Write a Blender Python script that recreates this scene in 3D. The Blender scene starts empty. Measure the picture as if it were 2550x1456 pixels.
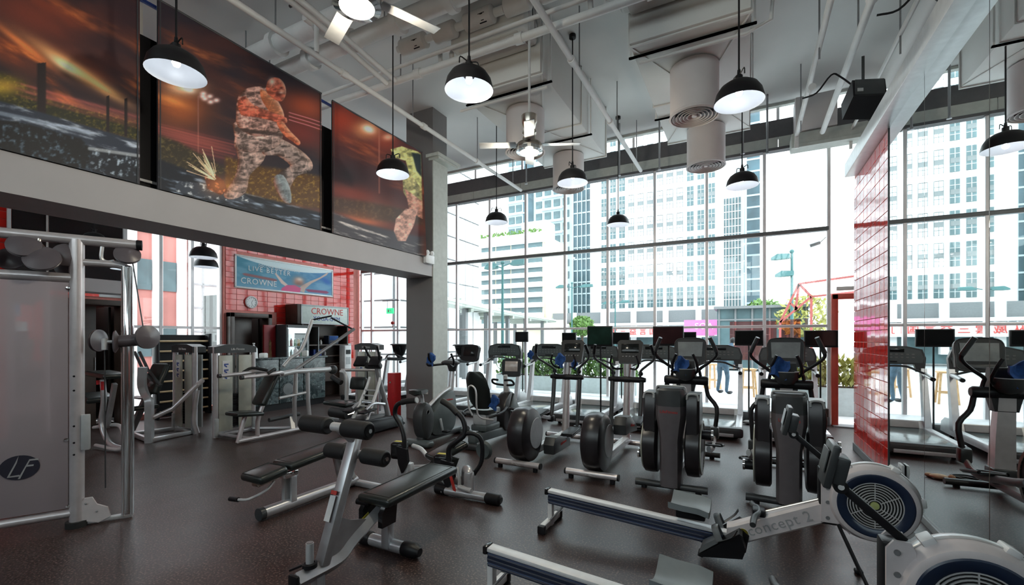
import bpy, bmesh, math, random
import numpy as np
from mathutils import Vector, Matrix, Euler
random.seed(7); np.random.seed(7)
sc = bpy.context.scene
COL = sc.collection
R = math.radians
PI = math.pi

# ---------------------------------------------------------------- camera, sky, lights, exposure
CAM_H = 1.6
cam_d = bpy.data.cameras.new('camera'); cam = bpy.data.objects.new('camera', cam_d); COL.objects.link(cam)
cam.location = (0, 0, CAM_H); cam.rotation_euler = (R(90), 0, R(27.6))
cam_d.sensor_width = 36.0; cam_d.lens = 36.0 * 1114.0 / 2550.0; cam_d.shift_y = 114.0 / 2550.0
cam_d.clip_start = 0.05; cam_d.clip_end = 400
sc.camera = cam
sc.view_settings.view_transform = 'Standard'; sc.view_settings.look = 'None'
sc.view_settings.gamma = 1.0; sc.view_settings.use_curve_mapping = False
sc.view_settings.exposure = 1.25
sc.cycles.max_bounces = 9; sc.cycles.diffuse_bounces = 4; sc.cycles.glossy_bounces = 5
sc.cycles.transparent_max_bounces = 14; sc.cycles.transmission_bounces = 6
sc.cycles.caustics_reflective = False; sc.cycles.caustics_refractive = False
sc.cycles.sample_clamp_indirect = 6.0

world = bpy.data.worlds.new('overcast_sky'); sc.world = world; world.use_nodes = True
wn = world.node_tree.nodes; wl = world.node_tree.links
bg = wn['Background']; bg.inputs['Strength'].default_value = 2.05
tc = wn.new('ShaderNodeTexCoord'); sx = wn.new('ShaderNodeSeparateXYZ'); cr = wn.new('ShaderNodeValToRGB')
wl.new(tc.outputs['Generated'], sx.inputs[0]); wl.new(sx.outputs['Z'], cr.inputs['Fac']); wl.new(cr.outputs['Color'], bg.inputs['Color'])
cr.color_ramp.elements[0].position = 0.0; cr.color_ramp.elements[0].color = (0.90, 0.95, 0.96, 1)
cr.color_ramp.elements[1].position = 0.7; cr.color_ramp.elements[1].color = (0.86, 0.93, 1.0, 1)
PENDANT_W = 0.4
FAN_W = 30.0

# ---------------------------------------------------------------- materials
MATS = {}
def M(name, col, rough=0.45, metal=0.0, var=0.07, scale=12.0, bump=0.0, coat=0.0, emit=None, spec=0.5):
    m = bpy.data.materials.new(name); m.use_nodes = True
    nt = m.node_tree; n = nt.nodes; l = nt.links
    b = n['Principled BSDF']
    b.inputs['Roughness'].default_value = rough; b.inputs['Metallic'].default_value = metal
    b.inputs['Coat Weight'].default_value = coat; b.inputs['Coat Roughness'].default_value = 0.05
    b.inputs['Specular IOR Level'].default_value = spec
    t = n.new('ShaderNodeTexCoord'); z = n.new('ShaderNodeTexNoise'); z.inputs['Scale'].default_value = scale; z.inputs['Detail'].default_value = 4
    l.new(t.outputs['Object'], z.inputs['Vector'])
    mr = n.new('ShaderNodeMapRange'); mr.inputs[3].default_value = 1 - var; mr.inputs[4].default_value = 1 + var
    mr.inputs[1].default_value = 0.3; mr.inputs[2].default_value = 0.7
    l.new(z.outputs['Fac'], mr.inputs[0])
    mx = n.new('ShaderNodeVectorMath'); mx.operation = 'SCALE'; mx.inputs[0].default_value = col[:3]
    l.new(mr.outputs[0], mx.inputs['Scale']); l.new(mx.outputs[0], b.inputs['Base Color'])
    if bump:
        bp = n.new('ShaderNodeBump'); bp.inputs['Strength'].default_value = bump; bp.inputs['Distance'].default_value = 0.003
        z2 = n.new('ShaderNodeTexNoise'); z2.inputs['Scale'].default_value = scale * 8
        l.new(t.outputs['Object'], z2.inputs['Vector']); l.new(z2.outputs['Fac'], bp.inputs['Height']); l.new(bp.outputs[0], b.inputs['Normal'])
    if emit:
        b.inputs['Emission Color'].default_value = (*emit[:3], 1); b.inputs['Emission Strength'].default_value = emit[3]
    MATS[name] = m
    return m
silver = M('silver_paint', (0.56, 0.56, 0.58), 0.32, 0.55)
silver_lt = M('light_silver_paint', (0.70, 0.71, 0.72), 0.35, 0.35)
pinksilver = M('pale_silver_tube', (0.66, 0.62, 0.63), 0.3, 0.45)
steelgrey = M('grey_tube_paint', (0.30, 0.30, 0.31), 0.4, 0.4)
chrome = M('chrome', (0.82, 0.83, 0.84), 0.08, 1.0, 0.03)
nickel = M('brushed_nickel', (0.55, 0.50, 0.44), 0.22, 1.0, 0.05)
black = M('black_plastic', (0.009, 0.009, 0.011), 0.42, spec=0.28)
blackgl = M('gloss_black', (0.010, 0.010, 0.012), 0.16)
foam = M('black_foam', (0.012, 0.012, 0.013), 0.6, bump=0.25)
leather = M('black_upholstery', (0.016, 0.022, 0.021), 0.30, bump=0.12)
rubber = M('black_rubber', (0.02, 0.02, 0.02), 0.7)
dgrey = M('dark_grey_plastic', (0.042, 0.046, 0.049), 0.38)
mgrey = M('mid_grey_plastic', (0.17, 0.18, 0.185), 0.4)
teal_grey = M('grey_green_plastic', (0.085, 0.105, 0.108), 0.38)
char = M('charcoal_shell', (0.155, 0.140, 0.150), 0.36, 0.15)
drum = M('dark_drum_shell', (0.019, 0.017, 0.020), 0.30)
lgrey = M('light_grey_plastic', (0.46, 0.48, 0.49), 0.42)
padgrey = M('grey_seat_plastic', (0.22, 0.25, 0.26), 0.45)
white = M('white_plastic', (0.78, 0.78, 0.78), 0.35)
pinkwhite = M('warm_white_plastic', (0.72, 0.67, 0.675), 0.38)
navy = M('navy_plastic', (0.010, 0.022, 0.055), 0.28)
blue = M('blue_cloth', (0.012, 0.065, 0.24), 0.8, var=0.25, scale=40, bump=0.4)
red = M('red_paint', (0.55, 0.02, 0.025), 0.35)
redprint = M('red_print', (0.62, 0.05, 0.04), 0.5)
yellow = M('yellow_sticker', (0.62, 0.52, 0.06), 0.5)
wprint = M('white_print', (0.8, 0.8, 0.8), 0.5)
bprint = M('blue_print', (0.02, 0.06, 0.30), 0.5)
gprint = M('grey_print', (0.40, 0.40, 0.41), 0.5)
dprint = M('dark_print', (0.05, 0.05, 0.055), 0.5)
shroud_cream = M('cream_shroud', (0.52, 0.53, 0.46), 0.3)
belt = M('treadmill_belt', (0.12, 0.14, 0.135), 0.16, spec=0.7)
screen_off = M('dark_screen', (0.010, 0.012, 0.013), 0.10, spec=0.3)
screen_gn = M('dark_green_screen', (0.010, 0.028, 0.022), 0.10, var=0.5, scale=5)
screen_rd = M('dark_red_screen', (0.030, 0.012, 0.014), 0.10, var=0.3, scale=5)
screen_gr = M('grey_screen', (0.095, 0.105, 0.105), 0.3, var=0.25, scale=9)
screen_lt = M('pale_screen', (0.42, 0.38, 0.36), 0.2, var=0.2, scale=9)
wallgrey = M('grey_wall_paint', (0.50, 0.482, 0.488), 0.7, var=0.03, scale=3, bump=0.05)
colgrey = M('column_paint', (0.19, 0.18, 0.182), 0.65, var=0.03, scale=3, bump=0.05)
ceilgrey = M('ceiling_paint', (0.70, 0.70, 0.685), 0.75, var=0.03, scale=1.5, bump=0.05)
ductgrey = M('duct_paint', (0.72, 0.72, 0.70), 0.6, var=0.03, scale=2)
pipegrey = M('pipe_paint', (0.80, 0.80, 0.79), 0.5, var=0.05, scale=5)
drumgrey = M('round_duct_paint', (0.66, 0.62, 0.62), 0.55, var=0.03, scale=4)
insul = M('white_pipe_cover', (0.70, 0.68, 0.66), 0.5, var=0.04, scale=6)
alu = M('window_aluminium', (0.86, 0.83, 0.84), 0.4, 0.2, 0.03)
headgrey = M('dark_header_paint', (0.115, 0.11, 0.115), 0.6)
palehead = M('pale_header_panel', (0.52, 0.54, 0.50), 0.6)
redtile = M('red_gloss_tile', (0.74, 0.030, 0.022), 0.07, var=0.12, scale=4, coat=0.5)
grout = M('pale_red_grout', (0.72, 0.24, 0.20), 0.6)
brown = M('dark_brown_wood', (0.050, 0.030, 0.022), 0.4, var=0.25, scale=6)
darkdoor = M('dark_door', (0.022, 0.017, 0.015), 0.3)
ptred = M('red_door_frame', (0.68, 0.085, 0.055), 0.4)
tan = M('tan_wood', (0.50, 0.30, 0.14), 0.5, var=0.2, scale=10)
rung = M('pale_wood', (0.66, 0.48, 0.28), 0.4, var=0.12, scale=10)
paper = M('white_paper', (0.8, 0.79, 0.76), 0.8)
concrete = M('pale_paving', (0.74, 0.75, 0.74), 0.8, var=0.06, scale=1.0)
leaf = M('leaf_green', (0.10, 0.20, 0.035), 0.5, var=0.5, scale=5)
leafy = M('yellow_green_leaf', (0.30, 0.30, 0.07), 0.5, var=0.4, scale=5)
ovalm = M('dark_logo_print', (0.020, 0.019, 0.034), 0.5)
bark = M('bark', (0.10, 0.07, 0.05), 0.9)
jeans = M('blue_jeans', (0.05, 0.09, 0.13), 0.9, var=0.25)
jacket = M('dark_jacket', (0.05, 0.06, 0.07), 0.9)
skin_m = M('skin', (0.55, 0.35, 0.26), 0.6)
hair = M('black_hair', (0.012, 0.010, 0.010), 0.5)
lampteal = M('green_lamp_metal', (0.05, 0.15, 0.15), 0.5)
wtower = M('white_cladding', (0.86, 0.86, 0.86), 0.8, var=0.03, scale=0.4)
creamt = M('cream_cladding', (0.72, 0.66, 0.52), 0.8, var=0.04, scale=0.4)
tealwin = M('teal_window_glass', (0.085, 0.142, 0.155), 0.25, var=0.35, scale=0.9)
palewin = M('pale_window_glass', (0.66, 0.70, 0.71), 0.25, var=0.12, scale=0.8)
greywin = M('grey_window_panel', (0.17, 0.19, 0.195), 0.4, var=0.2, scale=0.6)
bluewin = M('blue_tower_glass', (0.05, 0.10, 0.125), 0.2, var=0.4, scale=0.35)
paleblue = M('pale_blue_cladding', (0.40, 0.48, 0.51), 0.5, var=0.08, scale=0.5)
pink = M('pink_banner', (0.80, 0.22, 0.50), 0.7)
redveil = M('red_brick_hut', (0.45, 0.12, 0.10), 0.8, var=0.2, scale=4)
bulbm = M('lit_bulb', (0.9, 0.9, 0.9), 0.3, emit=(0.92, 0.96, 1.0, 2.5))
fanlit = M('lit_fan_lamp', (0.9, 0.9, 0.8), 0.3, emit=(1.0, 0.90, 0.68, 9.0))
exitm = M('lit_exit_sign', (0.0, 0.25, 0.08), 0.4, emit=(0.03, 0.55, 0.18, 1.0))
fridgem = M('lit_fridge_inside', (0.75, 0.8, 0.8), 0.5, emit=(0.75, 0.9, 0.95, 0.55))
signm = M('pale_sign_face', (0.62, 0.68, 0.64), 0.45)
reflector = M('white_enamel', (0.66, 0.69, 0.73), 0.35, var=0.02)
mirror_m = M('mirror_silver', (0.86, 0.90, 0.89), 0.012, 1.0, 0.0)

def marble():
    m = M('dark_green_marble', (0.04, 0.055, 0.06), 0.2)
    nt = m.node_tree; n = nt.nodes; l = nt.links; b = n['Principled BSDF']
    w = n.new('ShaderNodeTexNoise'); w.inputs['Scale'].default_value = 5; w.inputs['Detail'].default_value = 8; w.inputs['Distortion'].default_value = 2.2
    t = n.new('ShaderNodeTexCoord'); l.new(t.outputs['Object'], w.inputs['Vector'])
    r = n.new('ShaderNodeValToRGB'); e = r.color_ramp.elements
    e[0].position = 0.42; e[0].color = (0.028, 0.042, 0.046, 1); e[1].position = 0.62; e[1].color = (0.09, 0.13, 0.13, 1)
    k = e.new(0.515); k.color = (0.30, 0.34, 0.34, 1); k2 = e.new(0.50); k2.color = (0.05, 0.07, 0.075, 1); k3 = e.new(0.535); k3.color = (0.05, 0.07, 0.075, 1)
    l.new(w.outputs['Fac'], r.inputs[0]); l.new(r.outputs[0], b.inputs['Base Color'])
    return m
marble_m = marble()
pulley_m = M('dark_pulley_plastic', (0.115, 0.098, 0.108), 0.32)
brickpink = M('pink_red_cladding', (0.52, 0.24, 0.21), 0.8, var=0.15, scale=0.8)
rib_m = M('rail_rib_metal', (0.22, 0.24, 0.29), 0.22, 0.8)  # bluish tone carries the navy reflection on the rower rail

def floor_mat():
    m = M('speckled_rubber_floor', (0.03, 0.02, 0.02), 0.42)
    nt = m.node_tree; n = nt.nodes; l = nt.links; b = n['Principled BSDF']
    t = n.new('ShaderNodeTexCoord')
    z = n.new('ShaderNodeTexNoise'); z.inputs['Scale'].default_value = 70; z.inputs['Detail'].default_value = 3
    z2 = n.new('ShaderNodeTexNoise'); z2.inputs['Scale'].default_value = 1.3; z2.inputs['Detail'].default_value = 5
    l.new(t.outputs['Object'], z.inputs['Vector']); l.new(t.outputs['Object'], z2.inputs['Vector'])
    r = n.new('ShaderNodeValToRGB'); e = r.color_ramp.elements
    e[0].position = 0.40; e[0].color = (0.017, 0.0088, 0.0082, 1); e[1].position = 0.56; e[1].color = (0.045, 0.023, 0.020, 1)
    k = e.new(0.66); k.color = (0.17, 0.105, 0.09, 1)
    l.new(z.outputs['Fac'], r.inputs[0])
    mr = n.new('ShaderNodeMapRange'); mr.inputs[1].default_value = 0.3; mr.inputs[2].default_value = 0.7; mr.inputs[3].default_value = 0.85; mr.inputs[4].default_value = 1.15
    l.new(z2.outputs['Fac'], mr.inputs[0])
    s = n.new('ShaderNodeVectorMath'); s.operation = 'SCALE'; l.new(r.outputs[0], s.inputs[0]); l.new(mr.outputs[0], s.inputs['Scale'])
    l.new(s.outputs[0], b.inputs['Base Color'])
    rr = n.new('ShaderNodeMapRange'); rr.inputs[1].default_value = 0.3; rr.inputs[2].default_value = 0.7; rr.inputs[3].default_value = 0.33; rr.inputs[4].default_value = 0.46
    l.new(z2.outputs['Fac'], rr.inputs[0]); l.new(rr.outputs[0], b.inputs['Roughness'])
    bp = n.new('ShaderNodeBump'); bp.inputs['Strength'].default_value = 0.25; bp.inputs['Distance'].default_value = 0.002
    l.new(z.outputs['Fac'], bp.inputs['Height']); l.new(bp.outputs[0], b.inputs['Normal'])
    b.inputs['Specular IOR Level'].default_value = 0.70
    return m
floor_m = floor_mat()

def glass_mat(name, tint=(0.93, 0.97, 0.97), extra=0.0, rough=0.0):
    m = bpy.data.materials.new(name); m.use_nodes = True
    nt = m.node_tree; n = nt.nodes; l = nt.links
    for x in list(n): n.remove(x)
    o = n.new('ShaderNodeOutputMaterial'); mx = n.new('ShaderNodeMixShader'); tr = n.new('ShaderNodeBsdfTransparent'); gl = n.new('ShaderNodeBsdfGlossy')
    tr.inputs['Color'].default_value = (*tint, 1); gl.inputs['Roughness'].default_value = rough
    lw = n.new('ShaderNodeLayerWeight'); lw.inputs['Blend'].default_value = 0.5
    fr = n.new('ShaderNodeMath'); fr.operation = 'POWER'; fr.inputs[1].default_value = 4.0; l.new(lw.outputs['Facing'], fr.inputs[0])
    z = n.new('ShaderNodeTexNoise'); z.inputs['Scale'].default_value = 0.6
    ad = n.new('ShaderNodeMath'); ad.operation = 'MULTIPLY_ADD'; ad.inputs[1].default_value = 0.02; ad.inputs[2].default_value = 0.03 + extra
    l.new(z.outputs['Fac'], ad.inputs[0])
    a2 = n.new('ShaderNodeMath'); a2.operation = 'ADD'; l.new(fr.outputs[0], a2.inputs[0]); l.new(ad.outputs[0], a2.inputs[1])
    l.new(a2.outputs[0], mx.inputs[0]); l.new(tr.outputs[0], mx.inputs[1]); l.new(gl.outputs[0], mx.inputs[2]); l.new(mx.outputs[0], o.inputs[0])
    return m
glass_m = glass_mat('window_glass')
redglass_m = glass_mat('red_tinted_glass', (0.92, 0.52, 0.50))

def smoked_mat():
    m = bpy.data.materials.new('smoked_acrylic'); m.use_nodes = True
    nt = m.node_tree; n = nt.nodes; l = nt.links; b = n['Principled BSDF']
    b.inputs['Roughness'].default_value = 0.25
    t = n.new('ShaderNodeTexCoord'); z = n.new('ShaderNodeTexNoise'); z.inputs['Scale'].default_value = 2.0; l.new(t.outputs['Object'], z.inputs['Vector'])
    r = n.new('ShaderNodeValToRGB'); r.color_ramp.elements[0].color = (0.60, 0.53, 0.56, 1); r.color_ramp.elements[1].color = (0.68, 0.60, 0.635, 1)
    l.new(z.outputs['Fac'], r.inputs[0]); l.new(r.outputs[0], b.inputs['Base Color'])
    tr = n.new('ShaderNodeBsdfTransparent'); tr.inputs['Color'].default_value = (0.8, 0.75, 0.77, 1)
    mx = n.new('ShaderNodeMixShader'); mx.inputs[0].default_value = 0.50
    l.new(tr.outputs[0], mx.inputs[1]); l.new(b.outputs[0], mx.inputs[2]); l.new(mx.outputs[0], n['Material Output'].inputs[0])
    return m
smoked_m = smoked_mat()

def vcol_mat(name, rough=0.55):
    m = bpy.data.materials.new(name); m.use_nodes = True
    n = m.node_tree.nodes; l = m.node_tree.links; b = n['Principled BSDF']; b.inputs['Roughness'].default_value = rough
    a = n.new('ShaderNodeVertexColor'); a.layer_name = 'print'
    z = n.new('ShaderNodeTexNoise'); z.inputs['Scale'].default_value = 120
    mr = n.new('ShaderNodeMapRange'); mr.inputs[3].default_value = 0.9; mr.inputs[4].default_value = 1.1
    s = n.new('ShaderNodeVectorMath'); s.operation = 'SCALE'
    l.new(z.outputs['Fac'], mr.inputs[0]); l.new(a.outputs['Color'], s.inputs[0]); l.new(mr.outputs[0], s.inputs['Scale']); l.new(s.outputs[0], b.inputs['Base Color'])
    return m
print_m = vcol_mat('printed_vinyl')

# ---------------------------------------------------------------- mesh helpers
_box_cache = {}
def _rbox(sz, b, seg=2):
    k = (round(sz[0], 4), round(sz[1], 4), round(sz[2], 4), round(b, 4), seg)
    if k in _box_cache: return _box_cache[k]
    bm = bmesh.new(); bmesh.ops.create_cube(bm, size=1.0)
    for v in bm.verts: v.co = Vector((v.co.x * sz[0], v.co.y * sz[1], v.co.z * sz[2]))
    if b > 0:
        bmesh.ops.bevel(bm, geom=list(bm.edges), offset=min(b, 0.49 * min(sz)), segments=seg, profile=0.5, affect='EDGES')
    bm.verts.index_update()
    r = ([v.co.copy() for v in bm.verts], [[v.index for v in f.verts] for f in bm.faces]); bm.free()
    _box_cache[k] = r
    return r
def rotm(e): return Euler([R(a) for a in e]).to_matrix()
def catmull(pts, k):
    P = [Vector(p) for p in pts]
    if k <= 1 or len(P) < 3: return P
    out = []
    Q = [P[0] * 2 - P[1]] + P + [P[-1] * 2 - P[-2]]
    for i in range(1, len(Q) - 2):
        a, b, c, d = Q[i - 1], Q[i], Q[i + 1], Q[i + 2]
        for j in range(k):
            t = j / k
            out.append(0.5 * ((2 * b) + (c - a) * t + (2 * a - 5 * b + 4 * c - d) * t * t + (3 * b - a - 3 * c + d) * t ** 3))
    out.append(P[-1])
    return out
class MB:
    def __init__(s): s.v = []; s.f = []
    def add(s, vs, fs):
        o = len(s.v); s.v += [Vector(v) for v in vs]; s.f += [[i + o for i in f] for f in fs]; return s
    def box(s, c, sz, rot=None, b=0.0, seg=2):
        vs, fs = _rbox(sz, b, seg); m = rotm(rot) if rot else None; c = Vector(c)
        return s.add([(m @ v if m else v) + c for v in vs], fs)
    def bar(s, p0, p1, w, h, b=0.0, up=(0, 0, 1)):
        p0 = Vector(p0); p1 = Vector(p1); d = p1 - p0; L = d.length; x = d.normalized(); u = Vector(up)
        if abs(x.dot(u)) > 0.98: u = Vector((0, 1, 0))
        y = u.cross(x).normalized(); z = x.cross(y); m = Matrix((x, y, z)).transposed(); c = (p0 + p1) / 2
        vs, fs = _rbox((L, w, h), b)
        return s.add([m @ v + c for v in vs], fs)
    def cyl(s, p0, p1, r0, r1=None, n=14, cap=True):
        return s.tube([p0, p1], [r0, r0 if r1 is None else r1], n, cap=cap)
    def tube(s, pts, r, n=10, k=1, cap=True, flat=None, up=None):
        P = catmull(pts, k); N = len(P)
        if isinstance(r, (list, tuple)):
            rr = [r[min(int(i / max(1, N - 1) * (len(r) - 1)), len(r) - 2)] * (1 - (i / max(1, N - 1) * (len(r) - 1)) % 1) + r[min(int(i / max(1, N - 1) * (len(r) - 1)) + 1, len(r) - 1)] * ((i / max(1, N - 1) * (len(r) - 1)) % 1) for i in range(N)]
            rr[-1] = r[-1]
        else: rr = [r] * N
        T = []
        for i in range(N):
            a = P[max(0, i - 1)]; b = P[min(N - 1, i + 1)]; T.append((b - a).normalized())
        u = Vector(up) if up else (Vector((0, 0, 1)) if abs(T[0].z) < 0.9 else Vector((0, 1, 0)))
        X = u.cross(T[0]).normalized(); vs = []; fs = []
        for i in range(N):
            X = (X - T[i] * X.dot(T[i])).normalized(); Y = T[i].cross(X)
            for j in range(n):
                a = 2 * PI * j / n
                fx, fy = flat if flat else (1, 1)
                vs.append(P[i] + X * math.cos(a) * rr[i] * fx + Y * math.sin(a) * rr[i] * fy)
        for i in range(N - 1):
            for j in range(n):
                fs.append([i * n + j, i * n + (j + 1) % n, (i + 1) * n + (j + 1) % n, (i + 1) * n + j])
        if cap: fs.append(list(range(n))[::-1]); fs.append([(N - 1) * n + j for j in range(n)])
        return s.add(vs, fs)
    def lathe(s, prof, c=(0, 0, 0), axis='z', n=24, close=False):
        vs = []; fs = []; c = Vector(c); K = len(prof)
        for (r, h) in prof:
            for j in range(n):
                a = 2 * PI * j / n; x, y = r * math.cos(a), r * math.sin(a)
                vs.append(c + (Vector((x, y, h)) if axis == 'z' else Vector((h, x, y)) if axis == 'x' else Vector((y, h, x))))
        for i in range(K - 1 + (1 if close else 0)):
            i2 = (i + 1) % K
            for j in range(n): fs.append([i * n + j, i * n + (j + 1) % n, i2 * n + (j + 1) % n, i2 * n + j])
        return s.add(vs, fs)
    def prism(s, poly, a, b, plane='yz'):
        # polygon in the plane, extruded along the third axis from a to b
        def p3(u, v, w): return Vector((w, u, v)) if plane == 'yz' else Vector((u, w, v)) if plane == 'xz' else Vector((u, v, w))
        n = len(poly); vs = [p3(u, v, a) for u, v in poly] + [p3(u, v, b) for u, v in poly]
        fs = [list(range(n))[::-1], [n + i for i in range(n)]] + [[i, (i + 1) % n, n + (i + 1) % n, n + i] for i in range(n)]
        return s.add(vs, fs)
    def sphere(s, c, r, n=14, m=9):
        rx, ry, rz = (r, r, r) if not isinstance(r, (tuple, list)) else r
        vs = []; fs = []; c = Vector(c)
        for i in range(m + 1):
            p = PI * i / m
            for j in range(n):
                a = 2 * PI * j / n; vs.append(c + Vector((rx * math.sin(p) * math.cos(a), ry * math.sin(p) * math.sin(a), -rz * math.cos(p))))
        for i in range(m):
            for j in range(n): fs.append([i * n + j, i * n + (j + 1) % n, (i + 1) * n + (j + 1) % n, (i + 1) * n + j])
        return s.add(vs, fs)
    def loft(s, rings, cap=True):
        n = len(rings[0]); vs = [p for r in rings for p in r]; fs = []
        for i in range(len(rings) - 1):
            for j in range(n): fs.append([i * n + j, i * n + (j + 1) % n, (i + 1) * n + (j + 1) % n, (i + 1) * n + j])
        if cap: fs.append(list(range(n))[::-1]); fs.append([(len(rings) - 1) * n + j for j in range(n)])
        return s.add(vs, fs)
    def grid(s, f, nu, nv):
        vs = [f(i / nu, j / nv) for j in range(nv + 1) for i in range(nu + 1)]
        return s.add(vs, [[j * (nu + 1) + i, j * (nu + 1) + i + 1, (j + 1) * (nu + 1) + i + 1, (j + 1) * (nu + 1) + i] for j in range(nv) for i in range(nu)])
    def xf(s, rot=None, loc=(0, 0, 0)):
        m = rotm(rot) if rot else Matrix.Identity(3); l = Vector(loc); s.v = [m @ v + l for v in s.v]; return s
    def mesh(s, name, mat, ang=38):
        me = bpy.data.meshes.new(name); me.from_pydata(s.v, [], s.f)
        bm = bmesh.new(); bm.from_mesh(me); bmesh.ops.remove_doubles(bm, verts=bm.verts, dist=1e-5); bmesh.ops.recalc_face_normals(bm, faces=bm.faces); bm.to_mesh(me); bm.free()
        me.materials.append(mat)
        me.polygons.foreach_set('use_smooth', [True] * len(me.polygons)); me.set_sharp_from_angle(angle=R(ang))
        return me
def link(name, me, parent=None, loc=(0, 0, 0), rot=None):
    o = bpy.data.objects.new(name, me); COL.objects.link(o); o.location = loc
    if rot: o.rotation_euler = [R(a) for a in rot]
    if parent: o.parent = parent
    return o
def obj(name, mb, mat, parent=None, ang=38, label=None, loc=(0, 0, 0), rot=None):
    o = link(name, mb.mesh(name, mat, ang), parent, loc, rot)
    if label: o['label'] = label
    return o
def tag(o, label=None, cat=None, group=None, kind=None):
    if label: o['label'] = label
    if cat: o['category'] = cat
    if group: o['group'] = group
    if kind: o['kind'] = kind
    return o
def thing(name, label, cat, loc=(0, 0, 0), rz=0.0, group=None):
    o = bpy.data.objects.new(name, None); COL.objects.link(o); o.empty_display_size = 0.1
    o.location = loc; o.rotation_euler = (0, 0, R(rz))
    return tag(o, label, cat, group)
def struct(name, mb, mat, parent=None, ang=38):
    o = obj(name, mb, mat, parent, ang)
    if parent is None: o['kind'] = 'structure'
    return o
def dup(root, loc, rz=None, label=None, group=None):
    kids = {}
    for o in bpy.data.objects:
        if o.parent: kids.setdefault(o.parent.name, []).append(o)
    def rec(o, par):
        c = o.copy(); COL.objects.link(c)
        if par: c.parent = par
        for k in kids.get(o.name, []): rec(k, c)
        return c
    c = rec(root, None); c.location = loc
    if rz is not None: c.rotation_euler = (0, 0, R(rz))
    if label: c['label'] = label
    if group: c['group'] = group
    return c
def text(name, s, size, mat, parent, loc, rot, ext=0.0015, align='CENTER', space=1.0, sx=1.0):
    cu = bpy.data.curves.new(name, 'FONT'); cu.body = s; cu.size = size; cu.extrude = ext; cu.align_x = align; cu.align_y = 'CENTER'; cu.space_character = space
    cu.materials.append(mat); cu.resolution_u = 2
    o = bpy.data.objects.new(name, cu); COL.objects.link(o); o.location = loc; o.rotation_euler = [R(a) for a in rot]; o.scale = (sx, 1, 1)
    if parent: o.parent = parent
    return o
def proj(x, y, z):
    # where a world point falls in the 2550 x 1456 frame (only used to lay out the flat prints)
    th = R(27.6); D = -x * math.sin(th) + y * math.cos(th); u = (x * math.cos(th) + y * math.sin(th)) / D
    return 1275 + 1114 * u, 842 - (z - 1.6) / D * 1114
# ================================================================ THE ROOM
YW = 10.0; XR = 1.37; XL = -10.5; XB = -5.4; ZC = 6.1
struct('floor', MB().box((-3.6, 2.5, -0.06), (14.4, 15.3, 0.12)), floor_m)
struct('ceiling', MB().box((-3.6, 2.45, ZC + 0.1), (14.4, 15.1, 0.2)), ceilgrey)
struct('wall_behind', MB().box((-3.6, -5.1, 1.85), (14.4, 0.2, 3.7)).box((-3.6, -5.1, 5.9), (14.4, 0.2, 0.4)).box((-10.4, -5.1, 4.7), (0.8, 0.2, 2.0)).box((3.2, -5.1, 4.7), (0.8, 0.2, 2.0)), colgrey)
w3 = thing('added_rear_window', None, None, (0, -5.1, 0)); w3['kind'] = 'structure'  # window band added high in the unseen rear wall to brighten the hall
for i in range(10):
    xa = -10.0 + 1.28 * i
    obj('pane', MB().box((xa + 0.64, 0, 4.7), (1.22, 0.012, 2.0)), glass_m, w3); obj('mullion', MB().box((xa, 0, 4.7), (0.06, 0.1, 2.0)), alu, w3)
struct('wall_far_right', MB().box((3.5, 2.5, 3.0), (0.2, 15.0, 6.2)), wallgrey)

# left wall: plain wall behind, red tiled part, mirror part, two doorways
wl_ = MB()
for (y0, y1, z0, z1) in [(-5, 3.12, 0, 6.1), (3.12, 4.1, 2.25, 6.1), (4.1, 4.14, 0, 6.1), (4.14, 5.96, 0, 0.1), (4.14, 5.96, 4.0, 6.1), (5.96, 6.05, 0, 6.1), (6.05, 7.0, 2.17, 6.1), (7.0, 10.0, 0, 6.1)]:
    wl_.box((XL - 0.1, (y0 + y1) / 2, (z0 + z1) / 2), (0.2, y1 - y0, z1 - z0))
wall_left = struct('wall_left', wl_, grout)
struct('wall_closet', MB().box((XL - 0.8, 3.6, 1.3), (0.06, 1.1, 2.6)).box((XL - 0.5, 4.12, 1.3), (0.6, 0.04, 2.6)).box((XL - 0.5, 3.08, 1.3), (0.6, 0.04, 2.6)).box((XL - 0.8, 6.52, 1.3), (0.06, 1.1, 2.6)).box((XL - 0.5, 6.0, 1.3), (0.6, 0.04, 2.6)).box((XL - 0.5, 7.06, 1.3), (0.6, 0.04, 2.6)), darkdoor)
def tile_field(parent, x, y0, y1, z0, z1, tw, th, sgn, holes=(), limit=300, tilt=0.4, order=lambda y, z: y):
    base = MB().box((0, 0, 0), (0.010, tw - 0.007, th - 0.007), b=0.002, seg=1).mesh('tile', redtile)
    cells = []
    ny = round((y1 - y0) / tw); nz = round((z1 - z0) / th)
    for j in range(nz):
        for i in range(ny):
            cy = y0 + (i + 0.5) * tw; cz = z0 + (j + 0.5) * th
            if any(a < cy + tw * 0.4 and cy - tw * 0.4 < b and c < cz + th * 0.4 and cz - th * 0.4 < d for a, b, c, d in holes): continue
            cells.append((order(cy, cz), cy, cz))
    cells.sort()
    rest = MB(); vs = [v.co.copy() for v in base.vertices]; fs = [list(p.vertices) for p in base.polygons]
    for k, (_, cy, cz) in enumerate(cells):
        e = Euler((0, R(random.uniform(-tilt, tilt)), R(random.uniform(-tilt, tilt))))
        if k < limit:
            o = link('tile', base, parent, (x, cy, cz)); o.rotation_euler = e
        else:
            m = e.to_matrix(); rest.add([m @ v + Vector((x, cy, cz)) for v in vs], fs)
    if rest.v:
        o = obj('tile_field', rest, redtile, parent); o['kind'] = 'stuff'
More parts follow.
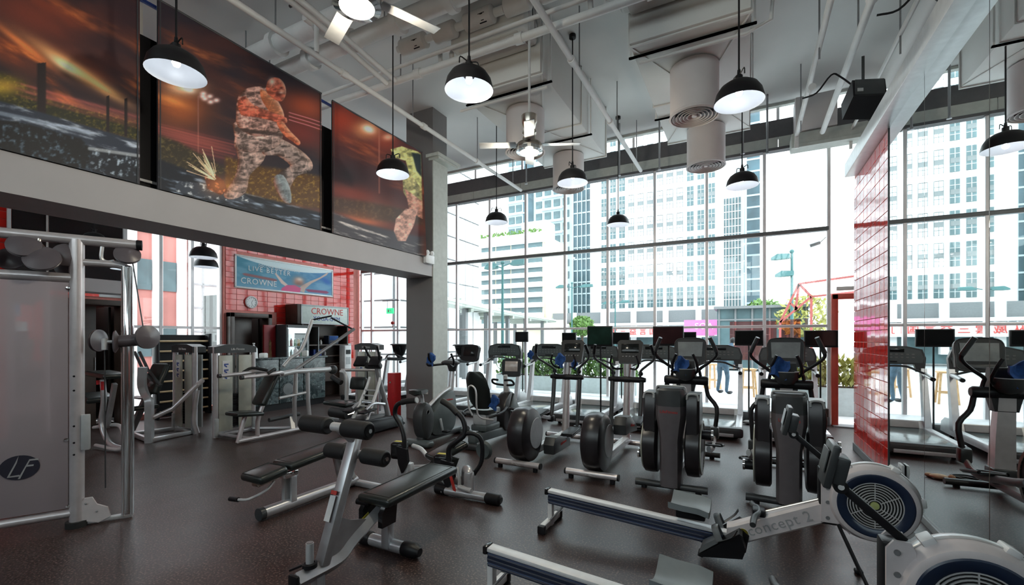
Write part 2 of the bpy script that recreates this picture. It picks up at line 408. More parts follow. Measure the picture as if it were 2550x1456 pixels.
tile_field(wall_left, XL + 0.006, 6.0, 9.75, 0.0, 4.0, 0.25, 0.125, 1, holes=[(6.0, 7.05, 0, 2.2), (7.1, 9.75, 0, 1.0), (6.25, 8.95, 2.80, 3.54), (7.66, 9.05, 1.2, 2.46), (0, 9.75, 3.75, 4.1)], tilt=0.25, order=lambda y, z: -z + 0.2 * y)
tile_field(wall_left, XL + 0.006, 1.9, 2.6, 1.0, 4.0, 0.35, 0.125, 1, tilt=0.25, limit=60)
# left mirror in panes
lm = thing('mirror', 'tall wall mirror of large panes on the left wall around the dark doorway', 'mirror', (XL, 0, 0))
for (y0, y1, z0, z1) in [(2.65, 3.08, 0.12, 4.0), (3.08, 4.13, 2.36, 4.0)]:
    obj('mirror_pane', MB().box((0.012, (y0 + y1) / 2, (z0 + z1) / 2), (0.012, y1 - y0 - 0.006, z1 - z0)), mirror_m, lm)
for z0, z1, y in [(0.0, 4.0, 2.62), (0.0, 4.0, 4.13)]:
    obj('edge_strip', MB().box((0.02, y, 2.0), (0.04, 0.04, 4.0)), alu, lm)
w4 = thing('window_4', None, None, (XL - 0.1, 0, 0)); w4['kind'] = 'structure'
for i in range(4):
    y = 4.17 + 0.587 * i; obj('mullion', MB().box((0, y, 2.05), (0.12, 0.06, 3.9), b=0.005, seg=1), alu, w4)
    if i < 3:
        for z0, z1 in ((0.12, 1.80), (1.86, 4.0)): obj('pane', MB().box((0, y + 0.293, (z0 + z1) / 2), (0.012, 0.52, z1 - z0)), glass_m, w4)
obj('transom', MB().box((0, 5.05, 1.83), (0.10, 1.8, 0.05)), alu, w4)
def doorway(n, y0, y1, zt):
    d = thing('door_%d' % n, None, None, (XL, 0, 0)); d['kind'] = 'structure'
    obj('door_frame', MB().box((0.03, y0 + 0.05, zt / 2), (0.26, 0.10, zt), b=0.006).box((0.03, y1 - 0.05, zt / 2), (0.26, 0.10, zt), b=0.006).box((0.03, (y0 + y1) / 2, zt - 0.05), (0.26, y1 - y0, 0.10), b=0.006), brown, d)
    lf = obj('door_leaf', MB().box((-0.10, y0 + 0.1 + (y1 - y0 - 0.2) * 0.34, zt / 2 - 0.05), (0.05, (y1 - y0 - 0.2) * 0.66, zt - 0.12), b=0.004), brown, d)
    obj('door_leaf', MB().box((-0.55, y1 - 0.14, zt / 2 - 0.05), (0.8, 0.04, zt - 0.12), b=0.004), darkdoor, d)
    obj('handle', MB().cyl((-0.07, y0 + 0.62 * (y1 - y0), 1.0), (-0.07, y0 + 0.62 * (y1 - y0), 1.25), 0.012), chrome, d)
doorway(2, 3.1, 4.11, 2.30)
doorway(3, 6.02, 7.03, 2.19)

# right partition with mirror and red tiles
wall_right = struct('wall_right', MB().box((XR + 0.12, 1.5, 2.0), (0.2, 13.0, 4.0)), grout)
tile_field(wall_right, XR + 0.014, 6.2, 8.0, 0.10, 3.87, 0.2, 0.145, -1, tilt=0.45)
struct('baseboard_right', MB().box((XR + 0.01, 7.1, 0.05), (0.03, 1.8, 0.10), b=0.004), mgrey)
rm = thing('mirror', 'full height gym mirror in frameless panes on the right wall beside red tiles', 'mirror', (XR, 0, 0))
ye = 6.19
for w in (1.09, 1.17, 1.17, 1.17, 1.17, 1.17, 1.17, 1.17, 1.17):
    obj('mirror_pane', MB().box((0.009, ye - w / 2, 1.97), (0.010, w - 0.006, 3.82), b=0.002, seg=1), mirror_m, rm); ye -= w
obj('edge_strip', MB().box((0.006, 6.195, 2.0), (0.02, 0.014, 3.78)), dgrey, rm)
obj('bottom_rail', MB().box((0.0, 1.4, 0.03), (0.03, 9.5, 0.06), b=0.003), lgrey, rm)
struct('trim_1', MB().box((XR - 0.045, 1.4, 3.97), (0.17, 12.8, 0.19), b=0.006), silver_lt)
struct('trim_2', MB().box((XR + 0.12, 1.5, 4.03), (0.26, 13.0, 0.06)), wallgrey)
so = thing('wall_socket', 'white double wall socket low on the right mirror', 'socket', (XR - 0.002, 5.68, 0.30), 0)
obj('plate', MB().box((-0.012, 0, 0), (0.024, 0.13, 0.13), b=0.006), white, so)
for k in (-1, 1): obj('outlet', MB().box((-0.026, 0.032 * k, 0), (0.006, 0.045, 0.06), b=0.003), lgrey, so)

# column, beam, soffit, banner backing
struct('column', MB().box((-5.73, 7.23, ZC / 2), (0.66, 0.46, ZC)), colgrey)
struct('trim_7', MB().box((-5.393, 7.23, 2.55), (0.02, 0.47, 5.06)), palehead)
struct('beam', MB().box((-5.72, 1.0, 2.97), (0.64, 12.0, 0.34)), wallgrey)
struct('trim_3', MB().box((-5.36, 7.3, 5.14), (0.3, 0.75, 0.06)).box((-5.36, 7.3, 5.09), (0.24, 0.65, 0.05)), palehead)
bp = thing('backing_panel', 'black panel behind the printed banners above the beam', 'panel', (-5.56, 0, 3.14))
obj('panel', MB().box((0, 2.0, 0.8), (0.04, 9.6, 1.6)), black, bp)
obj('rail', MB().box((0.04, 2.0, 0.09), (0.03, 9.4, 0.025)), silver_lt, bp)
obj('rail', MB().box((0.02, 2.0, 1.96), (0.03, 9.4, 0.03)), bprint, bp)
for y in (-1.9, 0.15, 2.33, 4.5, 6.7): obj('post', MB().box((-0.03, y, 1.0), (0.04, 0.04, 1.98)), ceilgrey, bp)

# window wall
MX = [1.35 - 1.03 * k for k in range(12)]            # mullion positions
w1 = thing('window_1', None, None, (0, YW, 0)); w1['kind'] = 'structure'
mull = MB().box((0, 0, 2.6), (0.055, 0.10, 5.2), b=0.006, seg=1).mesh('mullion', alu)
XE = XL + 0.1
for x in MX + [XE]: link('mullion', mull, w1, (x, 0, 0))
struct_rows = [(0.16, 1.80), (1.86, 3.58), (3.66, 5.2)]
edges = sorted(MX + [XE])
panes = {}
for i in range(len(edges) - 1):
    a, b = edges[i], edges[i + 1]; w = b - a - 0.05
    for (z0, z1) in struct_rows:
        k = (round(w, 3), z0)
        if k not in panes: panes[k] = MB().box((0, 0, (z0 + z1) / 2), (w, 0.012, z1 - z0)).mesh('pane', glass_m)
        link('pane', panes[k], w1, ((a + b) / 2, 0.02, 0))
obj('transom', MB().box(((XE + 1.35) / 2, 0, 3.62), (1.35 - XE, 0.11, 0.075), b=0.008), mgrey, w1)
obj('transom', MB().box(((XE + 1.35) / 2, 0, 1.83), (1.35 - XE, 0.09, 0.05), b=0.006), alu, w1)
obj('sill', MB().box(((XE + 1.35) / 2, 0, 0.08), (1.35 - XE, 0.2, 0.16), b=0.006), mgrey, w1)
# bay with the red framed door
d1 = thing('door_1', None, None, (1.35, YW, 0)); d1['kind'] = 'structure'
obj('door_frame', MB().box((0.09, 0, 1.2), (0.10, 0.10, 2.4), b=0.006).box((1.30, 0, 1.2), (0.10, 0.10, 2.4), b=0.006).box((0.7, 0, 2.36), (1.3, 0.10, 0.10), b=0.006), ptred, d1)
obj('closer', MB().box((0.42, -0.06, 2.50), (0.62, 0.05, 0.07), b=0.006), pipegrey, d1)
obj('closer_end', MB().box((0.77, -0.07, 2.50), (0.07, 0.07, 0.13), b=0.006), dgrey, d1)
obj('threshold', MB().box((0.7, -0.04, 0.012), (1.3, 0.3, 0.024)), steelgrey, d1)
lf = obj('door_leaf', MB().box((1.22, 0.5, 1.15), (0.012, 0.9, 2.2)), glass_m, d1)
obj('pane', MB().box((0.7, 0.02, 3.86), (1.2, 0.012, 2.6)), glass_m, d1)
obj('post', MB().box((1.38, 0, 2.6), (0.06, 0.10, 5.2)), alu, d1)
obj('lock_box', MB().box((-0.06, -0.03, 0.16), (0.10, 0.12, 0.3), b=0.006), brown, d1)
struct('wall_window', MB().box((3.08, YW, 2.6), (0.7, 0.2, 5.2)), wallgrey)
# header and clerestory
struct('trim_4', MB().box((-3.6, YW, 5.225), (14.2, 0.16, 0.05)), headgrey)
w2 = thing('window_2', None, None, (0, YW, 0)); w2['kind'] = 'structure'
ph = MB().box((0, 0, 5.355), (1.37, 0.08, 0.21), b=0.004, seg=1).mesh('header_panel', palehead)
cl = MB().box((0, 0.10, 5.93), (1.35, 0.012, 0.26)).mesh('pane', glass_m)
cm = MB().box((0, 0.08, 5.93), (0.05, 0.05, 0.26)).mesh('mullion', alu)
for i in range(10):
    x = -9.8 + 1.38 * i
    link('header_panel', ph, w2, (x, 0, 0)); link('pane', cl, w2, (x, 0, 0)); link('mullion', cm, w2, (x + 0.69, 0, 0))
obj('header_beam', MB().box((-3.6, 0.03, 5.625), (14.2, 0.14, 0.33)), headgrey, w2)
obj('header_lip', MB().box((-3.6, 0.0, 6.08), (14.2, 0.1, 0.05)), palehead, w2)
struct('trim_5', MB().box((1.10, 9.72, 5.62), (0.62, 0.45, 0.62), b=0.01), drumgrey)
struct('trim_6', MB().box((1.28, 9.70, 5.19), (1.1, 0.4, 0.20), b=0.01).box((1.28, 9.62, 5.05), (1.1, 0.3, 0.06)), palehead)

# ---- ducts with round diffusers
def duct(x0, x1, label, lab2):
    xc = (x0 + x1) / 2
    d = thing('ceiling_duct', label, 'duct', (xc, 0, 0), 0, 'sheet metal ducts under the ceiling')
    w = x1 - x0
    obj('duct_box', MB().box((0, 7.02, 5.62), (w, 3.16, 0.94), b=0.01), ductgrey, d)
    for y in (5.5, 7.1, 8.57): obj('flange', MB().box((0, y, 5.62), (w + 0.035, 0.03, 0.975)), ductgrey, d)
    obj('brace', MB().bar((-w / 2, 5.5, 5.143), (w / 2, 8.5, 5.143), 0.02, 0.01).bar((w / 2, 5.5, 5.143), (-w / 2, 8.5, 5.143), 0.02, 0.01), ductgrey, d)
    for sx_ in (-1, 1):
        for y in (5.7, 7.5): obj('hanger', MB().box((sx_ * (w / 2 + 0.04), y, 5.62), (0.02, 0.02, 0.95)).box((0, y, 5.13), (w + 0.12, 0.03, 0.02)), pipegrey, d)
    for y, l2 in zip((6.3, 8.22), lab2):
        c = thing('round_diffuser', l2, 'air vent', (xc, y, 4.5), 0, 'round air diffusers under the ducts')
        obj('drum', MB().lathe([(0.30, 0.03), (0.30, 0.632), (0.29, 0.632), (0.29, 0.03)], n=32, close=True), drumgrey, c)
        obj('rim', MB().lathe([(0.30, 0.04), (0.315, 0.0), (0.29, -0.01), (0.275, 0.03)], n=32, close=True), drumgrey, c)
        for k, r_ in enumerate((0.25, 0.205, 0.16, 0.115, 0.07)): obj('louvre', MB().lathe([(r_ + 0.018, -0.002), (r_ + 0.024, 0.0), (r_ - 0.012, 0.045), (r_ - 0.018, 0.043)], n=28, close=True), drumgrey, c)
        obj('hub', MB().lathe([(0.001, 0.0), (0.03, 0.0), (0.03, 0.05), (0.001, 0.05)], n=16), drumgrey, c)
        obj('cavity', MB().lathe([(0.001, 0.09), (0.288, 0.09)], n=28), dgrey, c)
duct(-1.25, 0.05, 'right grey sheet metal duct box under the ceiling with two round drops', ('large grey round diffuser on the right duct nearest the room', 'grey round diffuser on the right duct close to the window header'))
duct(-3.70, -2.42, 'left grey sheet metal duct box under the ceiling with two round drops', ('grey round diffuser behind the ceiling fan on the left duct', 'grey round diffuser on the left duct behind a pendant near the window'))
def fcu(x, y, z, w, d, h, label):
    u = thing('fan_coil_unit', label, 'air conditioner', (x, y, z), 0, 'boxed air units among the ceiling pipes')
    obj('casing', MB().box((0, 0, 0), (w, d, h), b=0.05, seg=3), ductgrey, u)
    obj('drip_tray', MB().box((0, 0, -h / 2 - 0.02), (w * 0.8, d * 0.8, 0.05), b=0.015), ductgrey, u)
    obj('outlet_pipe', MB().tube([(-w / 2, 0, 0), (-w / 2 - 0.12, 0, 0), (-w / 2 - 0.14, 0, -0.14), (-w / 2 - 0.30, 0.0, -0.14), (-w / 2 - 0.33, 0, 0.05)], 0.035, 8, k=3), pipegrey, u)
    for sx_ in (-1, 1): obj('hanger', MB().cyl((sx_ * w * 0.45, d * 0.4, h / 2), (sx_ * w * 0.45, d * 0.4, 6.1 - z), 0.008, n=6), dgrey, u)
fcu(-0.78, 5.20, 5.64, 1.1, 0.46, 0.30, 'long boxed air unit at the mouth of the right duct')
fcu(-3.0, 5.20, 5.64, 1.1, 0.46, 0.30, 'boxed air unit at the mouth of the left duct')
fcu(-3.52, 3.30, 5.55, 0.9, 0.8, 0.42, 'rounded cream air unit behind the nearer ceiling fan')
fcu(-2.25, 3.0, 5.6, 0.7, 0.6, 0.40, 'small cream air unit above the nearer ceiling fan')

# ---- pipes
def pipe(name, label, pts, r, hang=(), mat=pipegrey, k=1, couplings=(), cat='pipe'):
    p = thing(name, label, cat, pts[0], 0, 'pipes under the ceiling')
    o0 = Vector(pts[0]); P = [Vector(q) - o0 for q in pts]
    obj('pipe', MB().tube(P, r, 10, k=k), mat, p)
    for t in hang:
        q = P[0].lerp(P[-1], t)
        obj('hanger', MB().cyl(q, (q.x, q.y, ZC - pts[0][2]), 0.010, n=6), steelgrey, p)
    d = (P[-1] - P[0]).normalized()
    for t in couplings:
        q = P[0].lerp(P[-1], t); obj('coupling', MB().cyl(q - d * 0.05, q + d * 0.05, r * 1.35), mat, p)
    return p
hy = [0.15, 0.35, 0.55, 0.72, 0.86, 0.97]
pipe('sprinkler_pipe', 'long grey sprinkler pipe running to the window above the banners', [(-4.85, -4.5, 5.2), (-4.85, 9.75, 5.2)], 0.038, hy, couplings=(0.5, 0.62, 0.74, 0.86))
pipe('sprinkler_pipe', 'long grey sprinkler pipe running to the window beside the left duct', [(-2.0, -4.5, 5.2), (-2.0, 9.8, 5.2)], 0.038, hy, couplings=(0.45, 0.6, 0.7, 0.83))
pipe('conduit_pipe', 'grey pipe with a hooked end near the bulkhead by the window', [(0.80, -4.5, 5.2), (0.80, 9.35, 5.2), (0.80, 9.4, 4.98)], 0.035, [0.6, 0.8, 0.95], couplings=(0.7, 0.85))
pipe('conduit_pipe', 'grey pipe running to the window just before the black speaker', [(1.17, -4.5, 5.15), (1.17, 9.3, 5.15)], 0.042, [0.6, 0.8], couplings=(0.75,))
pipe('conduit_pipe', 'thin grey pipe behind the black speaker above the mirror wall', [(1.62, -4.5, 5.2), (1.62, 9.6, 5.2), (1.62, 9.65, 4.9)], 0.025, [0.6, 0.8])
pipe('round_duct', 'fat grey round duct above the mirror wall', [(1.95, -4.5, 5.65), (1.95, 9.0, 5.65)], 0.12, [0.7], couplings=(0.5, 0.75), mat=ductgrey)
pipe('round_duct', 'grey round duct close to the ceiling behind the mirror wall', [(2.6, -4.5, 5.7), (2.6, 9.5, 5.7)], 0.16, [], couplings=(0.5, 0.8), mat=ductgrey)
pipe('cross_pipe', 'thin pale pipe crossing the hall in front of the ducts', [(-10.0, 4.87, 5.44), (0.9, 4.87, 5.44)], 0.026)
pipe('cross_pipe', 'pale pipe crossing the hall under the thin one', [(-10.0, 5.0, 5.345), (0.7, 5.0, 5.345)], 0.05, [0.3, 0.52, 0.72], couplings=(0.55, 0.7, 0.85))
pipe('chilled_water_pipe', 'fat insulated pipe crossing the hall, nearer of two', [(-10.0, 4.0, 5.68), (1.7, 4.0, 5.68)], 0.12, [0.3, 0.5, 0.7], couplings=(0.36, 0.43, 0.5, 0.57, 0.64))
pipe('chilled_water_pipe', 'fat insulated pipe crossing the hall, farther of two', [(-10.0, 4.37, 5.62), (1.7, 4.37, 5.62)], 0.11, [0.3, 0.5, 0.7], couplings=(0.38, 0.45, 0.52, 0.59))
pipe('conduit_pipe', 'thin grey pipe joining the cross pipes above the soldier banner', [(-4.52, 2.2, 5.42), (-4.52, 3.6, 5.36), (-4.66, 4.95, 5.33)], 0.036, [0.3], couplings=(0.5,))
pipe('conduit_pipe', 'second thin grey pipe beside the joint above the soldier banner', [(-4.41, 2.4, 5.40), (-4.41, 3.6, 5.36), (-4.5, 4.95, 5.33)], 0.036, [0.4])
pipe('drop_pipe', 'short upright pipe between two ceiling pipes above the soldier banner', [(-4.85, 3.9, 5.24), (-4.85, 3.9, 5.62)], 0.032)
pipe('cable_rod', 'dark slim cross rod above the soldier banner', [(-5.3, 2.5, 5.75), (0.9, 2.5, 5.75)], 0.02, [0.3, 0.6], mat=dgrey)
pipe('cable_rod', 'dark slim cross rod nearer the lamp over the middle of the hall', [(-5.3, 3.85, 5.95), (0.9, 3.85, 5.95)], 0.02, [0.3, 0.6], mat=dgrey)
pipe('conduit_pipe', 'slim pipe across the underside of the right duct', [(-1.2, 5.8, 5.10), (0.0, 5.8, 5.10), (0.25, 5.8, 5.18), (0.30, 5.8, 5.9)], 0.022, k=1)
pipe('conduit_pipe', 'slim pipe across the underside of the left duct', [(-3.9, 5.75, 5.10), (-2.45, 5.75, 5.10)], 0.022)
pipe('conduit_pipe', 'pale pipe with a bend beside the mouth of the right duct', [(-1.75, 2.5, 5.5), (-1.75, 3.6, 5.5), (-1.70, 3.75, 5.4), (-1.5, 3.8, 5.38)], 0.04, [0.3], k=3)
for k, (x, y, l) in enumerate([(-4.3, 8.9, 'short grey drop rod by the window left of the left duct'), (-3.75, 9.3, 'short grey drop rod by the window under the left clerestory'), (-1.55, 9.4, 'short grey drop rod by the window left of the right duct'), (-2.35, 9.35, 'short grey drop rod by the window between the two ducts'), (-0.05, 9.3, 'short grey drop rod by the window right of the right duct'), (0.35, 9.5, 'short grey drop rod by the window near the bulkhead')]):
    r_ = thing('drop_rod', l, 'pipe', (x, y, 5.05), 0, 'drop rods by the window')
    obj('rod', MB().cyl((0, 0, 0), (0, 0, ZC - 5.05), 0.018, n=8), steelgrey, r_); obj('nozzle', MB().lathe([(0.001, -0.05), (0.035, -0.045), (0.015, 0.0), (0.001, 0.0)], n=10), steelgrey, r_)
# insulated pipe with arrow marks
ip = thing('marked_pipe', 'pipe in thick white covers with black arrow marks in front of the middle pendant', 'pipe', (-4.3, 4.80, 5.62), 0, 'pipes under the ceiling')
obj('pipe', MB().cyl((0, 0, 0), (4.0, 0, 0), 0.05), pipegrey, ip)
for k, (x0, x1) in enumerate([(0.05, 0.50), (0.62, 0.98), (1.10, 1.55), (1.68, 2.05), (2.15, 2.5)]):
    s = obj('cover', MB().tube([(x0, 0, 0), (x0 + 0.03, 0, 0), (x1 - 0.03, 0, 0), (x1, 0, 0)], [0.05, 0.105, 0.105, 0.06], 16), insul, ip)
    if k in (0, 2, 4):
        xm = x1 - 0.14; a = MB()
        def wrap(pts, off=0.1065): a.add([(px_, -off * math.cos(t), -off * math.sin(t)) for px_, t in pts], [list(range(len(pts)))])
        wrap([(xm - 0.05, 0.25), (xm + 0.05, 0.25), (xm, -0.5)]); wrap([(xm - 0.02, 0.95), (xm + 0.02, 0.95), (xm + 0.02, 0.25), (xm - 0.02, 0.25)]); wrap([(xm - 0.05, 1.25), (xm + 0.05, 1.25), (xm + 0.05, 1.1), (xm - 0.05, 1.1)])
        obj('arrow_mark', a, black, s)

# ---- pendants
def make_pendant():
    p = thing('pendant_lamp', '', 'lamp', (0, 0, 0), 0, 'dome pendants over the gym floor')
    out = [(0.225, 0.0), (0.222, 0.03), (0.205, 0.095), (0.17, 0.15), (0.115, 0.188), (0.05, 0.205), (0.03, 0.215), (0.0005, 0.216)]
    obj('shade', MB().lathe(out, n=32), black, p)
    obj('reflector', MB().lathe([(0.225, 0.0)] + [(r_ * 0.965, z - 0.006 if z > 0.02 else z) for r_, z in out[1:]], n=32), reflector, p)
    obj('socket_ring', MB().lathe([(0.040, 0.135), (0.052, 0.130), (0.052, 0.155), (0.040, 0.16)], n=16, close=True), black, p)
    obj('bulb', MB().lathe([(0.0005, 0.062), (0.022, 0.07), (0.034, 0.095), (0.028, 0.125), (0.015, 0.16), (0.0005, 0.18)], n=14), bulbm, p)
    obj('cap', MB().lathe([(0.035, 0.205), (0.035, 0.26), (0.018, 0.275), (0.014, 0.32), (0.0005, 0.32)], n=14), black, p)
    obj('hook', MB().tube([(0.02, 0, 0.27), (0.09, 0, 0.29), (0.10, 0, 0.23)], 0.006, 6, k=3).tube([(-0.02, 0, 0.27), (-0.09, 0, 0.29), (-0.10, 0, 0.23)], 0.006, 6, k=3), black, p)
    obj('cord', MB().cyl((0, 0, 0.3), (0, 0, ZC - 3.9), 0.009, n=6), black, p)
    obj('ceiling_rose', MB().lathe([(0.0005, ZC - 3.9), (0.05, ZC - 3.9), (0.05, ZC - 3.95), (0.0005, ZC - 3.96)], n=12), black, p)
    return p
pend0 = make_pendant()
PEND = [(-4.4, 2.1, 'large black dome pendant in front of the gap between two banners'), (-4.4, 4.8, 'black dome pendant hanging before the right end of the third banner'),
        (-4.4, 7.75, 'small black dome pendant before the low balconied building, left in the window'), (-2.28, 3.5, 'large black dome pendant in the middle, beside the arrow marked pipe'),
        (-2.28, 6.3, 'black dome pendant in front of the round diffuser right of the fan'), (-2.30, 9.05, 'small black dome pendant close to the window before the white tower'),
        (-0.06, 4.9, 'large black dome pendant before the biggest round diffuser'), (-0.05, 7.6, 'black dome pendant near the window below the right duct'),
        (-4.4, -0.7, 'black dome pendant outside the photo, over the cable machine side'), (-2.28, 0.7, 'black dome pendant outside the photo, over the sit-up bench side'), (-0.05, 2.1, 'black dome pendant outside the photo, over the two rowers'),
        (-7.3, 2.1, 'black dome pendant over the left machines behind the beam'), (-7.3, 4.8, 'black dome pendant behind the beam before the left mirror'), (-7.3, 7.6, 'black dome pendant behind the beam and the column')]
for i, (x, y, l) in enumerate(PEND):
    l = l or 'black dome pendant out of view on the hall ceiling grid'
    z = 3.9
    o = pend0 if i == 0 else dup(pend0, (x, y, z), 20 * i, l)
    if i == 0: o.location = (x, y, z); o['label'] = l
    la = bpy.data.lights.new('pendant_light', 'POINT'); la.shadow_soft_size = 0.03; la.energy = PENDANT_W; la.color = (0.93, 0.97, 1.0)
    lo = bpy.data.objects.new('pendant_light', la); COL.objects.link(lo); lo.location = (0, 0, 0.03); lo.parent = o

for x, y, l in ((-8.95, 4.72, 'upper of two small black pendants before the far left window'), (-10.1, 5.38, 'lower of two small black pendants before the far left window')):
    o = dup(pend0, (x, y, 3.1), 0, l)
    for ch in o.children:
        if ch.name.startswith('cord'): ch.scale.z = 1.42; ch.location.z = -0.126
        if ch.name.startswith('ceiling_rose'): ch.location.z = 0.8

# ---- ceiling fans
def make_fan():
    f = thing('ceiling_fan', 'nickel ceiling fan with a lit lamp on a long white rod', 'ceiling fan', (0, 0, 0), 0, 'ceiling fans with lamps')
    obj('rod', MB().cyl((0, 0, 0.35), (0, 0, ZC - 4.0), 0.016), silver_lt, f)
    obj('canopy', MB().lathe([(0.03, 0.40), (0.10, 0.38), (0.095, 0.30), (0.07, 0.22), (0.055, 0.20)], n=20), nickel, f)
    obj('motor', MB().lathe([(0.05, 0.22), (0.085, 0.19), (0.09, 0.16), (0.07, 0.14), (0.085, 0.10), (0.085, 0.06), (0.15, 0.03), (0.165, 0.0), (0.16, -0.03), (0.13, -0.04)], n=24), nickel, f)
    obj('light_ring', MB().lathe([(0.13, -0.035), (0.165, -0.03), (0.165, -0.07), (0.12, -0.08)], n=24, close=True), chrome, f)
    obj('lamp', MB().lathe([(0.125, -0.05), (0.115, -0.085), (0.07, -0.10), (0.0005, -0.105)], n=24), fanlit, f)
    bl = MB().box((0.40, 0, 0.0), (0.46, 0.12, 0.008), rot=(10, 0, 0), b=0.003).box((0.15, 0, 0.005), (0.08, 0.03, 0.012)).mesh('blade', silver_lt)
    for k in range(4):
        o = link('blade', bl, f, (0, 0, 0.02)); o.rotation_euler = (0, 0, R(25 + 90 * k))
    return f
fan0 = make_fan()
fan0.location = (-2.4, 5.06, 4.0); fan0['label'] = 'nickel ceiling fan with a lit lamp, wholly in view before the window'
fan1 = dup(fan0, (-2.42, 2.28, 4.0), 40, 'nickel ceiling fan cut by the top edge of the photo')
for f in (fan0, fan1):
    la = bpy.data.lights.new('fan_light', 'POINT'); la.shadow_soft_size = 0.06; la.energy = FAN_W; la.color = (1.0, 0.9, 0.72)
    lo = bpy.data.objects.new('fan_light', la); COL.objects.link(lo); lo.location = (0, 0, -0.17); lo.parent = f

# ---- speaker on the wall top, small fittings
sp = thing('loudspeaker', 'black wedge loudspeaker hung tilted below the ceiling pipes by the mirror wall', 'speaker', (1.30, 7.0, 4.58), 0)
obj('cabinet', MB().prism([(-0.19, -0.16), (0.15, -0.16), (0.19, 0.16), (-0.16, 0.16)], -0.17, 0.17, 'yz').xf((-25, 8, 8)), black, sp)
obj('grille', MB().box((0, -0.185, 0), (0.30, 0.015, 0.26), b=0.004).xf((-25, 8, 8)), dgrey, sp)
obj('badge', MB().box((-0.10, -0.198, -0.06), (0.06, 0.008, 0.05)).xf((-25, 8, 8)), lgrey, sp)
obj('bracket', MB().bar((0, 0, 0.12), (0, 0, 0.55), 0.03, 0.012), dgrey, sp)
obj('cable', MB().tube([(0, 0.1, 0.15), (-0.2, 0.2, 0.45), (-0.3, 0.2, 0.5), (-0.45, 0.3, 0.35), (-0.6, 0.4, 0.36)], 0.012, 6, k=4), black, sp)
sp2 = dup(sp, (1.98, 6.1, 4.75), 30, 'second black loudspeaker partly hidden behind the mirror wall top')
el = thing('emergency_light', 'small white twin spot emergency light where the beam meets the column', 'light', (-5.38, 6.82, 3.10), 0)
obj('box', MB().box((0.03, 0, 0), (0.07, 0.26, 0.16), b=0.012), white, el)
for k in (-1, 1): obj('lamp', MB().lathe([(0.0005, 0.0), (0.045, 0.0), (0.05, 0.04), (0.0005, 0.06)], n=14, axis='x').xf(None, (0.02, 0.07 * k, 0.12)), white, el)
cs = thing('column_socket', 'white socket plate low on the column front', 'socket', (-5.58, 6.99, 0.55), 0)
obj('plate', MB().box((0, -0.006, 0), (0.15, 0.014, 0.085), b=0.004), white, cs); obj('outlet', MB().box((-0.035, -0.015, 0), (0.03, 0.006, 0.03)), dgrey, cs); obj('outlet', MB().box((0.03, -0.015, 0), (0.03, 0.006, 0.03)), lgrey, cs)
fb = thing('fire_box', 'narrow red fire box standing at the left side of the column', 'box', (-6.15, 6.75, 0), 0)
obj('cabinet', MB().box((0, 0, 0.46), (0.16, 0.22, 0.92), b=0.01), red, fb); obj('lock', MB().cyl((0, -0.12, 0.74), (0, -0.10, 0.74), 0.018), nickel, fb)
ex = thing('exit_sign', 'lit green running man exit sign hung before the glass wall left of the column', 'sign', (-9.2, 9.92, 2.40), 0)
obj('housing', MB().box((0, 0, 0), (0.26, 0.03, 0.16), b=0.005), exitm, ex)
obj('pictogram', MB().box((-0.05, -0.018, 0.0), (0.05, 0.004, 0.08)).box((0.03, -0.018, 0.02), (0.06, 0.004, 0.02)).box((0.04, -0.018, -0.03), (0.09, 0.004, 0.016)), wprint, ex)
obj('bracket', MB().cyl((-0.1, 0, 0.08), (-0.1, 0, 0.3), 0.006, n=6).cyl((0.1, 0, 0.08), (0.1, 0, 0.3), 0.006, n=6).box((0, 0.03, 0.3), (0.62, 0.05, 0.02)), dgrey, ex)
rl = thing('red_lantern', 'little red paper lantern below the green exit sign', 'lantern', (-9.1, 9.92, 2.045), 0)
obj('globe', MB().sphere((0, 0, 0), (0.055, 0.055, 0.05)), redprint, rl); obj('string', MB().cyl((0, 0, 0.05), (0, 0, 0.28), 0.004, n=5), red, rl); obj('tassel', MB().cyl((0, 0, -0.12), (0, 0, -0.05), 0.012, 0.006, n=6), red, rl)
# ================================================================ CARDIO MACHINES
def rpoly(pts, k=4):
    # closed smooth outline through 2D points
    n = len(pts); out = []
    for i in range(n):
        a, b, c, d = [Vector((*pts[(i + j - 1) % n], 0)) for j in range(4)]
        for j in range(k):
            t = j / k; q = 0.5 * ((2 * b) + (c - a) * t + (2 * a - 5 * b + 4 * c - d) * t * t + (3 * b - a - 3 * c + d) * t ** 3)
            out.append((q.x, q.y))
    return out
def shell(poly, x0, x1, round_=0.03):
    # a side profile (yz) given thickness along x with softened rims
    cy = sum(p[0] for p in poly) / len(poly); cz = sum(p[1] for p in poly) / len(poly)
    def ring(x, s):
        o = []
        for y, z in poly:
            d = Vector((y - cy, z - cz)); L = d.length; f = max(0.0, (L - s) / L); o.append(Vector((x, cy + d.x * f, cz + d.y * f)))
        return o
    sg = 1 if x1 > x0 else -1; r = round_
    return [ring(x0, r), ring(x0 + sg * r * 0.3, r * 0.3), ring(x0 + sg * r, 0), ring(x1 - sg * r, 0), ring(x1 - sg * r * 0.3, r * 0.3), ring(x1, r)]

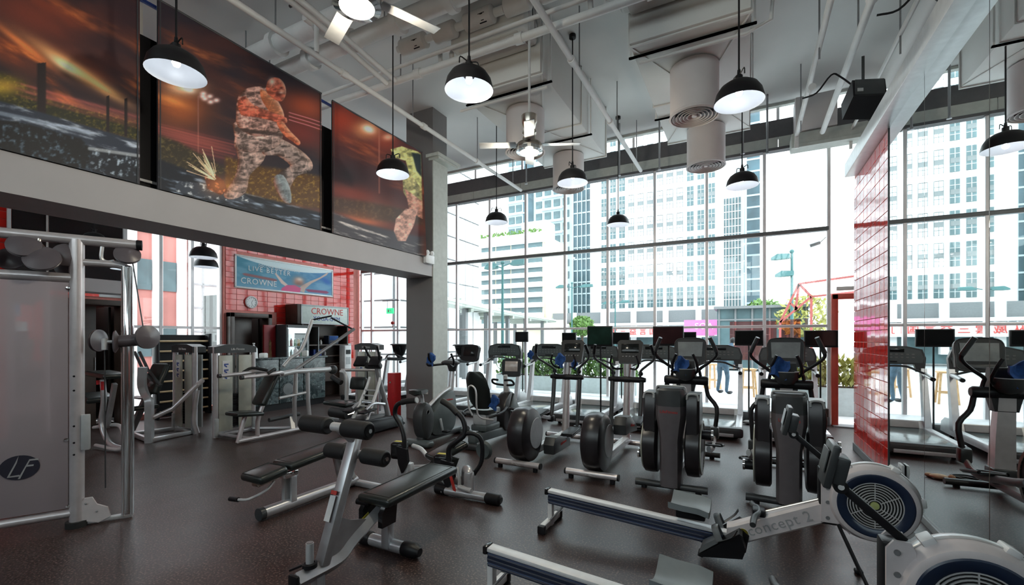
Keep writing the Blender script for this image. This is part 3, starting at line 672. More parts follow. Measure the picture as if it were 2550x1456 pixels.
# ---------------- treadmills
def make_treadmill(bowl=False):
    t = thing('treadmill', '', 'treadmill', (0, 0, 0), 0, 'treadmills lined up facing the window')
    for s in (-1, 1): obj('side_rail', MB().box((s * 0.40, 0.78, 0.155), (0.10, 1.42, 0.11), b=0.02), silver_lt, t)
    obj('belt', MB().box((0, 0.75, 0.175), (0.70, 1.40, 0.03), b=0.01), belt, t)
    obj('rear_cover', MB().box((0, 0.03, 0.125), (0.93, 0.15, 0.15), b=0.035, seg=3), dgrey, t)
    obj('rear_strip', MB().box((0, -0.046, 0.085), (0.66, 0.012, 0.05), b=0.004), silver, t)
    hood = [(1.36, 0.17), (1.42, 0.30), (1.52, 0.345), (1.75, 0.34), (1.90, 0.26), (1.94, 0.10), (1.36, 0.09)]
    obj('motor_hood', MB().prism(hood, -0.43, 0.43, 'yz'), silver_lt, t)
    obj('hood_inset', MB().box((0, 1.385, 0.24), (0.62, 0.02, 0.11), rot=(-25, 0, 0), b=0.008), lgrey, t)
    for s in (-1, 1):
        obj('upright', MB().loft([[Vector((s * 0.41 + dx, y + dy, z)) for dx, dy in ((-w, -d), (w, -d), (w, d), (-w, d))] for y, z, w, d in ((1.40, 0.18, 0.045, 0.07), (1.50, 0.7, 0.04, 0.055), (1.58, 1.12, 0.035, 0.05))]), silver, t)
        a = obj('side_arm', MB().tube([(s * 0.41, 1.54, 1.03), (s * 0.41, 1.36, 1.01), (s * 0.41, 1.16, 0.98)], [0.035, 0.032, 0.030], 12), silver_lt, t)
        obj('end_cap', MB().cyl((s * 0.41, 1.17, 0.981), (s * 0.41, 1.135, 0.977), 0.033), black, a)
    for a_, c_ in ((-0.36, 0.2), (0.36, 0.2), (-0.36, 1.7), (0.36, 1.7)): obj('foot', MB().cyl((a_, c_, 0), (a_, c_, 0.1), 0.03), black, t)
    obj('handlebar', MB().tube([(-0.40, 1.46, 1.04), (-0.27, 1.36, 1.10), (-0.12, 1.30, 1.16), (0.12, 1.30, 1.16), (0.27, 1.36, 1.10), (0.40, 1.46, 1.04)], 0.018, 8, k=4), dgrey, t)
    if not bowl:
        pol = [(-0.43, 1.10), (-0.445, 1.28), (-0.40, 1.42), (-0.2, 1.475), (0.2, 1.475), (0.40, 1.42), (0.445, 1.28), (0.43, 1.10), (0.33, 1.06), (0.30, 1.18), (-0.30, 1.18), (-0.33, 1.06)]
        c = obj('console', MB().prism(pol, 1.56, 1.64, 'xz').xf((0, 0, 0)), dgrey, t)
        obj('console_face', MB().prism([(x * 0.93, 1.3 + (z - 1.3) * 0.86) for x, z in pol[1:7]] + [(0.40, 1.205), (-0.40, 1.205)], 1.545, 1.56, 'xz'), teal_grey, c)
        bt = MB()
        for i in range(9):
            for j in range(2): bt.box((-0.28 + 0.07 * i, 1.54, 1.29 + 0.05 * j), (0.035, 0.008, 0.02), b=0.003, seg=1)
        obj('button_rows', bt, mgrey, c)
        obj('display', MB().box((0, 1.541, 1.405), (0.34, 0.008, 0.06), b=0.004), screen_off, c)
        obj('slot', MB().box((0, 1.541, 1.225), (0.16, 0.010, 0.022), b=0.003), black, c)
    else:
        ring = []
        for z, rx, ry in ((1.06, 0.05, 0.05), (1.16, 0.16, 0.08), (1.30, 0.22, 0.11), (1.42, 0.26, 0.13)):
            ring.append([Vector((rx * math.cos(a) , 1.58 + ry * math.sin(a), z)) for a in [2 * PI * i / 20 for i in range(20)]])
        c = obj('console', MB().loft(ring), black, t)
        obj('visor', MB().lathe([(0.0005, 1.45), (0.26, 1.45), (0.31, 1.43), (0.31, 1.41), (0.0005, 1.41)], (0, 0, 0), n=24).xf(None, (0, 0, 0)), black, c).scale = (1, 0.55, 1)
        for ch in c.children: ch.location = (0, 1.58, 0)
        obj('display', MB().box((0, 1.46, 1.30), (0.26, 0.02, 0.16), rot=(14, 0, 0), b=0.01), screen_off, c)
        obj('console_bar', MB().box((0, 1.56, 1.03), (0.86, 0.10, 0.09), b=0.03), teal_grey, t)
    return t
TY = 7.8
tm = make_treadmill()
TL = [(-5.1, 'grey treadmill farthest from the red tiled wall, right of the column behind the recumbent bike'), (-3.95, 'grey treadmill with a blue cloth on its console, behind the first rounded elliptical'), (-2.80, 'grey treadmill behind the gap between the two rounded ellipticals'),
      (-1.65, 'grey treadmill under the dark red television screen'), (-0.50, 'grey treadmill between the two column shaped ellipticals, its deck end showing'), (0.65, 'grey treadmill nearest the red framed door, behind the last elliptical')]
for i, (x, l) in enumerate(TL):
    if i == 0: tm.location = (x, TY, 0); tm['label'] = l
    else: dup(tm, (x, TY, 0), 0, l)
tb = make_treadmill(True); tb.location = (-6.28, TY, 0); tb['label'] = 'treadmill with a round black bowl console just right of the column'
dup(tb, (-8.45, TY + 0.1, 0), 0, 'treadmill with a round black bowl console left of the column below the exit sign')

# ---------------- televisions on poles
def tv(x, y, ztop, w, h, scr, label, rz=0):
    t = thing('television_stand', label, 'television', (x, y, 0), rz, 'televisions on black poles')
    obj('base', MB().lathe([(0.0005, 0.0), (0.13, 0.0), (0.13, 0.015), (0.02, 0.03), (0.0005, 0.03)], n=20), black, t)
    obj('pole', MB().cyl((0, 0, 0.02), (0, 0, ztop - h / 2), 0.014, n=10), black, t)
    obj('bracket', MB().box((0, 0, ztop - h / 2), (0.10, 0.05, 0.10), b=0.01), black, t)
    hs = obj('housing', MB().box((0, -0.045, ztop - h / 2), (w, 0.05, h), b=0.008), black, t)
    obj('screen', MB().box((0, -0.072, ztop - h / 2 + 0.008), (w - 0.035, 0.006, h - 0.05), b=0.002, seg=1), scr, hs)
tv(-2.22, 7.55, 1.81, 0.44, 0.35, screen_gn, 'television with a dark green picture on a black pole')
tv(-1.08, 7.40, 1.79, 0.46, 0.31, screen_rd, 'television with a dark red picture on a black pole')
tv(0.05, 9.60, 1.75, 0.48, 0.29, screen_off, 'blank television on a pole between the last two treadmills')
tv(1.17, 9.55, 1.74, 0.50, 0.30, screen_off, 'blank television on a pole beside the red framed door')
tv(-4.84, 9.82, 1.76, 0.34, 0.25, screen_off, 'small blank television on a pole nearest the column')
tv(-3.62, 9.82, 1.73, 0.34, 0.22, screen_off, 'small blank television behind the first rounded elliptical')
tv(-2.42, 9.82, 1.73, 0.38, 0.26, screen_off, 'small blank television right of the dark green one')
tv(-1.08, 9.82, 1.73, 0.38, 0.26, screen_off, 'small blank television right of the dark red one')

# ---------------- rounded ellipticals
def elliptical_round(x, y, rz, label, up):
    e = thing('elliptical_trainer', label, 'elliptical trainer', (x, y, 0), rz, 'elliptical trainers')
    prof = rpoly([(0.12, 0.05), (-0.08, 0.16), (-0.17, 0.36), (-0.13, 0.58), (0.0, 0.72), (0.22, 0.73), (0.42, 0.60), (0.50, 0.40), (0.45, 0.20), (0.32, 0.07)])
    obj('rear_shroud', MB().loft(shell(prof, -0.12, 0.12, 0.07)), drum, e)
    for s in (-1, 1): obj('side_disc', MB().lathe([(0.0005, 0.0), (0.19, 0.0), (0.205, -0.02 * s)], (s * 0.125, 0.24, 0.40), 'x', 28), lgrey, e)
    st = obj('rear_stabiliser', MB().cyl((-0.30, -0.06, 0.075), (0.30, -0.06, 0.075), 0.036), pinksilver, e)
    for q in (-1, 1): obj('end_cap', MB().cyl((q * 0.315, -0.06, 0.075), (q * 0.295, -0.06, 0.075), 0.037), black, st); obj('foot', MB().cyl((q * 0.24, -0.06, 0), (q * 0.24, -0.06, 0.05), 0.03), black, st)
    text('lettering', 'FITNESS', 0.035, wprint, e, (0, -0.105, 0.075), (90, 0, 0))
    obj('rail', MB().bar((0, 0.4, 0.13), (0, 1.72, 0.13), 0.10, 0.10, b=0.02), silver_lt, e)
    fs = obj('front_stabiliser', MB().cyl((-0.36, 1.70, 0.07), (0.36, 1.70, 0.07), 0.036), pinksilver, e)
    for q in (-1, 1): obj('end_cap', MB().cyl((q * 0.375, 1.7, 0.07), (q * 0.355, 1.7, 0.07), 0.037), black, fs); obj('foot', MB().cyl((q * 0.3, 1.7, 0), (q * 0.3, 1.7, 0.05), 0.03), black, fs)
    for s in (-1, 1):
        hi = (up == s)
        z0 = 0.55 if hi else 0.20; y0 = 0.48 if hi else 0.52
        cov = obj('pedal_arm_cover', MB().loft(shell([(y0 - 0.10, z0 - 0.10), (y0 - 0.12, z0 + 0.02), (y0 - 0.05, z0 + 0.11), (y0 + 0.15, z0 + 0.10), (y0 + 0.5, z0 + (0.0 if not hi else -0.08)), (y0 + 0.5, z0 - (0.10 if not hi else 0.15)), (y0 + 0.1, z0 - 0.11)], s * 0.13, s * 0.29, 0.025)), dgrey, e)
        text('lettering', 'LifeFitness', 0.05, redprint, cov, (s * 0.293, y0 + 0.22, z0 + (0.0 if not hi else -0.03)), (90, -4 * s if not hi else 8 * s, 90 * s))
        zf = 0.24 if not hi else 0.36
        obj('pedal_arm', MB().bar((s * 0.21, y0 + 0.45, z0 - 0.05), (s * 0.21, 1.50, zf), 0.05, 0.05, b=0.01), silver, e)
        pd = obj('pedal', MB().box((s * 0.25, 1.14, (z0 + zf) / 2 + 0.05), (0.17, 0.36, 0.03), rot=(6, 0, 0), b=0.012).box((s * 0.25, 1.14, (z0 + zf) / 2 + 0.035), (0.19, 0.38, 0.02), rot=(6, 0, 0), b=0.008), black, e)
        obj('swing_arm', MB().tube([(s * 0.21, 1.64, 1.0), (s * 0.21, 1.60, 0.7), (s * 0.21, 1.52, zf + 0.03)], [0.034, 0.034, 0.03], 10), dgrey, e)
        obj('joint', MB().box((s * 0.21, 1.51, zf), (0.10, 0.11, 0.10), b=0.025), black, e)
        h = obj('moving_handle', MB().tube([(s * 0.20, 1.62, 1.02), (s * 0.20, 1.60, 1.12), (s * 0.30, 1.52, 1.21), (s * 0.41, 1.44, 1.30), (s * 0.42, 1.40, 1.40), (s * 0.39, 1.36, 1.50)], 0.018, 8, k=4), dgrey, e)
        obj('grip', MB().tube([(s * 0.422, 1.405, 1.38), (s * 0.408, 1.38, 1.44), (s * 0.388, 1.357, 1.51)], 0.023, 8, k=3), black, h)
        obj('fixed_handle', MB().tube([(s * 0.06, 1.62, 1.16), (s * 0.15, 1.54, 1.16), (s * 0.20, 1.48, 1.24), (s * 0.17, 1.46, 1.36)], 0.015, 8, k=4), black, e)
        obj('boss', MB().sphere((s * 0.20, 1.63, 1.09), 0.035), black, e)
    obj('mast', MB().tube([(0, 1.58, 0.15), (0, 1.62, 0.6), (0, 1.66, 1.06)], [0.06, 0.05, 0.045], 14), pinksilver, e)
    obj('pivot_tube', MB().tube([(-0.27, 1.64, 1.0), (-0.22, 1.64, 1.0), (-0.06, 1.64, 1.0), (0, 1.64, 1.0), (0.06, 1.64, 1.0), (0.22, 1.64, 1.0), (0.27, 1.64, 1.0)], [0.03, 0.045, 0.04, 0.055, 0.04, 0.045, 0.03], 14), black, e)
    obj('neck', MB().tube([(0, 1.665, 1.05), (0, 1.68, 1.22)], [0.055, 0.06], 14), silver, e)
    c = obj('console', MB().prism([(-0.16, 1.20), (-0.19, 1.52), (-0.15, 1.56), (0.15, 1.56), (0.19, 1.52), (0.16, 1.20)], -0.04, 0.04, 'xz').xf((-14, 0, 6), (0, 1.67, 0.05 - 0.0)), black, e)
    obj('display', MB().box((0, -0.045, 1.43), (0.26, 0.01, 0.14), b=0.004).xf((-14, 0, 6), (0, 1.67, 0.05)), screen_off, c)
    bt = MB()
    for i in range(5): bt.box((-0.10 + 0.05 * i, -0.045, 1.30), (0.028, 0.01, 0.02), b=0.004, seg=1)
    obj('button_row', bt.xf((-14, 0, 6), (0, 1.67, 0.05)), mgrey, c)
    return e
elliptical_round(-2.47, 4.93, 0, 'rounded black shrouded elliptical left of the others, its red marked pedal arm low', -1)
elliptical_round(-1.54, 4.93, 0, 'rounded black shrouded elliptical second from the left, its right pedal arm raised', 1)

# ---------------- column ellipticals
def elliptical_column(x, y, rz, label):
    e = thing('elliptical_trainer', label, 'elliptical trainer', (x, y, 0), rz, 'elliptical trainers')
    def sec(z, w, d, y0=0.0, c=0.35): return [Vector((a * w, y0 + b * d, z)) for a, b in ((-1, -c), (-0.75, -0.85), (-0.3, -1), (0.3, -1), (0.75, -0.85), (1, -c), (1, 1), (-1, 1))]
    obj('column', MB().loft([sec(0.06, 0.105, 0.12), sec(0.55, 0.105, 0.13), sec(0.68, 0.125, 0.14), sec(0.80, 0.145, 0.15), sec(0.90, 0.145, 0.15)]), char, e)
    obj('column_top', MB().loft([sec(0.90, 0.145, 0.15), sec(1.06, 0.14, 0.15, 0.01), sec(1.085, 0.12, 0.13, 0.02)]), dgrey, e)
    obj('top_trim', MB().tube([(-0.142, -0.02, 1.03), (-0.132, -0.03, 1.085), (-0.10, -0.05, 1.10), (0.10, -0.05, 1.10), (0.132, -0.03, 1.085), (0.142, -0.02, 1.03)], 0.012, 8, k=3), lgrey, e)
    text('lettering', 'LifeFitness', 0.042, redprint, e, (0, -0.153, 0.845), (90, 0, 0))
    for s in (-1, 1):
        h = obj('side_housing', MB().loft([[Vector((s * (0.155 + a * 0.062) , 0.14 + b * d, z)) for a, b in ((-1, -1), (0.6, -1), (1, -0.85), (1, 1), (-1, 1))] for z, d in ((0.48, 0.20), (0.8, 0.20), (0.98, 0.18), (1.02, 0.16))]).xf(None, (s * 0.065, 0, 0)), drum, e)
        obj('housing_trim', MB().tube([(s * 0.165, -0.05, 0.97), (s * 0.175, -0.04, 1.02), (s * 0.255, -0.03, 1.02), (s * 0.275, -0.03, 0.96)], 0.012, 8, k=3), lgrey, h)
        d = obj('drum', MB().lathe([(0.0005, -0.075), (0.28, -0.075), (0.31, -0.06), (0.315, 0.0), (0.31, 0.06), (0.28, 0.075), (0.0005, 0.075)], (s * 0.215, 0.20, 0.44), 'x', 40), drum, e)
        obj('drum_rim', MB().lathe([(0.255, 0), (0.285, 0), (0.285, s * 0.012), (0.255, s * 0.012)], (s * 0.285, 0.20, 0.44), 'x', 40, close=True), shroud_cream, d)
        obj('drum_face', MB().lathe([(0.0005, 0), (0.255, 0), (0.255, s * 0.006)], (s * 0.287, 0.20, 0.44), 'x', 36), dgrey, d)
        k = obj('crank', MB().cyl((s * 0.29, 0.20 - 0.12 * s, 0.44 + 0.16 * s), (s * 0.40, 0.20 - 0.12 * s, 0.44 + 0.16 * s), 0.045, 0.05), black, e)
        obj('crank_ring', MB().lathe([(0.05, 0.0), (0.056, 0.0), (0.056, 0.02 * s), (0.05, 0.02 * s)], (s * 0.385, 0.20 - 0.12 * s, 0.44 + 0.16 * s), 'x', 18, close=True), chrome, k)
        zb = 0.40 + 0.06 * s
        obj('swing_arm', MB().tube([(s * 0.24, 1.34, 1.02), (s * 0.27, 1.34, 0.86), (s * 0.37, 1.31, 0.72), (s * 0.36, 1.28, 0.5), (s * 0.35, 1.26, zb)], 0.026, 10, k=3), black, e)
        obj('joint', MB().box((s * 0.35, 1.25, zb - 0.05), (0.10, 0.11, 0.15), b=0.02), dgrey, e)
        obj('pedal_arm', MB().tube([(s * 0.35, 1.24, zb - 0.10), (s * 0.35, 1.0, zb - 0.18), (s * 0.35, 0.5, 0.36), (s * 0.35, 0.24, 0.42)], 0.028, 10, k=4, flat=(0.8, 1.3)), lgrey, e)
        p = obj('pedal', MB().box((s * 0.36, 0.86, zb - 0.13), (0.18, 0.38, 0.025), rot=(-12, 0, 0), b=0.012), dgrey, e)
        obj('pedal_rim', MB().tube([(s * 0.36 - 0.095, 0.70, zb - 0.09), (s * 0.36 - 0.095, 1.02, zb - 0.15), (s * 0.36, 1.08, zb - 0.16), (s * 0.36 + 0.095, 1.02, zb - 0.15), (s * 0.36 + 0.095, 0.70, zb - 0.09)], 0.016, 8, k=3), black, p)
        m = obj('moving_handle', MB().tube([(s * 0.19, 1.34, 1.06), (s * 0.17, 1.34, 1.15), (s * 0.17, 1.33, 1.20), (s * 0.27, 1.30, 1.28), (s * 0.355, 1.26, 1.36), (s * 0.37, 1.24, 1.43), (s * 0.30, 1.18, 1.60)], 0.019, 8, k=4), black, e)
        obj('grip', MB().tube([(s * 0.372, 1.24, 1.43), (s * 0.34, 1.21, 1.51), (s * 0.295, 1.178, 1.61)], 0.025, 10, k=3), dgrey, m)
        obj('fixed_handle', MB().tube([(s * 0.08, 1.30, 1.12), (s * 0.15, 1.24, 1.18), (s * 0.14, 1.18, 1.30), (s * 0.10, 1.16, 1.40)], 0.017, 8, k=4), black, e)
    sb = obj('rear_foot', MB().tube([(-0.36, -0.02, 0.055), (-0.30, -0.02, 0.055), (-0.26, -0.02, 0.055), (0.26, -0.02, 0.055), (0.30, -0.02, 0.055), (0.36, -0.02, 0.055)], [0.04, 0.04, 0.034, 0.034, 0.04, 0.04], 12), dgrey, e)
    text('lettering', 'FITNESS', 0.032, wprint, sb, (0, -0.062, 0.05), (90, 0, 0))
    for a_, c_ in ((-0.27, -0.02), (0.27, -0.02), (-0.3, 1.55), (0.3, 1.55)): obj('pad', MB().cyl((a_, c_, 0), (a_, c_, 0.03), 0.03), black, e)
    obj('front_foot', MB().cyl((-0.40, 1.55, 0.055), (0.40, 1.55, 0.055), 0.036), dgrey, e)
    obj('rail', MB().bar((0, 0.12, 0.10), (0, 1.55, 0.10), 0.10, 0.08, b=0.02), steelgrey, e)
    obj('mast', MB().loft([[Vector((a * w, y + b * d, z)) for a, b in ((-1, -1), (1, -1), (1, 1), (-1, 1))] for z, y, w, d in ((0.12, 1.42, 0.085, 0.07), (0.6, 1.40, 0.075, 0.06), (1.0, 1.36, 0.065, 0.05))]), pinksilver, e)
    obj('mast_foot', MB().box((0, 1.42, 0.2), (0.20, 0.18, 0.16), b=0.02), dgrey, e)
    obj('cross_tube', MB().tube([(-0.27, 1.34, 1.05), (-0.25, 1.34, 1.05), (-0.12, 1.34, 1.05), (0.12, 1.34, 1.05), (0.25, 1.34, 1.05), (0.27, 1.34, 1.05)], [0.045, 0.06, 0.058, 0.058, 0.06, 0.045], 16), black, e)
    obj('cup_tray', MB().lathe([(0.0005, 1.04), (0.08, 1.06), (0.12, 1.12), (0.13, 1.20), (0.115, 1.20), (0.10, 1.13), (0.0005, 1.10)], (0, 1.28, 0), n=24), dgrey, e)
    obj('tray_rim', MB().lathe([(0.115, 1.20), (0.132, 1.20), (0.132, 1.207), (0.115, 1.207)], (0, 1.28, 0), n=24, close=True), lgrey, e)
    obj('neck', MB().loft([[Vector((a * w, y + b * d, z)) for a, b in ((-1, -1), (1, -1), (1, 1), (-1, 1))] for z, y, w, d in ((0.86, 1.37, 0.09, 0.05), (1.05, 1.38, 0.13, 0.06), (1.30, 1.42, 0.10, 0.04))]), black, e)
    pol = rpoly([(-0.17, 1.26), (-0.20, 1.40), (-0.20, 1.56), (-0.12, 1.615), (0.12, 1.615), (0.20, 1.56), (0.20, 1.40), (0.17, 1.26)], 3)
    c = obj('console', MB().prism(pol, -0.035, 0.03, 'xz').xf((-10, 0, 0), (0, 1.38 + 0.24, 0.0)), black, e)
    obj('screen', MB().prism([(-0.155, 1.36), (-0.165, 1.565), (0.165, 1.565), (0.155, 1.36)], -0.042, -0.034, 'xz').xf((-10, 0, 0), (0, 1.62, 0)), screen_gr, c)
    obj('console_rim', MB().tube([(x, -0.03, z) for x, z in pol] + [(pol[0][0], -0.03, pol[0][1])], 0.010, 6).xf((-10, 0, 0), (0, 1.62, 0)), dgrey, c)
    obj('key_panel', MB().box((0, -0.04, 1.30), (0.24, 0.012, 0.05), b=0.004).xf((-10, 0, 0), (0, 1.62, 0)), dgrey, c)
    return e
elliptical_column(-0.70, 4.95, 0, 'grey column elliptical with twin drums, left of the pair before the red framed door')
elliptical_column(0.36, 4.95, -3, 'grey column elliptical with twin drums, nearest the mirror wall and the rowers')

def cloth(x, y, z, label, s=1.0, rz=0):
    def f(u, v):
        a = (u - 0.5) * 0.16 * s; b = v
        return Vector((a + 0.012 * math.sin(9 * v + 2 * u), -0.03 - 0.02 * math.sin(7 * u) - 0.04 * (1 - b), (b - 0.5) * 0.20 * s + 0.02 * math.sin(6 * u)))
    m = MB().grid(f, 8, 8).grid(lambda u, v: f(u, v) + Vector((0.0, 0.035, 0.0)), 8, 8)
    n = 81; per = [i for i in range(9)] + [9 * j + 8 for j in range(1, 9)] + [72 + i for i in range(7, -1, -1)] + [9 * j for j in range(7, 0, -1)]
    m.f += [[per[i], per[(i + 1) % len(per)], n + per[(i + 1) % len(per)], n + per[i]] for i in range(len(per))]
    o = obj('cleaning_cloth', m, blue, None, loc=(x, y, z), rot=(0, 15, rz)); return tag(o, label, 'cloth', 'blue cleaning cloths')
cloth(-0.74, 6.19, 1.25, 'blue cloth stuffed in the tray of the left column elliptical')
cloth(0.36, 6.19, 1.25, 'blue cloth stuffed in the tray of the elliptical nearest the mirror', 1.1, -3)
cloth(-2.55, 6.52, 1.26, 'blue cloth hung under the console of the left rounded elliptical', 0.9)
cloth(-2.32, 6.53, 1.2, 'small blue cloth at the right handle of the left rounded elliptical', 0.55)
cloth(-4.32, 9.2, 1.23, 'blue cloth on the console end of a treadmill behind the bikes', 0.8)

# ---------------- upright bike
b = thing('exercise_bike', 'grey upright exercise bike with a dark console beside the column', 'exercise bike', (-4.3, 5.25, 0), 0)
obj('rear_foot', MB().box((0, -0.02, 0.05), (0.50, 0.16, 0.09), b=0.04, seg=3), teal_grey, b)
obj('front_foot', MB().box((0, 1.05, 0.045), (0.50, 0.12, 0.08), b=0.035, seg=3), teal_grey, b)
obj('base_beam', MB().bar((0, 0, 0.09), (0, 1.05, 0.08), 0.12, 0.08, b=0.02), dgrey, b)
obj('seat_housing', MB().loft(shell(rpoly([(0.0, 0.16), (-0.06, 0.36), (-0.02, 0.56), (0.10, 0.64), (0.22, 0.52), (0.27, 0.34), (0.20, 0.16), (0.10, 0.08)]), -0.10, 0.10, 0.05)), dgrey, b)
obj('housing_badge', MB().lathe([(0.0005, 0), (0.03, 0.0), (0.03, 0.006)], (0.10, 0.08, 0.5), 'x', 16), lgrey, b)
obj('front_housing', MB().loft(shell(rpoly([(0.22, 0.14), (0.18, 0.38), (0.34, 0.56), (0.62, 0.74), (0.80, 0.72), (0.86, 0.40), (0.78, 0.14), (0.5, 0.09)]), -0.09, 0.09, 0.035)), teal_grey, b)
text('lettering', 'LifeFitness', 0.045, redprint, b, (0.093, 0.64, 0.62), (90, 0, 90))
obj('top_tube', MB().tube([(0, 0.22, 0.56), (0, 0.50, 0.70), (0, 0.78, 0.79)], 0.03, 10, k=3), silver_lt, b)
obj('seat_post', MB().cyl((0, 0.10, 0.55), (0, 0.05, 0.77), 0.027), silver_lt, b)
obj('saddle', MB().loft([[Vector((a * w, y, 0.80 + bb * h)) for a, bb in ((-1, -0.3), (-0.9, 0.8), (0, 1), (0.9, 0.8), (1, -0.3), (0, -1))] for y, w, h in ((-0.13, 0.08, 0.035), (-0.10, 0.13, 0.05), (0.0, 0.12, 0.05), (0.10, 0.06, 0.04), (0.17, 0.03, 0.03))]), leather, b)
obj('mast', MB().tube([(0, 0.80, 0.70), (0, 0.84, 1.0), (0, 0.86, 1.14)], [0.05, 0.045, 0.04], 14), silver, b)
obj('neck', MB().tube([(0, 0.85, 1.06), (0, 0.85, 1.16), (0, 0.84, 1.22)], [0.06, 0.09, 0.10], 14), dgrey, b)
obj('tray', MB().sphere((0, 0.80, 1.20), (0.17, 0.13, 0.05)), dgrey, b)
c = obj('console', MB().prism(rpoly([(-0.13, 1.20), (-0.17, 1.34), (-0.15, 1.47), (0.15, 1.47), (0.17, 1.34), (0.13, 1.20)], 3), -0.04, 0.04, 'xz').xf((-12, 0, 0), (0, 1.12, 0.03)), black, b)
obj('screen', MB().box((0, -0.043, 1.36), (0.24, 0.008, 0.16), b=0.003).xf((-12, 0, 0), (0, 1.12, 0.03)), screen_off, c)
for s in (-1, 1):
    h = obj('handlebar', MB().tube([(s * 0.06, 0.78, 1.18), (s * 0.16, 0.66, 1.17), (s * 0.22, 0.52, 1.16), (s * 0.22, 0.46, 1.19)], 0.018, 8, k=4).tube([(s * 0.2, 0.6, 1.17), (s * 0.24, 0.54, 1.26), (s * 0.22, 0.50, 1.36)], 0.017, 8, k=3), black, b)
    p = obj('crank', MB().bar((s * 0.12, 0.36, 0.36), (s * 0.12, 0.36 + 0.06 * s, 0.36 - 0.20 * s), 0.025, 0.04, b=0.008), lgrey, b)
    obj('pedal', MB().box((s * 0.19, 0.36 + 0.06 * s, 0.36 - 0.20 * s), (0.11, 0.10, 0.03), b=0.01), black, p)
cloth(-4.52, 5.85, 1.26, 'blue cloth on the left handlebar of the upright bike', 0.85)

# ---------------- recumbent bike
b = thing('recumbent_bike', 'grey recumbent bike with a tall black backrest and pale screen', 'exercise bike', (-3.48, 5.5, 0), 0)
back = []
for z, y, w, d in ((0.56, 0.14, 0.12, 0.035), (0.66, 0.10, 0.18, 0.045), (0.85, 0.04, 0.195, 0.05), (1.0, -0.02, 0.175, 0.045), (1.09, -0.05, 0.13, 0.04), (1.12, -0.06, 0.09, 0.03)):
    back.append([Vector((w * math.cos(a), y + d * math.sin(a) + 0.05 * (math.cos(a) ** 2), z)) for a in [2 * PI * i / 20 for i in range(20)]])
obj('backrest', MB().loft(back), leather, b)
obj('seat', MB().loft([[Vector((a * w, y, 0.52 + bb * 0.045)) for a, bb in ((-1, -0.5), (-0.95, 0.7), (-0.4, 0.5), (0.4, 0.5), (0.95, 0.7), (1, -0.5))] for y, w in ((0.10, 0.16), (0.2, 0.20), (0.4, 0.20), (0.5, 0.12))]), leather, b)
obj('back_hoop', MB().tube([(0.02, -0.10, 0.50), (-0.02, -0.13, 0.62), (-0.03, -0.14, 0.86), (0.03, -0.15, 0.93), (0.10, -0.14, 0.86), (0.11, -0.13, 0.62), (0.13, -0.08, 0.48), (0.25, 0.1, 0.42)], 0.013, 8, k=4), silver_lt, b)
for s in (-1, 1): obj('side_handle', MB().tube([(s * 0.20, 0.05, 0.46), (s * 0.29, 0.12, 0.49), (s * 0.30, 0.32, 0.52), (s * 0.28, 0.45, 0.56)], 0.017, 8, k=4), black, b)
obj('seat_carriage', MB().box((0, 0.28, 0.40), (0.24, 0.34, 0.16), b=0.03), lgrey, b)
obj('lower_carriage', MB().box((0, 0.30, 0.28), (0.28, 0.42, 0.10), b=0.03), teal_grey, b)
obj('base_beam', MB().bar((0, -0.1, 0.16), (0, 1.35, 0.10), 0.14, 0.14, b=0.03), teal_grey, b)
obj('rear_foot', MB().box((0, -0.08, 0.05), (0.50, 0.12, 0.09), b=0.03), dgrey, b)
obj('front_foot', MB().box((0, 1.32, 0.05), (0.50, 0.12, 0.09), b=0.03), dgrey, b)
obj('front_housing', MB().loft(shell(rpoly([(0.78, 0.12), (0.70, 0.34), (0.76, 0.58), (0.92, 0.72), (1.06, 0.70), (1.18, 0.50), (1.32, 0.24), (1.26, 0.10)]), -0.10, 0.10, 0.04)), drum, b)
for s in (-1, 1):
    obj('side_cover', MB().loft(shell([(0.86, 0.14), (0.90, 0.5), (1.0, 0.70), (1.16, 0.48), (1.24, 0.14)], s * 0.095, s * 0.125, 0.012)), teal_grey, b)
    p = obj('crank', MB().bar((s * 0.14, 0.96, 0.40), (s * 0.14, 0.96 - 0.15 * s, 0.40 + 0.08 * s), 0.022, 0.035), lgrey, b)
    obj('pedal', MB().box((s * 0.20, 0.96 - 0.15 * s, 0.40 + 0.08 * s), (0.10, 0.10, 0.03), b=0.01), black, p)
obj('mast', MB().tube([(0, 1.0, 0.66), (0, 0.95, 0.80), (0, 0.92, 1.0)], [0.07, 0.045, 0.035], 12), silver_lt, b)
obj('handle_loop', MB().tube([(-0.06, 0.78, 0.93), (-0.17, 0.80, 0.93), (-0.19, 0.86, 0.87), (-0.10, 0.92, 0.84), (0.10, 0.92, 0.84), (0.19, 0.86, 0.87), (0.17, 0.80, 0.93), (0.06, 0.78, 0.93)], 0.018, 8, k=4), black, b)
c = obj('console', MB().prism(rpoly([(-0.13, 0.96), (-0.16, 1.06), (-0.15, 1.24), (0.15, 1.24), (0.16, 1.06), (0.13, 0.96)], 3), -0.03, 0.03, 'xz').xf((-8, 0, 10), (0, 1.05, 0.01)), black, b)
obj('screen', MB().box((0, -0.033, 1.125), (0.225, 0.008, 0.17), b=0.003).xf((-8, 0, 10), (0, 1.05, 0.01)), screen_lt, c)
cloth(-3.27, 5.72, 0.66, 'blue cloth on the side handle of the recumbent bike', 0.9)

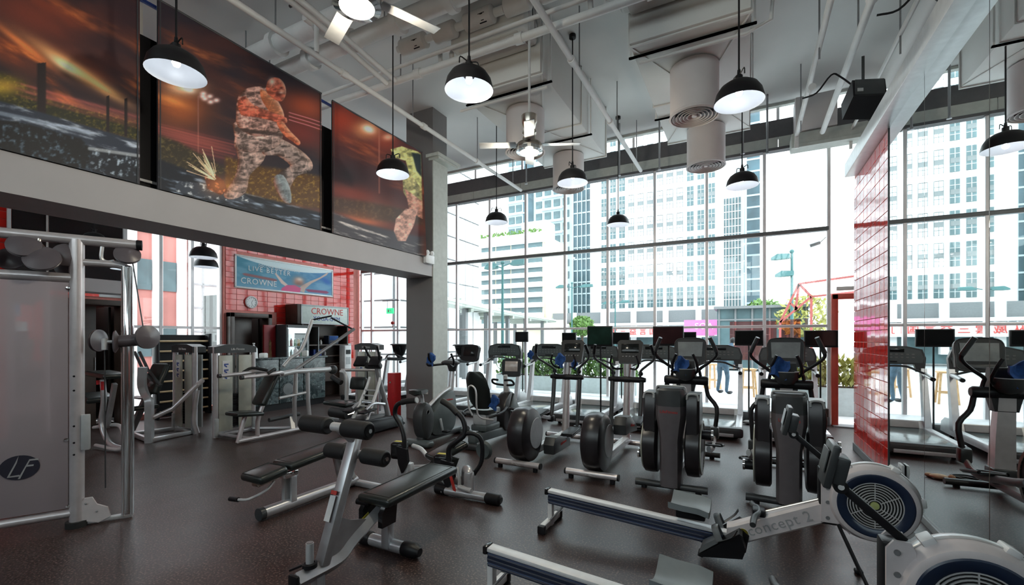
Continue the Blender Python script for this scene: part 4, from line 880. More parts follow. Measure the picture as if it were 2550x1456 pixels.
# ---------------- rowers
def make_rower():
    r = thing('rowing_machine', '', 'rowing machine', (0, 0, 0), 0, 'rowing machines')
    def rail_z(x): return 0.315 - 0.062 * x
    obj('rail', MB().loft([[Vector((x, a, rail_z(x) + bb)) for a, bb in ((-0.028, -0.03), (-0.028, -0.05), (-0.033, -0.06), (-0.033, -0.085), (-0.028, -0.09), (-0.028, -0.115), (0.028, -0.115), (0.028, -0.03))] for x in (0.03, 1.46)]), M('rail_navy_reflection', (0.045, 0.06, 0.105), 0.2, 0.6, 0.15, 2.0), r)  # aluminium rail; the navy it reflects is put into its base colour
    gr = MB()
    for k, zz in enumerate((-0.040, -0.066, -0.098)): gr.bar((0.03, -0.031, rail_z(0.03) + zz), (1.44, -0.031, rail_z(1.44) + zz), 0.010, 0.008).bar((0.03, 0.031, rail_z(0.03) + zz), (1.44, 0.031, rail_z(1.44) + zz), 0.010, 0.008)
    obj('rail_ribs', gr, rib_m, r)
    obj('rail_track', MB().bar((0.03, 0, rail_z(0.03) - 0.012), (1.46, 0, rail_z(1.46) - 0.012), 0.075, 0.024, b=0.004), white, r)
    obj('rail_cap', MB().box((0.015, 0, rail_z(0) - 0.02), (0.03, 0.085, 0.05), b=0.008), blackgl, r)
    lg = obj('rear_leg', MB().box((0.045, 0, 0.13), (0.04, 0.055, 0.24), b=0.006), white, r)
    obj('rear_foot', MB().bar((0.04, -0.17, 0.045), (0.04, 0.17, 0.045), 0.05, 0.05, b=0.008), white, r)
    for q in (-1, 1): obj('foot_cap', MB().box((0.04, q * 0.185, 0.035), (0.065, 0.05, 0.07), b=0.012), black, r)
    obj('brace', MB().cyl((0.05, -0.05, 0.06), (0.17, 0, 0.20), 0.007, n=8).cyl((0.05, 0.05, 0.06), (0.17, 0, 0.20), 0.007, n=8), steelgrey, r)
    # seat
    def fs(u, v):
        x = 1.02 + 0.27 * u; y = -0.15 + 0.30 * v; s = abs(2 * v - 1)
        return Vector((x, y, 0.372 + 0.028 * s * s - 0.03 * max(0, u - 0.75) * 2 + 0.022 * max(0, 0.35 - u) - 0.012 * math.cos(PI * (2 * v - 1)) * (1 - u)))
    top = MB().grid(fs, 14, 14)
    n = len(top.v); top.v += [Vector((p.x, p.y, p.z - 0.042)) for p in top.v]; top.f += [[i + n for i in f][::-1] for f in top.f]
    per = [i for i in range(15)] + [15 * j + 14 for j in range(1, 15)] + [14 * 15 + i for i in range(13, -1, -1)] + [15 * j for j in range(13, 0, -1)]
    top.f += [[per[i], per[(i + 1) % len(per)], n + per[(i + 1) % len(per)], n + per[i]] for i in range(len(per))]
    sb = MB(); sb.v = top.v; sb.f = top.f
    st = obj('seat', sb, padgrey, r, ang=60)
    obj('carriage', MB().box((1.16, 0, 0.31), (0.20, 0.11, 0.06), b=0.01), black, r)
    # foot stretchers
    for s in (-1, 1):
        fb_ = obj('footboard', MB().prism([(1.22, 0.085), (1.25, 0.075), (1.50, 0.27), (1.48, 0.285)], s * 0.06, s * 0.17, 'xz'), black, r)
        obj('heel_cup', MB().prism([(1.23, 0.10), (1.25, 0.16), (1.36, 0.235), (1.35, 0.195)], s * 0.065, s * 0.165, 'xz'), mgrey, fb_)
        obj('strap', MB().tube([(1.36, s * 0.06, 0.21), (1.33, s * 0.08, 0.285), (1.33, s * 0.15, 0.285), (1.36, s * 0.17, 0.21)], 0.014, 8, k=3, flat=(1.6, 0.4)), mgrey, fb_)
        obj('strap_tail', MB().tube([(1.36, s * 0.17, 0.21), (1.44, s * 0.21, 0.27), (1.47, s * 0.2, 0.32)], 0.010, 6, k=3, flat=(1.5, 0.4)), dgrey, fb_)
    obj('stretcher_body', MB().prism([(1.24, 0.06), (1.30, 0.055), (1.52, 0.12), (1.54, 0.24), (1.50, 0.27)], -0.055, 0.055, 'xz'), black, r)
    obj('stretcher_wing', MB().prism([(1.24, 0.075), (1.50, 0.115), (1.52, 0.18), (1.49, 0.265)], -0.16, -0.06, 'xz').prism([(1.24, 0.075), (1.50, 0.115), (1.52, 0.18), (1.49, 0.265)], 0.06, 0.16, 'xz'), black, r)
    # main frame
    def frm(x, zc, h, w): return [Vector((x, a * w, zc + bb * h)) for a, bb in ((-1, -0.8), (-1, 0.8), (-0.7, 1), (0.7, 1), (1, 0.8), (1, -0.8), (0.7, -1), (-0.7, -1))]
    obj('main_frame', MB().loft([frm(1.40, 0.205, 0.075, 0.045), frm(1.44, 0.217, 0.078, 0.047), frm(2.02, 0.50, 0.075, 0.047)]), pinkwhite, r)
    sl = math.degrees(math.atan2(0.283, 0.58))
    text('lettering', 'concept 2', 0.098, gprint, r, (1.715, -0.0485, 0.352), (90, -sl, 0), space=1.05)
    obj('sticker', MB().lathe([(0.0005, 0), (0.035, 0), (0.035, -0.003)], (1.50, -0.047, 0.245), 'y', 18), yellow, r)
    h = obj('handle', MB().tube([(1.56, -0.22, 0.38), (1.57, -0.12, 0.395), (1.60, -0.05, 0.41), (1.60, 0.05, 0.41), (1.57, 0.12, 0.395), (1.56, 0.22, 0.38)], [0.019, 0.021, 0.016, 0.016, 0.021, 0.019], 10, k=3), dgrey, r)
    obj('handle_hook', MB().box((1.60, 0, 0.40), (0.08, 0.10, 0.05), b=0.012), black, h)
    obj('chain', MB().cyl((1.64, 0, 0.41), (2.0, 0, 0.57), 0.007, n=8), nickel, r)
    pl = obj('side_plate', MB().prism([(1.95, 0.42), (1.95, 0.74), (1.975, 0.775), (2.03, 0.775), (2.045, 0.74), (2.05, 0.58), (2.16, 0.54), (2.16, 0.42)], -0.062, -0.047, 'xz').prism([(1.95, 0.42), (1.95, 0.74), (1.975, 0.775), (2.03, 0.775), (2.045, 0.74), (2.05, 0.58), (2.16, 0.54), (2.16, 0.42)], 0.047, 0.062, 'xz'), pinkwhite, r)
    bo = MB()
    for x, z in ((1.985, 0.73), (1.985, 0.64), (1.985, 0.55), (1.985, 0.45)): bo.lathe([(0.0005, 0), (0.012, 0), (0.012, -0.005)], (x, -0.063, z), 'y', 10)
    obj('bolts', bo, steelgrey, pl)
    obj('front_block', MB().box((1.99, 0, 0.58), (0.10, 0.094, 0.36), b=0.01), black, r)
    for s in (-1, 1): obj('front_leg', MB().tube([(2.04, s * 0.06, 0.42), (2.20, s * 0.24, 0.03)], 0.010, 8), black, r)
    for q in (-1, 1): obj('front_foot', MB().box((2.20, q * 0.25, 0.015), (0.05, 0.05, 0.03), b=0.01), black, r)
    # flywheel
    C = (2.22, 0, 0.575)
    fw = obj('flywheel_housing', MB().lathe([(0.140, -0.085), (0.195, -0.095), (0.217, -0.085), (0.232, -0.055), (0.240, -0.02), (0.240, 0.02), (0.232, 0.055), (0.217, 0.085), (0.195, 0.095), (0.140, 0.085)], C, 'y', 56), pinkwhite, r)
    obj('housing_seam', MB().lathe([(0.2405, -0.022), (0.245, -0.016), (0.245, 0.016), (0.2405, 0.022)], C, 'y', 56), silver_lt, fw)
    for s in (-1, 1):
        obj('vent_ring', MB().lathe([(0.140, s * 0.088), (0.146, s * 0.094), (0.186, s * 0.099), (0.194, s * 0.094)], C, 'y', 48), navy, fw)
        obj('fan_dark', MB().lathe([(0.0005, s * 0.070), (0.150, s * 0.070)], C, 'y', 40), rubber, fw)
        g = MB()
        for rr in (0.034, 0.049, 0.064, 0.079, 0.094, 0.109, 0.124, 0.138): g.lathe([(rr - 0.0028, s * 0.090), (rr + 0.0028, s * 0.090), (rr + 0.0028, s * 0.084), (rr - 0.0028, s * 0.084)], C, 'y', 40, close=True)
        for k in range(6):
            a = PI / 6 + k * PI / 3; g.bar((C[0] + 0.03 * math.cos(a), s * 0.086, C[2] + 0.03 * math.sin(a)), (C[0] + 0.143 * math.cos(a), s * 0.086, C[2] + 0.143 * math.sin(a)), 0.005, 0.005)
        gg = obj('guard_grille', g, silver_lt, fw)
        obj('hub', MB().lathe([(0.0005, s * 0.094), (0.022, s * 0.092), (0.024, s * 0.080)], C, 'y', 18), M('pale_green_hub_%d' % s, (0.50, 0.56, 0.22), 0.5), fw)
    for a in (122, 62, 8, -42): obj('housing_clip', MB().box((0, 0, 0.243), (0.05, 0.085, 0.03), b=0.008).xf((0, 90 - a, 0), C), white, fw)
    obj('shroud_tail', MB().prism([(2.0, 0.47), (2.05, 0.42), (2.10, 0.36), (2.16, 0.40), (2.1, 0.55), (2.0, 0.55)], -0.046, 0.046, 'xz'), pinkwhite, r)
    # monitor
    arm = obj('monitor_arm', MB().bar((2.02, -0.02, 0.765), (1.80, -0.02, 0.965), 0.022, 0.034, b=0.005), black, r)
    obj('arm_knob', MB().lathe([(0.0005, -0.02), (0.028, -0.02), (0.028, 0.02), (0.0005, 0.02)], (1.80, -0.04, 0.965), 'y', 16), black, arm)
    obj('knob_cap', MB().lathe([(0.0005, -0.024), (0.012, -0.024), (0.012, -0.018)], (1.80, -0.04, 0.965), 'y', 12), white, arm)
    m = obj('monitor', MB().box((1.765, 0.0, 1.05), (0.03, 0.17, 0.19), rot=(0, 12, 0), b=0.008).box((1.80, 0.0, 1.03), (0.05, 0.13, 0.12), rot=(0, 12, 0), b=0.008), dgrey, r)
    obj('monitor_screen', MB().box((1.747, 0.0, 1.07), (0.004, 0.13, 0.10), rot=(0, 12, 0)), screen_gr, m)
    return r
rw = make_rower(); rw.location = (-1.52, 3.54, 0); rw['label'] = 'rowing machine farther from the camera, its white flywheel wholly in view'
dup(rw, (-1.44, 2.40, 0), 0, 'rowing machine nearest the camera, cut off by the bottom edge')
# ================================================================ BENCHES AND WEIGHT MACHINES
def seat_pad(name, parent, c, sz, rot=None, label=None):
    p = obj(name, MB().box(c, sz, rot, b=min(sz) * 0.42, seg=3), leather, parent, label=label)
    m = rotm(rot) if rot else Matrix.Identity(3)
    q = MB(); hx, hy, t = sz[0] / 2, sz[1] / 2, sz[2] / 2
    pts = [Vector(v) for v in [(-hx * 0.78, -hy * 0.9, t), (hx * 0.78, -hy * 0.9, t), (hx * 0.78, hy * 0.9, t), (-hx * 0.78, hy * 0.9, t), (-hx * 0.78, -hy * 0.9, t)]]
    q.tube([m @ v + Vector(c) for v in pts], 0.0035, 5)
    obj('seam', q, rubber, p)
    return p
# ---- sit-up bench in front
b = thing('situp_bench', 'silver sit-up bench with four black foam rollers, nearest in the foreground', 'weight bench', (-2.4, 1.8, 0), 0, 'benches')
obj('main_beam', MB().tube([(0, -0.02, 0.135), (0, 0.24, 0.13), (0, 0.34, 0.15), (0, 0.45, 0.22), (0, 0.86, 0.41)], 0.05, 4, k=3, flat=(0.95, 1.1)).xf(None, (0, 0, 0)), silver, b, ang=50)
obj('beam_cap', MB().box((0, -0.03, 0.135), (0.085, 0.03, 0.095), b=0.015), black, b)
obj('stub_leg', MB().box((0, 0.14, 0.05), (0.06, 0.06, 0.10)), silver, b)
post = obj('upright_post', MB().bar((0, 0.17, 0.15), (0, 0.45, 0.92), 0.085, 0.07, b=0.018, up=(0, 1, 0)), silver, b)
obj('warning_label', MB().box((-0.0, -0.0, 0), (0.05, 0.003, 0.16)).xf((-20, 0, 0), (-0.008, 0.238, 0.49)), wprint, post)
obj('label_band', MB().box((0, 0, 0), (0.052, 0.004, 0.025)).xf((-20, 0, 0), (-0.008, 0.271, 0.583)), redprint, post)
obj('gusset', MB().prism([(0.24, 0.17), (0.325, 0.40), (0.40, 0.36), (0.62, 0.29), (0.50, 0.23), (0.34, 0.15)], -0.008, 0.008, 'yz'), silver, b)
obj('gusset_label', MB().bar((-0.05, 0.52, 0.275), (-0.05, 0.62, 0.32), 0.003, 0.022), yellow, b)
obj('roller_arm', MB().bar((0, 0.46, 0.87), (0, 0.31, 1.0), 0.06, 0.05, b=0.012, up=(0, 1, 0)), silver, b)
def rollers(parent, y, z, xs, r, tilt=0):
    obj('roller_axle', MB().cyl((xs[0] - 0.01, y, z), (xs[3] + 0.01, y, z), 0.014), chrome, parent)
    obj('axle_boss', MB().cyl((-0.05, y, z), (0.05, y, z), 0.03), silver_lt, parent)
    for a, c in ((xs[0], xs[1]), (xs[2], xs[3])):
        o = obj('foam_roller', MB().tube([(a, y, z), (a + 0.012, y, z), (c - 0.012, y, z), (c, y, z)], [r * 0.82, r, r, r * 0.82], 20), foam, parent)
        obj('roller_cap', MB().lathe([(0.0005, -0.004), (r * 0.7, -0.002), (r * 0.7, 0.002), (0.0005, 0.004)], (c + 0.002 if c > 0 else a - 0.002, y, z), 'x', 18), blackgl, o)
rollers(b, 0.30, 1.01, (-0.34, -0.09, 0.06, 0.28), 0.058)
rollers(b, 0.47, 0.79, (-0.30, -0.10, 0.055, 0.26), 0.056)
seat_pad('back_pad', b, (0.03, 1.0, 0.445), (0.31, 0.86, 0.065), (1.5, 0, 0))
obj('pad_frame', MB().box((0.03, 1.0, 0.40), (0.08, 0.7, 0.03)), silver, b)
obj('support_post', MB().box((0.02, 0.74, 0.20), (0.07, 0.07, 0.34), b=0.01), silver, b)
ft = obj('cross_foot', MB().cyl((-0.26, 0.76, 0.05), (0.26, 0.76, 0.05), 0.046), silver, b)
obj('foot_cap', MB().tube([(0.16, 0.76, 0.052), (0.18, 0.76, 0.052), (0.26, 0.76, 0.052), (0.31, 0.76, 0.05)], [0.05, 0.055, 0.054, 0.03], 16), black, ft)
obj('foot_cap', MB().tube([(-0.16, 0.76, 0.052), (-0.18, 0.76, 0.052), (-0.26, 0.76, 0.052), (-0.31, 0.76, 0.05)], [0.05, 0.055, 0.054, 0.03], 16), black, ft)
obj('side_guard', MB().loft([[Vector((x, y, z)) for y, z in ((0.60, 0.24), (0.74, 0.24), (0.76, 0.40), (0.66, 0.42), (0.60, 0.34))] for x in (0.06, 0.10)]), blackgl, b)
obj('side_guard', MB().loft([[Vector((x, y, z)) for y, z in ((0.60, 0.24), (0.74, 0.24), (0.76, 0.40), (0.66, 0.42), (0.60, 0.34))] for x in (-0.13, -0.09)]), blackgl, b)
obj('pull_pin', MB().cyl((-0.16, 0.62, 0.39), (-0.04, 0.62, 0.39), 0.025, 0.018), black, b)
obj('weight_peg', MB().cyl((0, 0.08, 0.17), (0, 0.08, 0.33), 0.024), silver_lt, b)
obj('peg_cap', MB().cyl((0, 0.08, 0.325), (0, 0.08, 0.335), 0.02), steelgrey, b)
obj('peg_collar', MB().lathe([(0.03, 0.175), (0.045, 0.18), (0.045, 0.205), (0.03, 0.21)], (0, 0.08, 0), n=16, close=True).bar((-0.04, 0.08, 0.19), (-0.11, 0.02, 0.16), 0.016, 0.012), black, b)
# ---- flat bench behind it
b = thing('adjustable_bench', 'black adjustable bench on a round silver base tube, left of the foreground bench', 'weight bench', (-3.77, 2.45, 0), 0, 'benches')
obj('base_tube', MB().cyl((0, 0.02, 0.06), (0, 1.08, 0.06), 0.052, n=20), silver, b)
obj('tube_cap', MB().cyl((0, -0.015, 0.06), (0, 0.03, 0.06), 0.055, n=20), dgrey, b)
obj('seat_post', MB().box((-0.02, 0.28, 0.20), (0.045, 0.10, 0.24), b=0.008).box((0.035, 0.30, 0.20), (0.03, 0.06, 0.24), b=0.008), silver_lt, b)
obj('seat_bracket', MB().box((0, 0.28, 0.34), (0.09, 0.14, 0.06), b=0.01), chrome, b)
seat_pad('seat', b, (0, 0.04, 0.405), (0.30, 0.27, 0.075), (8, 0, 0))
obj('seat_under', MB().box((0, 0.05, 0.35), (0.10, 0.20, 0.05), rot=(8, 0, 0), b=0.01), nickel, b)
seat_pad('back_pad', b, (0, 0.60, 0.465), (0.29, 0.80, 0.07), (5, 0, 0))
obj('foot_hook', MB().tube([(0.05, 0.10, 0.33), (0.05, 0.02, 0.27), (0.03, -0.12, 0.235), (-0.05, -0.16, 0.23)], 0.012, 8, k=4), silver_lt, b)
obj('hook_grip', MB().cyl((-0.05, -0.16, 0.23), (-0.15, -0.17, 0.225), 0.02), black, b)
obj('rear_post', MB().bar((0, 0.90, 0.08), (0, 0.80, 0.44), 0.06, 0.06, b=0.01, up=(0, 1, 0)), silver, b)
obj('adjust_frame', MB().bar((0.05, 1.02, 0.10), (0.05, 0.82, 0.44), 0.03, 0.05, b=0.008, up=(0, 1, 0)).bar((-0.05, 1.02, 0.10), (-0.05, 0.82, 0.44), 0.03, 0.05, b=0.008, up=(0, 1, 0)), silver_lt, b)
obj('rear_foot', MB().bar((-0.26, 1.08, 0.035), (0.42, 1.08, 0.035), 0.07, 0.06, b=0.015), silver, b)

# ---- crunch machine with curved handles
b = thing('crunch_machine', 'silver abdominal machine with curved black handles and a low black seat', 'exercise machine', (-2.95, 3.95, 0), 0, 'strength machines')
ft = obj('cross_foot', MB().cyl((0.20, -0.22, 0.05), (0.80, -0.20, 0.05), 0.042), silver, b)
for x0, x1 in ((0.10, 0.26), (0.70, 0.88)): obj('foot_cap', MB().tube([(x0, -0.21, 0.052), (x0 + 0.02, -0.21, 0.052), (x1 - 0.02, -0.21, 0.052), (x1, -0.21, 0.05)], [0.03, 0.052, 0.052, 0.03], 14), black, ft)
obj('base_tube', MB().tube([(0.52, -0.20, 0.06), (0.50, -0.18, 0.24), (0.42, -0.12, 0.26), (0.36, -0.06, 0.14), (0.20, 0.02, 0.08), (-0.35, 0.25, 0.06)], 0.045, 12, k=4), silver, b)
obj('centre_post', MB().box((0.50, -0.19, 0.16), (0.08, 0.08, 0.22), b=0.015), silver, b)
obj('rear_foot', MB().cyl((-0.62, 0.20, 0.05), (-0.30, 0.42, 0.05), 0.04), silver, b)
obj('left_pedestal', MB().box((-0.55, 0.08, 0.08), (0.16, 0.12, 0.16), b=0.015), silver_lt, b)
obj('linkage', MB().tube([(-0.46, 0.10, 0.36), (-0.32, 0.08, 0.34), (-0.18, 0.05, 0.26), (0.0, 0.05, 0.22)], 0.025, 10, k=3), silver_lt, b)
seat_pad('seat', b, (0.02, 0.10, 0.36), (0.30, 0.42, 0.07), (18, 0, -25))
obj('seat_front', MB().loft([[Vector((-0.18, -0.12, 0.10)), Vector((0.20, -0.16, 0.14)), Vector((0.22, -0.05, 0.32)), Vector((-0.05, -0.02, 0.33))], [Vector((-0.16, -0.04, 0.10)), Vector((0.22, -0.08, 0.14)), Vector((0.24, 0.02, 0.32)), Vector((-0.03, 0.05, 0.33))]]), leather, b)
def side(s, px, py):
    g = obj('pivot_box', MB().box((px, py, 0.29), (0.17, 0.16, 0.20), rot=(0, 0, 10), b=0.035, seg=3), blackgl, b)
    obj('box_sticker', MB().box((px, py - 0.01, 0.392), (0.10, 0.05, 0.003), rot=(0, 0, 10)), yellow, g)
    obj('pivot_plate', MB().loft([[Vector((px + 0.13 + a, py - 0.10 + c, z)) for a, z in ((-0.08, 0.36), (0.07, 0.34), (0.09, 0.20), (0.0, 0.06), (-0.05, 0.16))] for c in (-0.015, 0.02)]), black, b)
side(-1, -0.66, 0.10)
side(1, 0.13, -0.12)
obj('left_handle', MB().tube([(-0.52, 0.02, 0.26), (-0.53, 0.03, 0.46), (-0.60, 0.05, 0.60), (-0.69, 0.06, 0.70), (-0.67, 0.06, 0.81), (-0.58, 0.07, 0.86), (-0.42, 0.09, 0.885)], 0.027, 10, k=4), black, b)
lg_ = obj('left_grip', MB().tube([(-0.60, 0.07, 0.855), (-0.52, 0.08, 0.875), (-0.40, 0.09, 0.89)], 0.034, 12, k=3), foam, b)
obj('grip_end', MB().cyl((-0.405, 0.09, 0.889), (-0.39, 0.092, 0.892), 0.034), lgrey, lg_)
obj('right_handle', MB().tube([(0.26, -0.18, 0.28), (0.24, -0.17, 0.46), (0.32, -0.15, 0.54), (0.40, -0.12, 0.62), (0.37, -0.10, 0.76), (0.25, -0.10, 0.86), (0.10, -0.08, 0.93)], 0.027, 10, k=4), black, b)
obj('right_grip', MB().tube([(0.30, -0.10, 0.82), (0.20, -0.09, 0.89), (0.09, -0.08, 0.935)], 0.033, 12, k=3), foam, b)
obj('back_lever', MB().tube([(0.36, 0.0, 0.66), (0.20, 0.05, 0.50), (0.02, 0.12, 0.36)], 0.027, 10), black, b)
obj('side_loop', MB().tube([(0.36, -0.12, 0.62), (0.50, -0.10, 0.63), (0.58, -0.08, 0.56), (0.58, -0.08, 0.36), (0.50, -0.10, 0.22)], 0.022, 10, k=4), black, b)
obj('red_blade', MB().bar((0.285, -0.235, 0.28), (0.37, -0.245, 0.06), 0.012, 0.03), redprint, b)
obj('foot_peg', MB().cyl((0.40, -0.22, 0.11), (0.56, -0.24, 0.10), 0.026), silver_lt, b)
obj('peg_lever', MB().tube([(0.36, -0.20, 0.30), (0.40, -0.21, 0.18), (0.40, -0.22, 0.11)], 0.018, 8, k=3), silver_lt, b)
obj('wheel', MB().lathe([(0.0005, -0.03), (0.08, -0.03), (0.10, 0.0), (0.08, 0.03), (0.0005, 0.03)], (0.50, 0.1, 0.42), 'y', 20), teal_grey, b)

# ---- weight towers
def tower(parent, w, h=1.50, cream=True):
    # local: faces -y, posts at x = +-w/2
    for s in (-1, 1):
        p = obj('tower_post', MB().cyl((s * w / 2, 0, 0), (s * w / 2, 0, h - 0.04), 0.040, n=16), pinksilver, parent)
        obj('post_shoe', MB().box((s * w / 2, -0.02, 0.16), (0.06, 0.07, 0.30), b=0.015), lgrey, p)
    t = obj('tower_top', MB().prism([(-w / 2 - 0.03, h - 0.14), (-w / 2 - 0.03, h - 0.04), (-w / 4, h + 0.0), (w / 4, h + 0.0), (w / 2 + 0.03, h - 0.04), (w / 2 + 0.03, h - 0.14)], -0.05, 0.16, 'xz'), dgrey, parent)
    text('lettering', 'Life Fitness', 0.05, wprint, t, (0.02, -0.053, h - 0.08), (90, 0, 0))
    for a, c in ((-w / 2 + 0.04, -0.05), (0.05, w / 2 - 0.04)): obj('shroud', MB().box(((a + c) / 2, -0.02, h * 0.47), (c - a, 0.02, h * 0.82), b=0.006), shroud_cream, parent)
    st = MB()
    for k in range(12): st.box((0, 0.05, 0.16 + 0.045 * k), (0.22, 0.10, 0.04), b=0.004, seg=1)
    obj('weight_stack', st, black, parent)['kind'] = 'stuff'
    obj('guide_rods', MB().cyl((-0.03, 0.03, 0.1), (-0.03, 0.03, h - 0.1), 0.012, n=8).cyl((0.03, 0.03, 0.1), (0.03, 0.03, h - 0.1), 0.012, n=8), chrome, parent)
    obj('rear_cover', MB().box((0, 0.13, h * 0.47), (w - 0.06, 0.02, h * 0.82)), lgrey, parent)
    obj('foot_bar', MB().box((0, 0.0, 0.035), (w, 0.07, 0.05), b=0.012), silver, parent)
    pl = obj('placard', MB().box((-w / 2 + 0.15, -0.034, h * 0.72), (0.12, 0.006, 0.30)), wprint, parent)
    pr = MB()
    for k in range(3): pr.box((-w / 2 + 0.15, -0.038, h * 0.72 + 0.095 * (k - 1)), (0.07, 0.003, 0.02)).box((-w / 2 + 0.14, -0.038, h * 0.72 + 0.095 * (k - 1) - 0.03), (0.05, 0.003, 0.02), rot=(0, 35, 0))
    obj('placard_figures', pr, bprint, pl)
# shoulder press: tower faces +x, so its local -y points to world +x
b = thing('shoulder_press_machine', 'shoulder press machine with cream weight tower, upright black back pad and long silver levers', 'exercise machine', (-7.57, 4.48, 0), 90, 'strength machines')
tower(b, 0.62)
# local x = world y - 4.48 ; local y = -(world x + 7.57)
def L(wx, wy, z): return (wy - 4.48, -(wx + 7.57), z)
X0 = -6.77
obj('base_tube', MB().tube([L(X0, 4.05, 0.05), L(X0, 5.32, 0.05)], 0.035, 12), pinksilver, b)
obj('link_tube', MB().tube([L(X0, 4.25, 0.05), L(-7.5, 4.22, 0.05)], 0.03, 10), silver, b)
obj('link_tube', MB().tube([L(X0, 5.2, 0.05), L(-7.5, 4.75, 0.05)], 0.03, 10), silver, b)
obj('seat_post', MB().tube([L(X0, 4.05, 0.03), L(X0, 4.16, 0.42)], 0.032, 10), pinksilver, b)
obj('back_post', MB().tube([L(X0, 4.36, 0.05), L(X0, 4.36, 0.30), L(X0, 4.45, 0.55), L(X0, 4.72, 1.05)], 0.032, 10, k=2), pinksilver, b)
seat_pad('seat', b, L(X0, 4.16, 0.45), (0.42, 0.34, 0.06), (0, 6, 0))
seat_pad('back_pad', b, L(X0, 4.50, 0.80), (0.085, 0.30, 0.56), (0, 27, 0))
obj('top_beam', MB().tube([L(X0, 4.66, 1.00), L(X0, 5.0, 1.04), L(X0, 5.75, 1.03)], 0.045, 12), silver_lt, b)
obj('counterweight', MB().sphere(L(X0, 5.80, 1.02), 0.085), dgrey, b)
for dx, s in ((-0.28, -1), (0.28, 1)):
    h = obj('press_arm', MB().tube([L(X0 + dx * 0.4, 4.70, 1.02), L(X0 + dx, 4.55, 1.06), L(X0 + dx, 4.25, 1.04), L(X0 + dx, 3.95, 1.03)], 0.030, 10, k=3), pinksilver, b)
    obj('press_grip', MB().tube([L(X0 + dx * 0.3, 4.58, 1.08), L(X0 + dx, 4.45, 1.12), L(X0 + dx * 1.1, 4.32, 1.06)], 0.024, 10, k=3), foam, h)
    obj('arm_cap', MB().cyl(L(X0 + dx, 3.96, 1.03), L(X0 + dx, 3.92, 1.03), 0.032), dgrey, h)
for dx, y in ((-0.05, 5.05), (0.05, 5.28)): obj('upright', MB().tube([L(X0 + dx, y, 0.05), L(X0 + dx * 0.5, y - 0.03, 0.5), L(X0, y - 0.02, 1.02)], 0.034, 10), silver, b)
obj('cross_bar', MB().tube([L(X0, 4.72, 0.62), L(X0, 5.25, 0.66)], 0.024, 10), silver_lt, b)
obj('drop_strut', MB().tube([L(X0, 5.03, 1.0), L(X0, 5.03, 0.66)], 0.03, 10), silver_lt, b)
obj('long_lever', MB().tube([L(X0, 4.98, 1.04), L(X0, 6.3, 1.78)], 0.03, 12), steelgrey, b)
obj('bent_lever', MB().tube([L(X0 - 0.5, 5.15, 1.10), L(X0 - 0.5, 5.30, 1.25), L(X0 - 0.5, 5.52, 1.40), L(X0 - 0.5, 5.75, 1.95)], 0.032, 12, k=3), silver_lt, b)
obj('lever_bar', MB().cyl(L(X0 - 0.5, 5.76, 1.95), L(X0 - 0.45, 6.15, 2.04), 0.016), black, b)
obj('lever_bar', MB().cyl(L(X0, 6.28, 1.77), L(X0 - 0.4, 6.10, 2.0), 0.016), black, b)
obj('leg_roller', MB().cyl(L(X0 - 0.15, 4.65, 0.26), L(X0 - 0.15, 5.2, 0.28), 0.035), dgrey, b)
obj('roller_strut', MB().bar(L(X0, 4.98, 0.05), L(X0 - 0.1, 5.02, 0.26), 0.06, 0.05), silver_lt, b)
# leg press with tower 2
b = thing('leg_press_machine', 'leg press machine with weight tower, diagonal arm and arched silver post before the wall bars', 'exercise machine', (-8.48, 4.18, 0), 0, 'strength machines')
tower(b, 0.60)
def L2(wx, wy, z): return (wx + 8.48, wy - 4.18, z)
obj('front_post', MB().tube([L2(-8.10, 3.50, 0.0), L2(-8.10, 3.50, 0.55), L2(-8.12, 3.50, 0.66), L2(-8.22, 3.50, 0.72), L2(-8.32, 3.50, 0.88), L2(-8.30, 3.50, 1.15)], 0.055, 4, k=3, flat=(1.0, 1.2)), silver, b, ang=50)
obj('base_frame', MB().bar(L2(-8.10, 3.5, 0.04), L2(-8.2, 4.15, 0.04), 0.07, 0.06, b=0.01).bar(L2(-8.10, 3.5, 0.04), L2(-8.9, 3.6, 0.04), 0.07, 0.06, b=0.01).bar(L2(-8.9, 3.6, 0.04), L2(-8.78, 4.15, 0.04), 0.07, 0.06, b=0.01), silver, b)
obj('diagonal_arm', MB().tube([L2(-8.12, 3.52, 0.36), L2(-7.95, 3.75, 0.5), L2(-7.75, 4.0, 0.86), L2(-7.80, 4.1, 0.92)], 0.036, 10), pinksilver, b)
obj('curved_tube', MB().tube([L2(-7.95, 4.1, 0.05), L2(-7.95, 4.05, 0.3), L2(-7.95, 4.1, 0.75)], 0.035, 10, k=3), pinksilver, b)
seat_pad('seat', b, L2(-8.62, 3.62, 0.48), (0.34, 0.36, 0.07), (0, -6, 0))
seat_pad('back_pad', b, L2(-8.42, 3.72, 0.95), (0.30, 0.10, 0.52), (-28, 0, 20))
obj('seat_rail', MB().bar(L2(-8.9, 3.6, 0.1), L2(-8.35, 3.66, 0.9), 0.07, 0.09, b=0.015, up=(0, 1, 0)), steelgrey, b)
obj('rail_holes', MB().cyl(L2(-8.78, 3.55, 0.30), L2(-8.78, 3.53, 0.30), 0.012).cyl(L2(-8.68, 3.57, 0.45), L2(-8.68, 3.55, 0.45), 0.012).cyl(L2(-8.55, 3.58, 0.64), L2(-8.55, 3.56, 0.64), 0.012), black, b)
for dx in (-0.08, 0.08): obj('upper_lever', MB().tube([L2(-8.72 + dx, 3.60, 1.38), L2(-8.50 + dx, 3.62, 1.1), L2(-8.25 + dx, 3.68, 0.85)], 0.022, 8), dgrey, b)
obj('seat_plate', MB().bar(L2(-8.75, 3.55, 0.66), L2(-8.30, 3.55, 0.66), 0.14, 0.02), dgrey, b)
